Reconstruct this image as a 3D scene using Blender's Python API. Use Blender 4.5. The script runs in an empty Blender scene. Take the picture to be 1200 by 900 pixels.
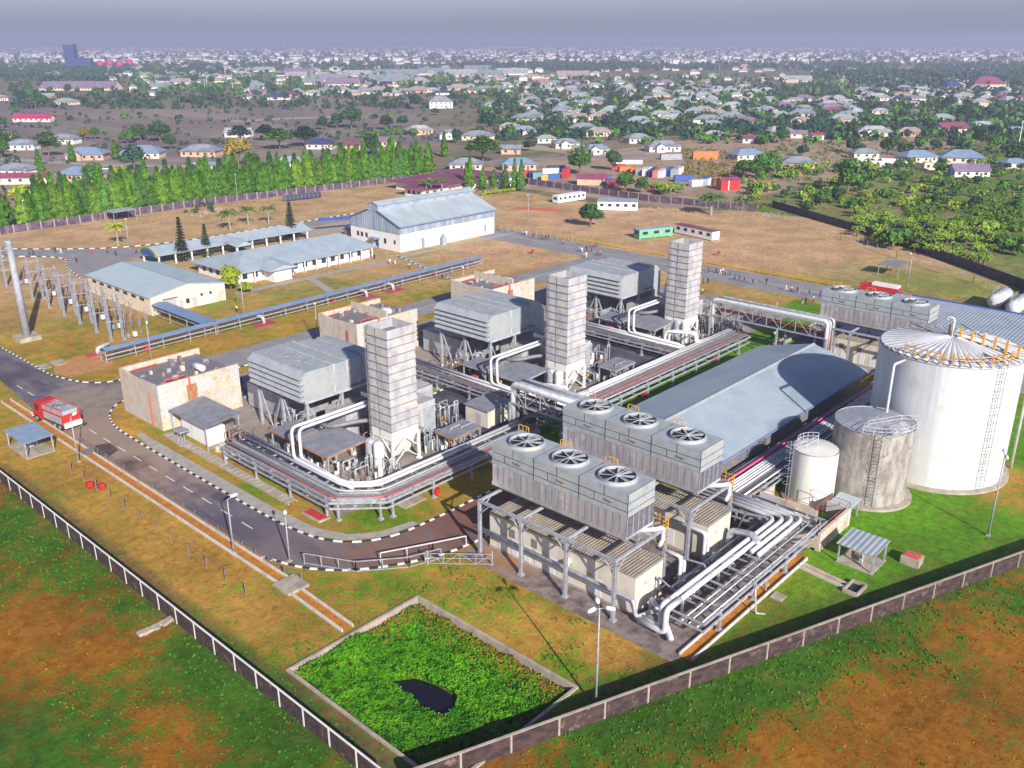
import bpy, math, random
from mathutils import Vector, Matrix, noise
R = random.Random(7)
sc = bpy.context.scene
COL = sc.collection
rad = math.radians
# ------------------------------------------------------------------ camera
CH = 60.0
FPX = 1060.0
PITCH = math.atan(400 / FPX); YAW = rad(42.4)
cam_d = bpy.data.cameras.new('camera'); cam = bpy.data.objects.new('camera', cam_d); COL.objects.link(cam)
sc.camera = cam
cam_d.sensor_fit = 'HORIZONTAL'; cam_d.sensor_width = 36; cam_d.lens = 36 * FPX / 1200
cam_d.clip_start = 0.5; cam_d.clip_end = 60000
cam.location = (0, 0, CH)
cam.rotation_euler = (math.pi / 2 - PITCH, 0, YAW - math.pi / 2)
# ------------------------------------------------------------------ sky, sun, exposure
SUN_EL = 27.0
sdir = Vector((-.42 * math.cos(rad(SUN_EL)), -.907 * math.cos(rad(SUN_EL)), math.sin(rad(SUN_EL)))).normalized()
w = bpy.data.worlds.new('World'); sc.world = w; w.use_nodes = True
nt = w.node_tree; nt.nodes.clear()
wo = nt.nodes.new('ShaderNodeOutputWorld'); bg = nt.nodes.new('ShaderNodeBackground')
sky = nt.nodes.new('ShaderNodeTexSky'); sky.sky_type = 'NISHITA'; sky.sun_disc = False
sky.sun_elevation = rad(SUN_EL); sky.sun_rotation = math.atan2(sdir.x, sdir.y) % (2 * math.pi)
sky.air_density = 1.0; sky.dust_density = 2.5; sky.ozone_density = 4.0
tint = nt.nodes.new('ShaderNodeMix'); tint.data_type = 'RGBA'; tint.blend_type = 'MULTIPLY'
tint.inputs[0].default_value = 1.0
# haze glow painted into the sky near the horizon, dimmed overhead to cut fill
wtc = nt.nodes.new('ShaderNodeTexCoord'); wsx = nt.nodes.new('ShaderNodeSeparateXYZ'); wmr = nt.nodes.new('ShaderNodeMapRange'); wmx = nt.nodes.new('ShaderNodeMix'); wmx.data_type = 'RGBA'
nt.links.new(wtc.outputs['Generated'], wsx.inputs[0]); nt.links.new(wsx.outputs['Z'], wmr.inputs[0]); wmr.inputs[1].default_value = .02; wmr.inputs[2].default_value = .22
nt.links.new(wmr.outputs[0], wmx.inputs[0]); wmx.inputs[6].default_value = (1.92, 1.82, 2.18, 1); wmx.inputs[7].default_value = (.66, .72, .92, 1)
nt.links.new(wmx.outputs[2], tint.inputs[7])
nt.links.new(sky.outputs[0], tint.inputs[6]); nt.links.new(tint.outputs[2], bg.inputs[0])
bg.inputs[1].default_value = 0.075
nt.links.new(bg.outputs[0], wo.inputs[0])
sl = bpy.data.lights.new('sun', 'SUN'); sl.energy = 5.0; sl.angle = rad(0.6); sl.color = (1.0, 0.94, 0.85)
so = bpy.data.objects.new('sun', sl); COL.objects.link(so)
so.rotation_euler = sdir.to_track_quat('Z', 'Y').to_euler(); so.location = (0, -40, 120)
sc.view_settings.view_transform = 'Standard'; sc.view_settings.look = 'None'
sc.view_settings.gamma = 1; sc.view_settings.use_curve_mapping = False
sc.view_settings.exposure = 0.5
try:
    sc.cycles.volume_bounces = 0; sc.cycles.max_bounces = 5; sc.cycles.diffuse_bounces = 2
except Exception: pass

# ------------------------------------------------------------------ helpers
_fw = (math.cos(PITCH) * math.cos(YAW), math.cos(PITCH) * math.sin(YAW), -math.sin(PITCH))
_rt = (math.sin(YAW), -math.cos(YAW), 0)
_up = (math.sin(PITCH) * math.cos(YAW), math.sin(PITCH) * math.sin(YAW), math.cos(PITCH))
def G(px, py, z=0.0):
    a = (px - 600) / FPX; b = (450 - py) / FPX
    d = [_fw[i] + a * _rt[i] + b * _up[i] for i in range(3)]
    t = (z - CH) / d[2]
    return (d[0] * t, d[1] * t)

WL = {}
class MB:
    def __init__(s): s.v = []; s.f = []; s.m = []
    def add(s, vs, fs, mi=0):
        n = len(s.v); s.v += [tuple(p) for p in vs]
        for f in fs: s.f.append(tuple(i + n for i in f)); s.m.append(mi)
        return s
    def box(s, x0, y0, z0, x1, y1, z1, mi=0):
        if x1 < x0: x0, x1 = x1, x0
        if y1 < y0: y0, y1 = y1, y0
        if z1 < z0: z0, z1 = z1, z0
        vs = [(x0, y0, z0), (x1, y0, z0), (x1, y1, z0), (x0, y1, z0), (x0, y0, z1), (x1, y0, z1), (x1, y1, z1), (x0, y1, z1)]
        return s.add(vs, [(0, 3, 2, 1), (4, 5, 6, 7), (0, 1, 5, 4), (1, 2, 6, 5), (2, 3, 7, 6), (3, 0, 4, 7)], mi)
    def hexa(s, b, t, mi=0):
        return s.add(list(b) + list(t), [(0, 3, 2, 1), (4, 5, 6, 7), (0, 1, 5, 4), (1, 2, 6, 5), (2, 3, 7, 6), (3, 0, 4, 7)], mi)
    def bar(s, a, b, w=.1, h=None, mi=0):
        a = Vector(a); b = Vector(b); d = b - a
        if d.length < 1e-6: return s
        h = h or w; d.normalize()
        u = d.cross(Vector((0, 0, 1)))
        if u.length < .02: u = Vector((1, 0, 0))
        u.normalize(); v = u.cross(d)
        q = [u * w / 2 + v * h / 2, -u * w / 2 + v * h / 2, -u * w / 2 - v * h / 2, u * w / 2 - v * h / 2]
        return s.hexa([a + k for k in q], [b + k for k in q], mi)
    def tube(s, pts, r, n=8, cap=True, mi=0, closed=False, rr=None):
        P = [Vector(p) for p in pts]; L = len(P); rings = []
        pu = None
        for i, p in enumerate(P):
            d = (P[min(i + 1, L - 1)] - P[max(i - 1, 0)]) if not closed else (P[(i + 1) % L] - P[i - 1])
            if d.length < 1e-9: d = Vector((0, 0, 1))
            d.normalize()
            if pu is None:
                u = d.cross(Vector((0, 0, 1)))
                if u.length < .05: u = Vector((1, 0, 0)) - d * d.x
            else: u = pu - d * pu.dot(d)
            u.normalize(); pu = u; v = d.cross(u)
            k = r if rr is None else rr[i]
            if 0 < i < L - 1 and not closed:
                c = (P[i] - P[i - 1]).normalized().dot((P[i + 1] - P[i]).normalized())
            rings.append([p + (u * math.cos(2 * math.pi * j / n) + v * math.sin(2 * math.pi * j / n)) * k for j in range(n)])
        vs = [q for g in rings for q in g]; fs = []
        for i in range(L - 1 if not closed else L):
            for j in range(n):
                a = i * n + j; b = i * n + (j + 1) % n; i2 = (i + 1) % L
                fs.append((a, b, i2 * n + (j + 1) % n, i2 * n + j))
        if cap and not closed:
            fs.append(tuple(range(n - 1, -1, -1))); fs.append(tuple((L - 1) * n + j for j in range(n)))
        return s.add(vs, fs, mi)
    def pipe(s, pts, r, n=8, br=None, mi=0):
        """tube whose corners are rounded"""
        P = [Vector(p) for p in pts]; br = br or r * 2.2; out = [P[0]]
        for i in range(1, len(P) - 1):
            a, p, b = P[i - 1], P[i], P[i + 1]
            k = min(br, (a - p).length * .45, (b - p).length * .45)
            q0 = p + (a - p).normalized() * k; q1 = p + (b - p).normalized() * k
            for t in (0, .25, .5, .75, 1): out.append(q0 * (1 - t) ** 2 + p * 2 * t * (1 - t) + q1 * t * t)
        out.append(P[-1])
        return s.tube(out, r, n, mi=mi)
    def cyl(s, x, y, z0, z1, r, n=16, r2=None, mi=0):
        return s.tube([(x, y, z0), (x, y, z1)], r, n, mi=mi, rr=[r, r if r2 is None else r2])
    def prism(s, poly, z0, z1, mi=0):
        n = len(poly)
        ar = sum(poly[i][0] * poly[(i + 1) % n][1] - poly[(i + 1) % n][0] * poly[i][1] for i in range(n))
        if ar < 0: poly = poly[::-1]
        vs = [(p[0], p[1], z0) for p in poly] + [(p[0], p[1], z1) for p in poly]
        return s.add(vs, [tuple(range(n - 1, -1, -1)), tuple(range(n, 2 * n))] + [(i, (i + 1) % n, n + (i + 1) % n, n + i) for i in range(n)], mi)
    def xprism(s, prof, x0, x1, mi=0):      # prof = (y,z) list
        n = len(prof)
        vs = [(x0, p[0], p[1]) for p in prof] + [(x1, p[0], p[1]) for p in prof]
        return s.add(vs, [tuple(range(n - 1, -1, -1)), tuple(range(n, 2 * n))] + [(i, (i + 1) % n, n + (i + 1) % n, n + i) for i in range(n)], mi)
    def yprism(s, prof, y0, y1, mi=0):      # prof = (x,z) list
        n = len(prof)
        vs = [(p[0], y0, p[1]) for p in prof] + [(p[0], y1, p[1]) for p in prof]
        return s.add(vs, [tuple(range(n)), tuple(range(2 * n - 1, n - 1, -1))] + [((i + 1) % n, i, n + i, n + (i + 1) % n) for i in range(n)], mi)
    def dome(s, x, y, z, r, h, n=16, mi=0):
        st = 4
        for k in range(st):
            a0 = math.pi / 2 * k / st; a1 = math.pi / 2 * (k + 1) / st
            s.tube([(x, y, z + h * math.sin(a0)), (x, y, z + h * math.sin(a1) + 1e-4)], r, n, cap=False, mi=mi, rr=[r * math.cos(a0), max(r * math.cos(a1), 1e-3)])
        return s
    def mesh(s, name, mats, off=(0, 0, 0), smooth=False):
        me = bpy.data.meshes.new(name)
        me.from_pydata([(a - off[0], b - off[1], c - off[2]) for a, b, c in s.v], [], s.f)
        if not isinstance(mats, (list, tuple)): mats = [mats]
        for m in mats: me.materials.append(m)
        if len(mats) > 1: me.polygons.foreach_set('material_index', s.m)
        if smooth: me.polygons.foreach_set('use_smooth', [True] * len(s.f))
        me.update(); return me
    def build(s, name, mats, parent=None, smooth=False, label=None, cat=None, group=None, kind=None):
        if parent is not None: off = WL[parent.name]
        else:
            xs = [p[0] for p in s.v]; ys = [p[1] for p in s.v]
            off = ((min(xs) + max(xs)) / 2, (min(ys) + max(ys)) / 2, min(p[2] for p in s.v))
        o = bpy.data.objects.new(name, s.mesh(name, mats, off, smooth)); COL.objects.link(o)
        WL[o.name] = off
        if parent is not None: o.parent = parent
        else: o.location = off
        if smooth:
            for mod in (): pass
        return tag(o, label, cat, group, kind)
def tag(o, label=None, cat=None, group=None, kind=None):
    if label: o['label'] = label
    if cat: o['category'] = cat
    if group: o['group'] = group
    if kind: o['kind'] = kind
    return o
def thing(name, label, cat, loc=(0, 0, 0), rz=0, group=None):
    o = bpy.data.objects.new(name, None); COL.objects.link(o); o.location = loc; o.rotation_euler = (0, 0, rz)
    o.empty_display_size = .2
    WL[o.name] = loc
    return tag(o, label, cat, group)
def dup(root, loc, rz=0, label=None, scale=None, group=None):
    r = root.copy(); COL.objects.link(r); r.location = loc; r.rotation_euler = (0, 0, rz)
    if scale: r.scale = (scale,) * 3 if not isinstance(scale, tuple) else scale
    if label: r['label'] = label
    if group: r['group'] = group
    for ch in list(root.children):
        c = ch.copy(); COL.objects.link(c); c.parent = r
        for g in ch.children:
            d = g.copy(); COL.objects.link(d); d.parent = c
    return r
def local(name, label, cat, group=None):
    return thing(name, label, cat, (0, 0, 0), 0, group)

# ------------------------------------------------------------------ materials
def mat(name, c1, c2=None, scale=1.0, detail=5, rough=.7, metal=0.0, bump=0.0, stretch=(1, 1, 1), lo=.4, hi=.62,
        c3=None, s3=.15, lo3=.5, hi3=.6, wave=None, objrand=0.0, spec=.5, fine=0.0):
    m = bpy.data.materials.new(name); m.use_nodes = True; t = m.node_tree; N = t.nodes; L = t.links
    b = N['Principled BSDF']; b.inputs['Roughness'].default_value = rough; b.inputs['Metallic'].default_value = metal
    b.inputs['Specular IOR Level'].default_value = spec
    tc = N.new('ShaderNodeTexCoord'); mp = N.new('ShaderNodeMapping'); mp.inputs['Scale'].default_value = stretch
    L.new(tc.outputs['Object'], mp.inputs[0])
    col = None
    def noise_fac(sc_, lo_, hi_, vec, det=detail):
        n = N.new('ShaderNodeTexNoise'); n.inputs['Scale'].default_value = sc_; n.inputs['Detail'].default_value = det
        n.inputs['Roughness'].default_value = .62
        L.new(vec, n.inputs['Vector'])
        r = N.new('ShaderNodeMapRange'); r.inputs[1].default_value = lo_; r.inputs[2].default_value = hi_
        L.new(n.outputs['Fac'], r.inputs[0]); return n, r.outputs[0]
    rgb = N.new('ShaderNodeRGB'); rgb.outputs[0].default_value = (*c1, 1); cur = rgb.outputs[0]; nn = None
    if c2:
        nn, f = noise_fac(scale, lo, hi, mp.outputs[0])
        mx = N.new('ShaderNodeMix'); mx.data_type = 'RGBA'; L.new(f, mx.inputs[0]); L.new(cur, mx.inputs[6]); mx.inputs[7].default_value = (*c2, 1); cur = mx.outputs[2]
    if c3:
        _, f = noise_fac(s3, lo3, hi3, tc.outputs['Object'])
        mx = N.new('ShaderNodeMix'); mx.data_type = 'RGBA'; L.new(f, mx.inputs[0]); L.new(cur, mx.inputs[6]); mx.inputs[7].default_value = (*c3, 1); cur = mx.outputs[2]
    hts = []
    if wave:   # (axis, scale, strength of the dark groove, bump)
        wv = N.new('ShaderNodeTexWave'); wv.bands_direction = wave[0]; wv.inputs['Scale'].default_value = wave[1]
        wv.wave_profile = 'SIN'; L.new(tc.outputs['Object'], wv.inputs['Vector'])
        r = N.new('ShaderNodeMapRange'); r.inputs[1].default_value = 0; r.inputs[2].default_value = .25; r.inputs[3].default_value = 1 - wave[2]; r.inputs[4].default_value = 1
        L.new(wv.outputs['Fac'], r.inputs[0])
        mx = N.new('ShaderNodeMix'); mx.data_type = 'RGBA'; mx.blend_type = 'MULTIPLY'; mx.inputs[0].default_value = 1
        L.new(cur, mx.inputs[6]); L.new(r.outputs[0], mx.inputs[7]); cur = mx.outputs[2]
        if wave[3]:
            bp = N.new('ShaderNodeBump'); bp.inputs['Strength'].default_value = wave[3]; bp.inputs['Distance'].default_value = .1
            L.new(wv.outputs['Fac'], bp.inputs['Height']); L.new(bp.outputs[0], b.inputs['Normal']); hts.append(bp)
    if fine:
        n2 = N.new('ShaderNodeTexNoise'); n2.inputs['Scale'].default_value = 9; n2.inputs['Detail'].default_value = 3
        L.new(tc.outputs['Object'], n2.inputs['Vector'])
        r = N.new('ShaderNodeMapRange'); r.inputs[1].default_value = .3; r.inputs[2].default_value = .7; r.inputs[3].default_value = 1 - fine; r.inputs[4].default_value = 1 + fine
        L.new(n2.outputs['Fac'], r.inputs[0])
        mx = N.new('ShaderNodeMix'); mx.data_type = 'RGBA'; mx.blend_type = 'MULTIPLY'; mx.inputs[0].default_value = 1
        L.new(cur, mx.inputs[6]); L.new(r.outputs[0], mx.inputs[7]); cur = mx.outputs[2]
    if objrand:
        oi = N.new('ShaderNodeObjectInfo'); r = N.new('ShaderNodeMapRange'); r.inputs[3].default_value = 1 - objrand; r.inputs[4].default_value = 1 + objrand
        L.new(oi.outputs['Random'], r.inputs[0])
        mx = N.new('ShaderNodeMix'); mx.data_type = 'RGBA'; mx.blend_type = 'MULTIPLY'; mx.inputs[0].default_value = 1
        L.new(cur, mx.inputs[6]); L.new(r.outputs[0], mx.inputs[7]); cur = mx.outputs[2]
    if bump and nn:
        bp = N.new('ShaderNodeBump'); bp.inputs['Strength'].default_value = bump; bp.inputs['Distance'].default_value = .12
        L.new(nn.outputs['Fac'], bp.inputs['Height'])
        if hts: L.new(hts[0].outputs[0], bp.inputs['Normal'])
        L.new(bp.outputs[0], b.inputs['Normal'])
    L.new(cur, b.inputs['Base Color'])
    return m
def srgb(r, g, b):
    f = lambda c: (c / 255 / 12.92) if c <= 10 else ((c / 255 + .055) / 1.055) ** 2.4
    return (f(r), f(g), f(b))
M = {}
M['grey_panel'] = mat('grey_panel', (.37, .41, .44), (.30, .33, .36), .8, rough=.5, c3=(.40, .39, .37), s3=.5, fine=.07)
M['grey_panel_pink'] = mat('grey_panel_pink', (.38, .345, .36), (.28, .255, .27), 1.2, rough=.6, stretch=(1, 1, .25), c3=(.52, .49, .50))
M['dark_gap'] = mat('dark_gap', (.05, .055, .07), rough=.7)
M['louvre_dark'] = mat('louvre_dark', (.10, .10, .13), (.16, .15, .18), 2, rough=.6)
M['steel_grey'] = mat('steel_grey', (.40, .42, .46), (.28, .29, .33), 1.5, rough=.5, metal=.1, c3=(.30, .22, .17), s3=.5, lo3=.62, hi3=.75)
M['steel_dark'] = mat('steel_dark', (.16, .16, .20), (.24, .20, .19), 1.5, rough=.55)
M['rust'] = mat('rust', (.30, .13, .06), (.42, .22, .10), 2, rough=.85)
M['rust_dull'] = mat('rust_dull', (.20, .12, .10), (.32, .24, .22), 2, rough=.85)
M['white_pipe'] = mat('white_pipe', (.62, .62, .64), (.40, .40, .43), .8, rough=.35, stretch=(1, 1, 1), lo=.5, hi=.75)
M['silver_pipe'] = mat('silver_pipe', (.62, .64, .68), (.42, .43, .48), 1.2, rough=.35, metal=.35)
M['white_tank'] = mat('white_tank', (.68, .69, .72), (.50, .52, .57), .6, rough=.5, stretch=(1, 1, .05), lo=.44, hi=.66, c3=(.60, .58, .56), s3=.25, fine=.03)
M['cream_tank'] = mat('cream_tank', (.76, .745, .69), (.64, .61, .54), .7, rough=.45, stretch=(1, 1, .12), lo=.5, hi=.75)
M['stained'] = mat('stained', (.42, .39, .365), (.24, .205, .18), .9, rough=.7, stretch=(1, 1, .35), c3=(.19, .15, .12), s3=1.1, lo3=.56, hi3=.68, bump=.15, fine=.12)
M['yellow'] = mat('yellow', (.70, .36, .03), (.60, .28, .02), 2, rough=.5)
M['red'] = mat('red', (.62, .03, .02), (.42, .02, .02), 2, rough=.45)
M['red_pipe'] = mat('red_pipe', (.60, .09, .07), (.42, .06, .05), .8, rough=.45)
M['pink_pipe'] = mat('pink_pipe', (.62, .05, .18), rough=.4)
M['blue_paint'] = mat('blue_paint', (.04, .10, .42), (.03, .07, .30), 1, rough=.5)
M['concrete'] = mat('concrete', (.44, .38, .31), (.33, .28, .23), .8, rough=.9, c3=(.22, .19, .17), s3=.3, lo3=.52, hi3=.75, bump=.2, fine=.1)
M['concrete_white'] = mat('concrete_white', (.62, .60, .58), (.42, .38, .36), .7, rough=.9, stretch=(1, 1, .3), lo=.45, hi=.7, bump=.1)
M['fire_wall'] = mat('fire_wall', (.58, .49, .38), (.42, .34, .255), 1.1, rough=.9, stretch=(1, 1, .5), lo=.42, hi=.68, c3=(.50, .48, .47), s3=.25, bump=.15, fine=.38)
M['block_dirty'] = mat('block_dirty', (.075, .042, .038), (.028, .018, .022), .9, rough=.95, c3=(.20, .14, .11), s3=.8, lo3=.58, hi3=.72, bump=.4, fine=.2, stretch=(1, 1, 2))
M['block_purple'] = mat('block_purple', (.13, .085, .13), (.06, .045, .075), .5, rough=.95, c3=(.24, .17, .19), s3=.4, lo3=.55, hi3=.7, bump=.3)
M['white_paint'] = mat('white_paint', (.78, .76, .74), (.60, .57, .54), .8, rough=.7, lo=.5, hi=.8)
M['cream_wall'] = mat('cream_wall', (.74, .64, .50), (.60, .48, .36), .5, rough=.85, lo=.5, hi=.8, stretch=(1, 1, .4))
M['white_wall'] = mat('white_wall', (.80, .78, .76), (.52, .48, .44), .5, rough=.8, lo=.55, hi=.85, stretch=(1, 1, .15))
M['pale_box'] = mat('pale_box', (.66, .61, .52), (.48, .40, .30), .7, rough=.6, lo=.48, hi=.75, stretch=(1, 1, .4))
M['pale_green_roof'] = mat('pale_green_roof', (.46, .55, .56), (.40, .49, .52), .3, rough=.45, wave=('Y', .6, .10, .1))
M['blue_grey_roof'] = mat('blue_grey_roof', (.36, .44, .50), (.42, .49, .54), .25, rough=.42, wave=('X', .55, .38, .4), c3=(.31, .39, .46), s3=.08, fine=.05)
M['ribbed_roof'] = mat('ribbed_roof', (.42, .47, .52), (.34, .39, .44), .3, rough=.42, wave=('Y', .45, .40, .5))
M['blue_roof'] = mat('blue_roof', (.16, .25, .42), (.22, .30, .44), .5, rough=.45, wave=('X', .5, .25, .3))
M['office_roof'] = mat('office_roof', (.40, .47, .52), (.33, .40, .46), .3, rough=.45, wave=('X', .5, .22, .3), fine=.08)
M['ware_roof'] = mat('ware_roof', (.46, .52, .55), (.36, .41, .45), .25, rough=.45, stretch=(1, .2, 1), wave=('X', .3, .22, .3))
M['ware_clad'] = mat('ware_clad', (.22, .28, .36), (.38, .42, .48), .6, rough=.55, stretch=(1, 1, .1))
M['shelter_roof'] = mat('shelter_roof', (.26, .28, .32), (.20, .20, .24), .7, rough=.6, c3=(.30, .22, .20), s3=.6, lo3=.55, hi3=.75, wave=('X', 1.2, .15, .2))
M['rust_roof'] = mat('rust_roof', (.34, .31, .28), (.46, .38, .28), .8, rough=.6, c3=(.40, .17, .05), s3=.5, lo3=.58, hi3=.7, wave=('X', 1.6, .35, .5))
M['glass'] = mat('glass', (.03, .04, .07), rough=.15)
M['door_grey'] = mat('door_grey', (.42, .42, .45), rough=.6)
M['door_white'] = mat('door_white', (.66, .68, .72), rough=.5)
M['black'] = mat('black', (.02, .02, .025), rough=.6)
M['rubber'] = mat('rubber', (.03, .03, .03), rough=.9)
M['kerb_black'] = mat('kerb_black', (.03, .03, .04), rough=.8)
M['kerb_white'] = mat('kerb_white', (.76, .75, .73), (.5, .48, .45), 1, rough=.8, lo=.55, hi=.8)
M['trunk'] = mat('trunk', (.22, .16, .11), (.12, .09, .06), 3, rough=.95)
M['trunk_pale'] = mat('trunk_pale', (.42, .37, .33), (.24, .2, .17), 2, rough=.95, stretch=(1, 1, 3))
def leafm(name, a, b, c, sc_=.5):
    return mat(name, a, b, sc_, rough=.85, lo=.38, hi=.62, c3=c, s3=sc_ * 2.6, lo3=.5, hi3=.66, objrand=.25, spec=.15)
M['leaf_dark'] = leafm('leaf_dark', (.025, .075, .02), (.06, .13, .03), (.015, .05, .02))
M['leaf_mid'] = leafm('leaf_mid', (.045, .14, .02), (.11, .23, .03), (.025, .08, .015))
M['leaf_bright'] = leafm('leaf_bright', (.035, .12, .008), (.10, .23, .012), (.014, .05, .006), .6)
M['leaf_row'] = leafm('leaf_row', (.07, .17, .01), (.17, .27, .02), (.03, .09, .01), .6)
M['leaf_yellow'] = leafm('leaf_yellow', (.24, .32, .02), (.36, .38, .03), (.12, .22, .015), 1.0)
M['leaf_conifer'] = leafm('leaf_conifer', (.05, .09, .05), (.12, .14, .06), (.03, .06, .04), .8)
M['leaf_palm'] = leafm('leaf_palm', (.05, .12, .03), (.14, .22, .04), (.03, .07, .03), .8)
M['leaf_blue'] = leafm('leaf_blue', (.02, .065, .04), (.05, .12, .06), (.012, .04, .035))
M['leaf_banana'] = leafm('leaf_banana', (.08, .26, .02), (.22, .36, .03), (.40, .24, .06), .8)
M['leaf_orange'] = leafm('leaf_orange', (.30, .20, .04), (.10, .18, .02), (.38, .14, .03), .8)

# ------------------------------------------------------------------ ground with painted-in cover (attribute A: dry colour + amount of green, attribute B: green colour)
def blob(x, y, bx, by, r): return math.exp(-((x - bx) ** 2 + (y - by) ** 2) / (r * r))
def seg_d(x, y, x0, y0, x1, y1):
    dx, dy = x1 - x0, y1 - y0; t = max(0, min(1, ((x - x0) * dx + (y - y0) * dy) / (dx * dx + dy * dy)))
    return math.hypot(x - x0 - t * dx, y - y0 - t * dy)
def rwy(x):      # the right-hand boundary wall: y at x
    return 47.3 + (x - 38.5) * (-.385)
BACK = [G(0, 275), G(240, 240), G(470, 213), G(620, 216), G(760, 236), G(885, 248), G(905, 243), G(980, 265), G(1050, 285), G(1200, 340)]
# amount of green given by hand: (px, py, radius m, +/-)
GREEN = [(55, 632, 5, .5), (105, 680, 5, .5), (30, 880, 7, .5), (15, 605, 4, .4), (150, 712, 4, .4), (100, 610, 5, -.25), (170, 650, 5, -.2), (230, 770, 5, .6), (290, 820, 5, .7), (350, 880, 5, .6),
         (60, 710, 7, -.25), (140, 760, 7, -.25), (220, 850, 6, -.3), (20, 780, 8, -.2), (700, 860, 6, .5), (800, 820, 7, .45), (900, 780, 8, .45), (1000, 740, 8, .3),
         (1100, 860, 8, -.35), (980, 880, 7, -.25), (1180, 780, 8, -.15), (880, 850, 4, -.3), (1080, 690, 6, .2), (1180, 700, 6, .1), (1040, 800, 6, -.2),
         (640, 700, 4, .1), (560, 690, 5, .15), (600, 740, 4, -.2), (720, 760, 3, -.7), (660, 790, 4, .35), (460, 690, 4, .3), (400, 680, 3, .1), (250, 660, 6, -.3),
         (200, 600, 6, -.1), (90, 560, 5, -.2), (330, 740, 5, -.15), (300, 720, 4, -.3), (380, 730, 4, .1), (1010, 640, 5, .2),
         (1040, 600, 9, .8), (1100, 590, 9, .8), (1000, 680, 6, .5), (1150, 600, 6, .2), (960, 700, 5, .4), (1080, 640, 5, .6), (1150, 585, 5, -.8), (1180, 560, 5, -.4), (1060, 690, 4, -.2), (1180, 520, 6, .6),
         (760, 460, 5, .8), (800, 440, 6, .8), (640, 510, 5, .8), (880, 400, 5, .7), (690, 480, 6, .8),
         (140, 400, 5, -.5), (60, 400, 6, 0), (110, 350, 6, -.1), (180, 420, 4, -.8), (290, 330, 6, .1), (340, 345, 8, .25), (400, 330, 8, .3), (250, 355, 5, .5), (380, 310, 5, .1), (420, 370, 8, .15), (490, 290, 8, .3),
         (560, 300, 12, -.2), (450, 400, 8, 0), (300, 400, 5, .0), (240, 395, 5, -.1), (600, 290, 10, -.1), (1010, 290, 14, .0), (980, 300, 12, -.2), (1080, 330, 14, .6), (1020, 310, 12, .3), (1150, 340, 12, .4),
         (860, 300, 18, -.3), (720, 250, 25, -.3), (650, 260, 16, -.2), (900, 280, 16, -.2), (960, 330, 14, .2), (220, 500, 4, .6), (290, 580, 5, .5), (450, 600, 5, .5), (490, 440, 5, .9)]
GREEN = [(*G(a, b), r, k) for a, b, r, k in GREEN]
def cover(x, y):
    n1 = noise.noise(Vector((x * .03, y * .03, 0))); n2 = noise.noise(Vector((x * .11, y * .11, 5)))
    outside = x < 37.4 or y < rwy(x)
    back = BACK[0][1] + 4
    if outside:
        a = (.30, .115, .010); b = (.045, .13, .008); wv = .5 + .22 * n1 + .25 * n2
    else:
        a = (.43, .235, .045); b = (.12, .22, .010); wv = .40 + .15 * n1 + .2 * n2
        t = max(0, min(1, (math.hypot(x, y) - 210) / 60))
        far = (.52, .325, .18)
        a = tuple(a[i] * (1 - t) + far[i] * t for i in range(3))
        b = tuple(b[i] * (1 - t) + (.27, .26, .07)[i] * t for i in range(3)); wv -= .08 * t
        if x > 94 and y < 60: b = (.10, .25, .008); wv += .3 * min(1, (x - 94) / 10)
        if 93 < x < 210 and 79 < y < 95: b = (.09, .24, .01); wv += .45
        # strip inside the near walls: wall shadow painted in, plus dark scrub
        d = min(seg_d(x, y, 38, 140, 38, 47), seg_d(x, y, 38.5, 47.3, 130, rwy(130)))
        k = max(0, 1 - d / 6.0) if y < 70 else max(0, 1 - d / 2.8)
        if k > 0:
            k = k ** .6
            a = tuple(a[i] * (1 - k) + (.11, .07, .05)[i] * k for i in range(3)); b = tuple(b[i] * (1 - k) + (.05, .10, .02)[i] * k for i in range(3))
    for bx, by, r, s in GREEN:
        dd = (x - bx) ** 2 + (y - by) ** 2
        if dd < 9 * r * r: wv += s * math.exp(-dd / (r * r))
    # beyond the back wall
    beyond = False
    for i in range(len(BACK) - 1):
        (x0, y0), (x1, y1) = BACK[i], BACK[i + 1]
        cr = (x1 - x0) * (y - y0) - (y1 - y0) * (x - x0)
        if cr > 0 and -2 < ((x - x0) * (x1 - x0) + (y - y0) * (y1 - y0)) / ((x1 - x0) ** 2 + (y1 - y0) ** 2) < 1.6 and math.hypot(x, y) > math.hypot(min(x0, x1), min(y0, y1)):
            beyond = True
    if y > 332 or x > 316: beyond = True
    if beyond:
        a = (.30, .21, .15); b = (.08, .13, .045); wv = .48 + .3 * n1 + .2 * n2
        if x > 255 and y < 175: a = (.33, .24, .11); b = (.10, .19, .03); wv += .16
        if x > 300 and 180 < y < 330: a = (.38, .27, .19); wv -= .3
        if x < 260: a = (.38, .25, .16); wv -= .1
        if y > 430 and x < y * .95 and math.hypot(x, y) < 1050: a = (.30, .235, .21) if noise.noise(Vector((x * .012, y * .012, 4))) > -.05 else (.20, .14, .17); b = (.19, .19, .12); wv = .42 + .4 * n1
    return a, b, max(0, min(1, wv))
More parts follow.
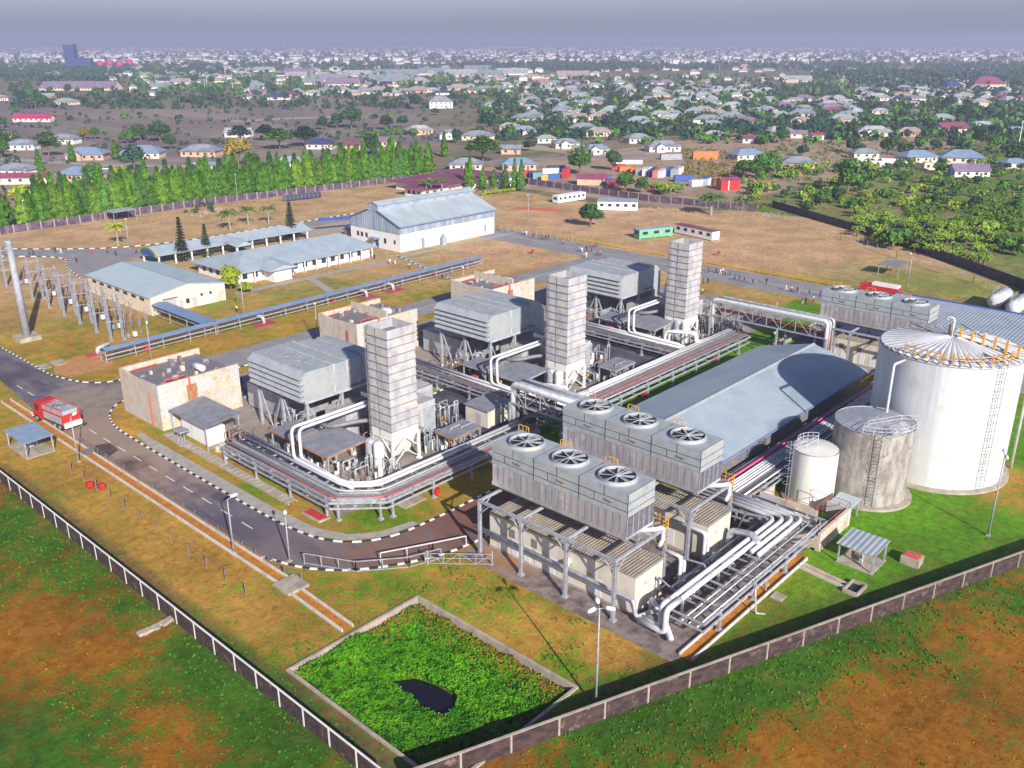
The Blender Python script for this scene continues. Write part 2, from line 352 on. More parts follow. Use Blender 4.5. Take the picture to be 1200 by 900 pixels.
def ground_material():
    m = bpy.data.materials.new('ground_cover'); m.use_nodes = True; t = m.node_tree; N = t.nodes; L = t.links
    b = N['Principled BSDF']; b.inputs['Roughness'].default_value = .95; b.inputs['Specular IOR Level'].default_value = .15
    A = N.new('ShaderNodeAttribute'); A.attribute_name = 'dry'; B = N.new('ShaderNodeAttribute'); B.attribute_name = 'green'
    g = N.new('ShaderNodeNewGeometry')
    def nz(s, d=6, r=.65):
        n = N.new('ShaderNodeTexNoise'); n.inputs['Scale'].default_value = s; n.inputs['Detail'].default_value = d; n.inputs['Roughness'].default_value = r
        L.new(g.outputs['Position'], n.inputs['Vector']); return n.outputs['Fac']
    def math_(op, a, b_):
        k = N.new('ShaderNodeMath'); k.operation = op
        for i, v in enumerate((a, b_)):
            if isinstance(v, (int, float)): k.inputs[i].default_value = v
            else: L.new(v, k.inputs[i])
        return k.outputs[0]
    n1 = nz(.45, 9, .82); n2 = nz(2.6, 6, .8); n3 = nz(.09, 3)
    f = math_('ADD', math_('MULTIPLY', math_('SUBTRACT', n1, .5), 3.2), A.outputs['Alpha'])
    f = math_('ADD', f, math_('MULTIPLY', math_('SUBTRACT', n2, .5), 2.2))
    mr = N.new('ShaderNodeMapRange'); mr.inputs[1].default_value = .32; mr.inputs[2].default_value = .74; mr.interpolation_type = 'SMOOTHSTEP'
    L.new(f, mr.inputs[0])
    mx = N.new('ShaderNodeMix'); mx.data_type = 'RGBA'; L.new(mr.outputs[0], mx.inputs[0]); L.new(A.outputs['Color'], mx.inputs[6]); L.new(B.outputs['Color'], mx.inputs[7])
    v = N.new('ShaderNodeMapRange'); v.inputs[1].default_value = .36; v.inputs[2].default_value = .64; v.inputs[3].default_value = .5; v.inputs[4].default_value = 1.55
    L.new(nz(.9, 9, .85), v.inputs[0])
    m2 = N.new('ShaderNodeMix'); m2.data_type = 'RGBA'; m2.blend_type = 'MULTIPLY'; m2.inputs[0].default_value = 1; L.new(mx.outputs[2], m2.inputs[6]); L.new(v.outputs[0], m2.inputs[7])
    v2 = N.new('ShaderNodeMapRange'); v2.inputs[1].default_value = .35; v2.inputs[2].default_value = .65; v2.inputs[3].default_value = .8; v2.inputs[4].default_value = 1.2
    L.new(n3, v2.inputs[0])
    m3 = N.new('ShaderNodeMix'); m3.data_type = 'RGBA'; m3.blend_type = 'MULTIPLY'; m3.inputs[0].default_value = 1; L.new(m2.outputs[2], m3.inputs[6]); L.new(v2.outputs[0], m3.inputs[7])
    bn = nz(.16, 7, .75); bm = N.new('ShaderNodeMapRange'); bm.inputs[1].default_value = .54; bm.inputs[2].default_value = .66; bm.inputs[4].default_value = .3; L.new(bn, bm.inputs[0])
    m4 = N.new('ShaderNodeMix'); m4.data_type = 'RGBA'; L.new(bm.outputs[0], m4.inputs[0]); L.new(m3.outputs[2], m4.inputs[6]); m4.inputs[7].default_value = (.34, .17, .05, 1)
    L.new(m4.outputs[2], b.inputs['Base Color'])
    bp = N.new('ShaderNodeBump'); bp.inputs['Strength'].default_value = .55; bp.inputs['Distance'].default_value = .25
    L.new(n2, bp.inputs['Height']); L.new(bp.outputs[0], b.inputs['Normal'])
    return m
M['ground'] = ground_material()
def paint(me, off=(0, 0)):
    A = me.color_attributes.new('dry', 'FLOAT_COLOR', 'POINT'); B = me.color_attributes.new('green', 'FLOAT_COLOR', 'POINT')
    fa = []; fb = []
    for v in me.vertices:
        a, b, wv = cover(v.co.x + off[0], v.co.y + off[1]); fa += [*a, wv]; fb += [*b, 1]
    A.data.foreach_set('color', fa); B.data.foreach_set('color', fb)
# one sheet: fine squares near the plant, ever larger ones out to the horizon
PX0, PX1, PY0, PY1 = 40.9, 58.3, 44.9, 68.0      # pond basin
def axis(lo, hi, step, out):
    a = [lo + i * step for i in range(int((hi - lo) / step) + 1)]
    s = step; v = a[-1]
    while v < out: s *= 1.45; v += s; a.append(v)
    s = step; v = a[0]; pre = []
    while v > -out: s *= 1.45; v -= s; pre.append(v)
    return pre[::-1] + a
ax = axis(10, 340, 2.0, 32000); ay = axis(0, 420, 2.0, 32000)
for v in (PX0, PX1): ax.append(v)
for v in (PY0, PY1): ay.append(v)
ax = sorted(a for a in ax if a in (PX0, PX1) or min(abs(a - PX0), abs(a - PX1)) > .4)
ay = sorted(a for a in ay if a in (PY0, PY1) or min(abs(a - PY0), abs(a - PY1)) > .4)
mb = MB(); nx, ny = len(ax), len(ay)
mb.v = [(x, y, 0) for y in ay for x in ax]
for j in range(ny - 1):
    for i in range(nx - 1):
        cx, cy = (ax[i] + ax[i + 1]) / 2, (ay[j] + ay[j + 1]) / 2
        if PX0 < cx < PX1 and PY0 < cy < PY1: continue
        mb.f.append((j * nx + i, j * nx + i + 1, (j + 1) * nx + i + 1, (j + 1) * nx + i)); mb.m.append(0)
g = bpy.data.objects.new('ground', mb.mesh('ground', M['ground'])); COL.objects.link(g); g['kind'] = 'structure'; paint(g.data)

# ------------------------------------------------------------------ sheets: hardstands, roads, kerbs
def surf(name, base, alt, blobs=(), scale=.5, rough=.9, streak=None, lo=.4, hi=.65):
    m = mat(name, base, alt, scale, rough=rough, lo=lo, hi=hi, stretch=streak or (1, 1, 1), bump=.1, fine=.3)
    t = m.node_tree; N = t.nodes; L = t.links; b = N['Principled BSDF']
    cur = b.inputs['Base Color'].links[0].from_socket
    g_ = N.new('ShaderNodeNewGeometry'); nz = N.new('ShaderNodeTexNoise'); nz.inputs['Scale'].default_value = .4; nz.inputs['Detail'].default_value = 6
    L.new(g_.outputs['Position'], nz.inputs['Vector'])
    for (x, y, r, c, k) in blobs:
        d = N.new('ShaderNodeVectorMath'); d.operation = 'DISTANCE'; d.inputs[1].default_value = (x, y, 0); L.new(g_.outputs['Position'], d.inputs[0])
        a = N.new('ShaderNodeMath'); a.operation = 'MULTIPLY_ADD'; L.new(nz.outputs['Fac'], a.inputs[0]); a.inputs[1].default_value = r * 2.2; L.new(d.outputs['Value'], a.inputs[2])
        mr = N.new('ShaderNodeMapRange'); mr.inputs[1].default_value = r * 1.5; mr.inputs[2].default_value = r * 2.5; mr.inputs[3].default_value = k; mr.inputs[4].default_value = 0
        L.new(a.outputs[0], mr.inputs[0])
        mx = N.new('ShaderNodeMix'); mx.data_type = 'RGBA'; L.new(mr.outputs[0], mx.inputs[0]); L.new(cur, mx.inputs[6]); mx.inputs[7].default_value = (*c, 1); cur = mx.outputs[2]
    L.new(cur, b.inputs['Base Color'])
    return m
tanD = (.40, .29, .20)
M['asphalt'] = surf('asphalt', (.085, .07, .10), (.21, .18, .19), [(*G(165, 535), 15, (.36, .25, .18), .8), (*G(110, 500), 14, (.30, .215, .165), .95), (*G(330, 640), 10, (.17, .13, .14), .7), (*G(150, 545), 3, (.10, .05, .04), .8), (*G(180, 500), 5, (.22, .19, .18), .8),
                                                         (*G(20, 440), 4, (.07, .06, .08), .9), (*G(100, 465), 7, (.30, .24, .19), .8), (*G(470, 655), 9, (.22, .12, .085), .85), (*G(560, 600), 9, (.20, .08, .045), .85),
                                                         (*G(280, 620), 5, (.085, .075, .105), .7)], .35, streak=(1, .25, 1))
M['asphalt_dark'] = surf('asphalt_dark', (.055, .05, .075), (.15, .13, .155), [(*G(575, 490), 5, (.025, .02, .03), .9)], .25, streak=(1, .5, 1), lo=.45, hi=.75)
M['asphalt_far'] = surf('asphalt_far', (.23, .22, .235), (.30, .28, .28), [], .2)
M['hardstand'] = surf('hardstand', (.34, .29, .25), (.20, .17, .16), [], .35)
M['slab'] = surf('slab', (.27, .21, .195), (.10, .075, .075), [(*G(600, 655), 4, (.38, .19, .08), .75)], .6)
M['paving'] = surf('paving', (.40, .37, .34), (.31, .28, .26), [], .8)
M['soil'] = surf('soil', (.42, .19, .06), (.52, .28, .11), [], .7)
M['orange_silt'] = surf('orange_silt', (.50, .21, .02), (.36, .12, .012), [], .9)
M['marking'] = mat('marking', (.72, .70, .67), (.35, .32, .32), 3, rough=.8, lo=.5, hi=.72)
def sheet(name, poly, z, m, sub=True):
    mb = MB(); n = len(poly)
    ar = sum(poly[i][0] * poly[(i + 1) % n][1] - poly[(i + 1) % n][0] * poly[i][1] for i in range(n))
    if ar < 0: poly = poly[::-1]
    mb.add([(p[0], p[1], z) for p in poly], [tuple(range(n))])
    return mb.build(name, m, kind='structure')
def rect(x0, y0, x1, y1): return [(x0, y0), (x1, y0), (x1, y1), (x0, y1)]
inner = [(61.0, 250), (61.0, 176), (63, 168), (66, 164.2), (70, 163.5)]
inner2 = [(70, 153.5), (64, 153.2), (60.3, 150), (58, 144.5), (57.4, 138), (57.4, 98), (58.2, 88.5), (60.5, 83.8), (64.5, 81), (70, 80.2)]
outer = [(78, 72.8), (70, 71.8), (60, 75.9), (54, 81.6), (51.5, 89), (51.3, 139.4), (51.6, 160), (53.4, 180.7), (53.4, 250)]
sheet('road', inner + inner2 + [(78, 80)] + outer, .012, M['asphalt'])
sheet('service_road', [(70, 153.5), (212, 153.5), (212, 163.5), (70, 163.5)], .012, M['asphalt_far'])
sheet('inner_road', [(78, 72.8), (212, 72.8), (212, 80), (78, 80)], .012, M['asphalt'])
sheet('north_road', [(212.0, 40), (227, 40), (227, 264), (212, 264)], .012, M['asphalt_far'])
sheet('perimeter_road', [(88, 330), (97, 306), (111, 289), (126, 277), (150, 273), (227, 273), (227, 264), (150, 264), (119, 262), (108, 240), (99, 249), (102, 266), (107.5, 278), (94, 294), (78, 320)], .016, M['asphalt_far'])
sheet('hardstand', [(64, 90), (199, 90), (199, 150), (64, 150)], .008, M['hardstand'])
for k in range(2): sheet('courtyard', [(87.5 + 41.5 * k, 92), (110 + 41.5 * k, 92), (113.3 + 41.5 * k, 112), (107.5 + 41.5 * k, 114.6), (99 + 41.5 * k, 113.5), (88 + 41.5 * k, 113)], .016, M['asphalt_dark'])
sheet('grass_patch', [(101, 114.6), (107.5, 115.2), (107, 119), (101, 119)], .02, mat('lawn', (.13, .26, .01), (.32, .34, .03), .8, rough=.95, fine=.2))
sheet('grass_verge', [(62.2, 143.2), (62.2, 151.8), (60.9, 150), (59.3, 145), (59.0, 138.5), (62.2, 134)], .02, M['ground']); paint(bpy.data.objects['grass_verge'].data, WL['grass_verge'][:2])
sheet('concrete_slab', [(68.3, 39.8), (101, 39.8), (101, 71.3), (68.3, 71.3)], .02, M['slab'])
sheet('turbine_yard', [(168, 40), (200, 40), (200, 71.6), (168, 71.6)], .02, M['hardstand'])
sheet('footpath', [(58.6, 137), (57.75, 130), (57.75, 98), (58.6, 89), (60.8, 84.5), (64.8, 81.6), (70, 80.8), (70, 82), (65.3, 83), (62, 85.5), (60.2, 90), (59.6, 98), (59.6, 137)], .024, M['paving'])
sheet('soil_patch', [(63, 172), (71, 172), (75.5, 180), (70, 184), (64, 182), (62, 177)], .012, M['soil'])
for a, b in ((183, 352), (236, 330)): pass
sheet('office_apron', [(118, 202), (171, 202), (171, 204.6), (118, 204.6)], .02, M['paving'])
sheet('forecourt', [(121, 250), (205, 250), (205, 262), (121, 262)], .014, M['paving'])
sheet('footpath', [(160.5, 158), (162.5, 158), (176.5, 207), (174.5, 208)], .024, M['paving'])
sheet('footpath', [(172, 205), (226, 205), (226, 203.2), (172, 203.2)], .028, M['paving'])
sheet('footpath', [(133.5, 184), (135.5, 183), (142, 203), (140, 204)], .024, M['paving'])
def kerb(path, w=.28, h=.14, seg=.95):
    mb = MB(); i0 = 0; k = 0
    P = [Vector((p[0], p[1], 0)) for p in path]; acc = []
    for a, b in zip(P, P[1:]):
        n = max(1, round((b - a).length / seg))
        for i in range(n):
            p = a.lerp(b, (i + .0) / n); q = a.lerp(b, (i + 1.0) / n)
            mb.bar(p + Vector((0, 0, h / 2)), q + Vector((0, 0, h / 2)), w, h, mi=k % 2); k += 1
    return mb.build('kerb', [M['kerb_white'], M['kerb_black']], kind='structure')
def smooth_path(path, it=2):
    for _ in range(it):
        q = [path[0]]
        for a, b in zip(path, path[1:]):
            q += [(a[0] * .75 + b[0] * .25, a[1] * .75 + b[1] * .25), (a[0] * .25 + b[0] * .75, a[1] * .25 + b[1] * .75)]
        path = q + [path[-1]]
    return path
kerb([(x, y) for x, y in inner[:2]] + smooth_path(inner[1:] + [(84, 163.5)])[1:])
kerb([(90, 153.3)] + smooth_path([(72, 153.3)] + inner2[1:] + [(84, 80.2)]), .3)
kerb(smooth_path([(82, 72.6), (70, 71.5), (60, 75.6), (53.8, 81.3), (51.2, 89)]), .28)
kerb(smooth_path([(88.4, 330), (97.2, 306.2), (111.2, 289.2), (126.2, 277.2), (150, 273.2)]) + [(227, 273.2)], .35, .16, 1.6)
kerb(smooth_path([(94, 294), (107.3, 278), (101.5, 266), (98.5, 249), (96, 240)]), .35, .16, 1.6)
kerb([(100, 113.7), (107.5, 114.8), (113.3, 112.3)], .3)
kerb([(174.9, 207), (160.9, 158)], .35, .16, 1.6)
kerb([(78.8, 146), (80, 139.5), (79.5, 131)], .3)
mb = MB()
for p, q in [(200 - 7, 0), (0, 0)][:0]: pass
y = 96.0
for i in range(16):
    mb.box(54.3, y, .018, 54.46, y + 2.6, .03); y += 5.1
mb.build('lane_marking', M['marking'], kind='structure')
mb = MB(); mb.bar((110, 158.5, .026), (210, 158.5, .026), .14, .006); mb.bar((219.5, 60, .026), (219.5, 262, .026), .14, .006)
mb.build('lane_marking', M['marking'], kind='structure')

def rubble(zones, n, m_):
    mb = MB()
    for i in range(n):
        px, py, r = zones[i % len(zones)]; x, y = G(px, py); x += R.gauss(0, r); y += R.gauss(0, r); s = R.uniform(.08, .4); a = R.uniform(0, 3); c, d = math.cos(a) * s, math.sin(a) * s
        mb.hexa([(x - c, y - d, 0), (x + d, y - c, 0), (x + c, y + d, 0), (x - d, y + c, 0)], [(x - c * .7, y - d * .7, s * .8), (x + d * .6, y - c * .7, s * .9), (x + c * .7, y + d * .6, s * .6), (x - d * .7, y + c * .7, s * .7)])
    mb.build('rubble', m_, kind='stuff')
rubble([(240, 249, 3.0), (255, 246, 2.5), (770, 246, 3), (790, 250, 4), (690, 262, 2), (905, 252, 3)], 200, M['concrete'])
sheet('tar_patch', [G(*p) for p in ((112, 522), (128, 519), (139, 527), (127, 536), (110, 531))], .016, mat('tar', (.07, .035, .03), (.12, .08, .07), 1.2, rough=.9))
sheet('tar_patch', [G(*p) for p in ((145, 542), (153, 539), (158, 543), (147, 549))], .016, mat('tar_b', (.09, .05, .04), (.14, .09, .08), 1.2, rough=.9))
# ------------------------------------------------------------------ drains
def drain(name, x0, y0, x1, y1, w=1.0, label='', depth=.12):
    t = thing(name, label, 'drain', ((x0 + x1) / 2, (y0 + y1) / 2, 0))
    d = Vector((x1 - x0, y1 - y0, 0)).normalized(); n = Vector((-d.y, d.x, 0))
    a = Vector((x0, y0, 0)); b = Vector((x1, y1, 0)); mb = MB()
    for s in (-1, 1): mb.bar(a + n * s * w / 2 + Vector((0, 0, .2)), b + n * s * w / 2 + Vector((0, 0, .2)), .14, .4)
    mb.build('channel_wall', M['concrete_white'], t)
    mb = MB(); mb.bar(a + Vector((0, 0, .03)), b + Vector((0, 0, .03)), w - .16, .03); mb.build('channel_bed', M['orange_silt'], t)
    return t
drain('storm_drain', 49.9, 168, 49.9, 82.6, 1.5, 'long orange-silted open drain beside the road railing')
drain('storm_drain', 49.6, 79.2, 49.2, 69.2, 1.4, 'short orange drain between the road and the overgrown pond')
drain('storm_drain', 69.8, 39.3, 96.5, 39.3, 1.5, 'rust-orange drain running beneath the near corner pipe rack')
drain('storm_drain', 94.6, 38.6, 93.8, 32.4, .9, 'orange drain leading out to a square concrete catch pit')
mb = MB(); mb.box(92.6, 30.6, 0, 95.4, 30.8, .5); mb.box(92.6, 32.2, 0, 95.4, 32.4, .5); mb.box(92.6, 30.8, 0, 92.8, 32.2, .5); mb.box(95.2, 30.8, 0, 95.4, 32.2, .5); mb.box(92.8, 30.8, .02, 95.2, 32.2, .1, 1)
mb.build('catch_pit', [M['concrete'], M['black']], label='square open concrete catch pit at the end of the orange drain', cat='catch pit')
mb = MB(); mb.box(48.5, 79.3, 0, 51.4, 82.5, .36); mb.build('drain_crossing', M['concrete'], label='flat concrete slab crossing the orange drain near the road bend', cat='slab')
mb = MB(); mb.box(49.1, 134.5, .33, 50.8, 136.3, .42); mb.build('drain_crossing', M['steel_dark'], label='small dark plate footbridge over the roadside drain by the truck', cat='footbridge')
mb = MB(); mb.box(61.3, 98, .02, 61.5, 133, .22); mb.box(62.7, 98, .02, 62.9, 133, .22)
for i in range(28): mb.box(61.5, 98.4 + i * 1.25, .05 + R.random() * .06, 62.7, 99.4 + i * 1.25, .16 + R.random() * .06)
mb.build('cable_trench', M['concrete'], label='cover-slabbed cable trench in the grass beside the near pipe rack', cat='cable trench')

# ------------------------------------------------------------------ pond basin
t = thing('pond_basin', 'sunken square basin overgrown with tall green grass behind the near wall corner', 'basin', (49.5, 56, 0))
mb = MB(); T = .32
mb.box(PX0 - T, PY0 - T, -1.2, PX0, PY1 + T, .22); mb.box(PX1, PY0 - T, -1.2, PX1 + T, PY1 + T, .22); mb.box(PX0, PY0 - T, -1.2, PX1, PY0, .22); mb.box(PX0, PY1, -1.2, PX1, PY1 + T, .22)
mb.build('basin_rim', M['concrete'], t)
mb = MB(); mb.add([(PX0, PY0, -1.05), (PX1, PY0, -1.05), (PX1, PY1, -1.05), (PX0, PY1, -1.05)], [(0, 1, 2, 3)]); mb.build('basin_floor', mat('mud', (.06, .08, .02), (.10, .07, .03), 1), t)
WP = [G(*p, -.85) for p in ((458, 800), (488, 796), (512, 804), (536, 818), (533, 836), (522, 845), (500, 836), (478, 816))]
mb = MB(); mb.add([(*p, -.85) for p in WP], [tuple(range(len(WP)))]); mb.build('pond_water', mat('dark_water', (.010, .010, .018), rough=.12, spec=.3), kind='structure')
def in_poly(x, y, P, g=0):
    ins = False
    for (x0, y0), (x1, y1) in zip(P, P[1:] + P[:1]):
        if (y0 > y) != (y1 > y) and x < (x1 - x0) * (y - y0) / (y1 - y0) + x0: ins = not ins
    return ins
fresh, dry = MB(), MB()
for i in range(70000):
    x = R.uniform(PX0 + .15, PX1 - .15); y = R.uniform(PY0 + .15, PY1 - .15)
    if in_poly(x, y, WP) or in_poly(x + .3, y, WP) or in_poly(x - .3, y, WP) or in_poly(x, y - .5, WP): continue
    e = min(x - PX0, PX1 - x, y - PY0, PY1 - y); fr = max(1 - (PX1 - x) / 4.2, 1 - (PY1 - y) / 4.0 if x > PX1 - 8 else 0) + .35 * noise.noise(Vector((x * .8, y * .8, 7)))
    mb = dry if R.random() < fr * .9 else fresh
    nv = noise.noise(Vector((x * .5, y * .5, 3))); h = (.72 + .35 * R.random() + .35 * nv) * (1 if e > .5 else .6)
    if y > PY1 - 3 and x < PX1 - 9: h *= 1.35
    if mb is dry: h *= .95
    a = R.uniform(0, 2 * math.pi); s = R.uniform(.025, .06); lean = R.uniform(.05, .3); bx, by = math.cos(a) * s, math.sin(a) * s; lx, ly = math.cos(a + 1.5) * lean, math.sin(a + 1.5) * lean
    z = -1.05
    mb.add([(x - bx, y - by, z), (x + bx, y + by, z), (x + lx + bx * .3, y + ly + by * .3, z + h * .9), (x + lx * 1.9, y + ly * 1.9, z + h * .86)], [(0, 1, 2, 3)])
fresh.build('tall_grass', mat('reed', (.05, .22, .006), (.13, .38, .012), .35, rough=.9, lo=.38, hi=.6, c3=(.02, .085, .008), s3=1.4, lo3=.5, hi3=.6, spec=.1, fine=.4), kind='stuff')
dry.build('dry_reeds', mat('reed_dry', (.34, .16, .03), (.22, .20, .03), .9, rough=.95, spec=.1, fine=.3), kind='stuff')
# loose tufts over the near fields (low clumps of dry and green grass)
def tufts(name, m, n, area, hmin, hmax, test):
    mb = MB(); k = 0
    while k < n:
        x = R.uniform(area[0], area[2]); y = R.uniform(area[1], area[3]); k += 1
        if not test(x, y): continue
        for _ in range(3):
            a = R.uniform(0, 2 * math.pi); s = R.uniform(.05, .14); h = R.uniform(hmin, hmax); q = x + R.uniform(-.2, .2); p = y + R.uniform(-.2, .2)
            bx, by = math.cos(a) * s, math.sin(a) * s; lx, ly = R.uniform(-.15, .15), R.uniform(-.15, .15)
            mb.add([(q - bx, p - by, 0), (q + bx, p + by, 0), (q + lx, p + ly, h)], [(0, 1, 2)])
    return mb.build(name, m, kind='stuff')
def fieldtest(green):
    def f(x, y):
        if PX0 - 1 < x < PX1 + 1 and PY0 - 1 < y < PY1 + 1: return False
        if not (x < 49 or y < rwy(x) or (x < 68 and y < 71) ): return False
        if x > 51 and 71 < y: return False
        a, b, wv = cover(x, y); nn = wv + noise.noise(Vector((x * .35, y * .35, 0))) * .5
        return nn > .52 if green else nn < .5
    return f
tufts('field_grass', mat('tuft_green', (.05, .15, .01), (.10, .2, .015), .5, rough=.95, spec=.1), 26000, (22, 2, 110, 150), .10, .30, fieldtest(True))
tufts('dry_grass', mat('tuft_dry', (.34, .17, .03), (.24, .11, .02), .5, rough=.95, spec=.1), 7000, (22, 2, 110, 150), .06, .14, fieldtest(False))

# ------------------------------------------------------------------ perimeter walls
def wall(label, pts, h, th, spacing, mw, mp, post_w=.3, post_h=0, cap=None, capz=.1, name='boundary_wall', base=None):
    c = ((pts[0][0] + pts[-1][0]) / 2, (pts[0][1] + pts[-1][1]) / 2, 0)
    t = thing(name, label, 'wall', c)
    mb = MB(); cp = MB(); np_ = 0
    for a, b in zip(pts, pts[1:]):
        A = Vector((*a, 0)); B = Vector((*b, 0)); mb.bar(A + Vector((0, 0, h / 2)), B + Vector((0, 0, h / 2)), th, h)
        if cap: cp.bar(A + Vector((0, 0, h + capz / 2)), B + Vector((0, 0, h + capz / 2)), th + .06, capz)
        n = max(1, round((B - A).length / spacing))
        for i in range(n):
            if np_ >= 99: break
            p = A.lerp(B, i / n); np_ += 1
            q = MB(); q.box(p.x - post_w / 2, p.y - post_w / 2, 0, p.x + post_w / 2, p.y + post_w / 2, h + post_h); q.build('post', mp, t)
    mb.build('wall_panel', mw, t)
    if cap: cp.build('coping', cap, t)
    return t
wall('near left boundary wall of stained blockwork with white posts and rail', [(37.2, 147), (37.2, 48.5)], 2.0, .12, 4.0, M['block_dirty'], M['white_paint'], .2, .02, M['white_paint'], .07)
wall('near right boundary wall of blackened blockwork with pale posts', [(38.5, 47.3), (140, rwy(140))], 1.95, .2, 5.0, M['block_dirty'], M['concrete'], .28, .02, M['concrete'], .08)
mb = MB(); mb.tube([(37.2, 48.5, .9), (38.5, 47.3, .9)], .1, 4)
mb = MB()
for i in range(9):
    a = i / 9
    mb.box(33.2 + a * 4, 84.6 + R.uniform(-.3, .3), 0, 33.7 + a * 4, 85.4, .25 + .2 * R.random())
mb.build('outfall_kerb', M['concrete'], label='broken concrete outfall apron outside the left boundary wall', cat='outfall')
wall('long purple-brown boundary wall below the row of columnar trees', [BACK[0], BACK[1], BACK[2]], 2.6, .25, 4.6, M['block_purple'], M['concrete'], .35, .1, None)
wall('dark boundary wall in front of the shipping container yard', [BACK[3], BACK[4], BACK[5]], 2.6, .25, 5.0, M['block_purple'], M['concrete'], .35, .1, None)
wall('black boundary wall curving past the banana plants', [BACK[6], BACK[7], BACK[8], BACK[9], G(1215, 350)], 2.7, .25, 6.0, mat('wall_black', (.045, .04, .06), (.09, .075, .09), .4, rough=.95), M['block_purple'], .3, .2, None)
wall('far dark boundary wall below the hip-roofed houses beyond the club house', [BACK[2], G(535, 203), G(590, 208), BACK[3]], 2.4, .25, 6.0, M['block_purple'], M['concrete'], .3, .1, None)

# ------------------------------------------------------------------ fences and railings
def rail_fence(label, pts, h, spacing, m, rails=(1.0,), r=.04, name='railing', cat='railing', pr=.05):
    t = thing(name, label, cat, (pts[0][0], pts[0][1], 0)); rm = MB(); cnt = 0
    for a, b in zip(pts, pts[1:]):
        A = Vector((*a, 0)); B = Vector((*b, 0)); n = max(1, round((B - A).length / spacing))
        for z in rails: rm.bar(A + Vector((0, 0, z * h)), B + Vector((0, 0, z * h)), r * 2)
        for i in range(n + 1):
            if cnt > 98: break
            p = A.lerp(B, i / n); q = MB(); q.bar(p, p + Vector((0, 0, h)), pr * 2); q.build('post', m, t); cnt += 1
    rm.build('rail', m, t); return t
rail_fence('rusty pipe railing between the roadside drain and the road', [(51.1, 140), (50.9, 84), (51.5, 81)], 1.0, 3.0, M['steel_dark'], (1.0, .5), .035)
rail_fence('sparse wire fence of grey posts across the near grass', [(45.6, 131), (45.2, 83)], 1.7, 4.4, M['steel_dark'], (.95,), .008, 'wire_fence', 'fence', .05)
rail_fence('white top-rail mesh fence along the outside of the road bend', [(53.9, 83.8), (57, 77.6), (62.0, 73.6), (66, 72.2)], 1.5, 2.6, M['steel_grey'], (1.0, .1), .05, 'mesh_fence', 'fence', .05)
def gate(label, x0, y0, x1, y1, h, m):
    t = thing('road_gate', label, 'gate', (x0, y0, 0)); a = Vector((x0, y0, 0)); b = Vector((x1, y1, 0)); mb = MB()
    Z = Vector((0, 0, 1))
    for z in (.12, .6, 1): mb.bar(a + Z * h * z, b + Z * h * z, .07)
    for k in range(5):
        p = a.lerp(b, k / 4); mb.bar(p + Z * .1, p + Z * h, .08)
        if k < 4:
            q = a.lerp(b, (k + 1) / 4); mb.bar(p + Z * h * (.12 if k % 2 else 1), q + Z * h * (1 if k % 2 else .12), .05)
    mb.build('gate_frame', m, t)
    for p in (a, b):
        q = MB(); q.bar(p, p + Z * (h + .4), .16); q.build('post', m, t)
gate('braced grey steel gate across the road end by the cooling units', 64.0, 72.5, 69.2, 66.5, 1.6, M['steel_grey'])
rail_fence('white pipe barrier rail rising beside the gate', [(60.5, 77.2), (66.5, 74.2), (70.5, 72.3)], 1.3, 3, M['white_pipe'], (1.0,), .06)
rail_fence('long yellow crowd railing along the outer plant road', [(228.3, 262), (228.3, 44)], 1.1, 3.4, M['yellow'], (1.0, .5), .07, pr=.07)
rail_fence('tall mesh fence inside the black curving wall', [(G(905, 258)), (G(985, 280)), (G(1050, 303)), (G(1140, 332)), (G(1200, 358))], 2.4, 5, M['steel_grey'], (1.0, .5), .02, 'mesh_fence', 'fence', .06)
rail_fence('grey panel fence at the foot of the white warehouse', [(223.5, 212), (226, 180)], 2.2, 3, M['steel_grey'], (1.0, .5, .1), .04, 'mesh_fence', 'fence', .07)
# the low walled kerb between the inner road and its lawn
mb = MB(); mb.box(96, 80.6, 0, 200, 80.95, .7); mb.box(96, 81.9, 0, 200, 82.2, .55); mb.box(96, 80.95, 0, 200, 81.9, .12)
mb.build('low_wall', M['concrete'], label='low double concrete channel wall beside the inner road', cat='low wall')

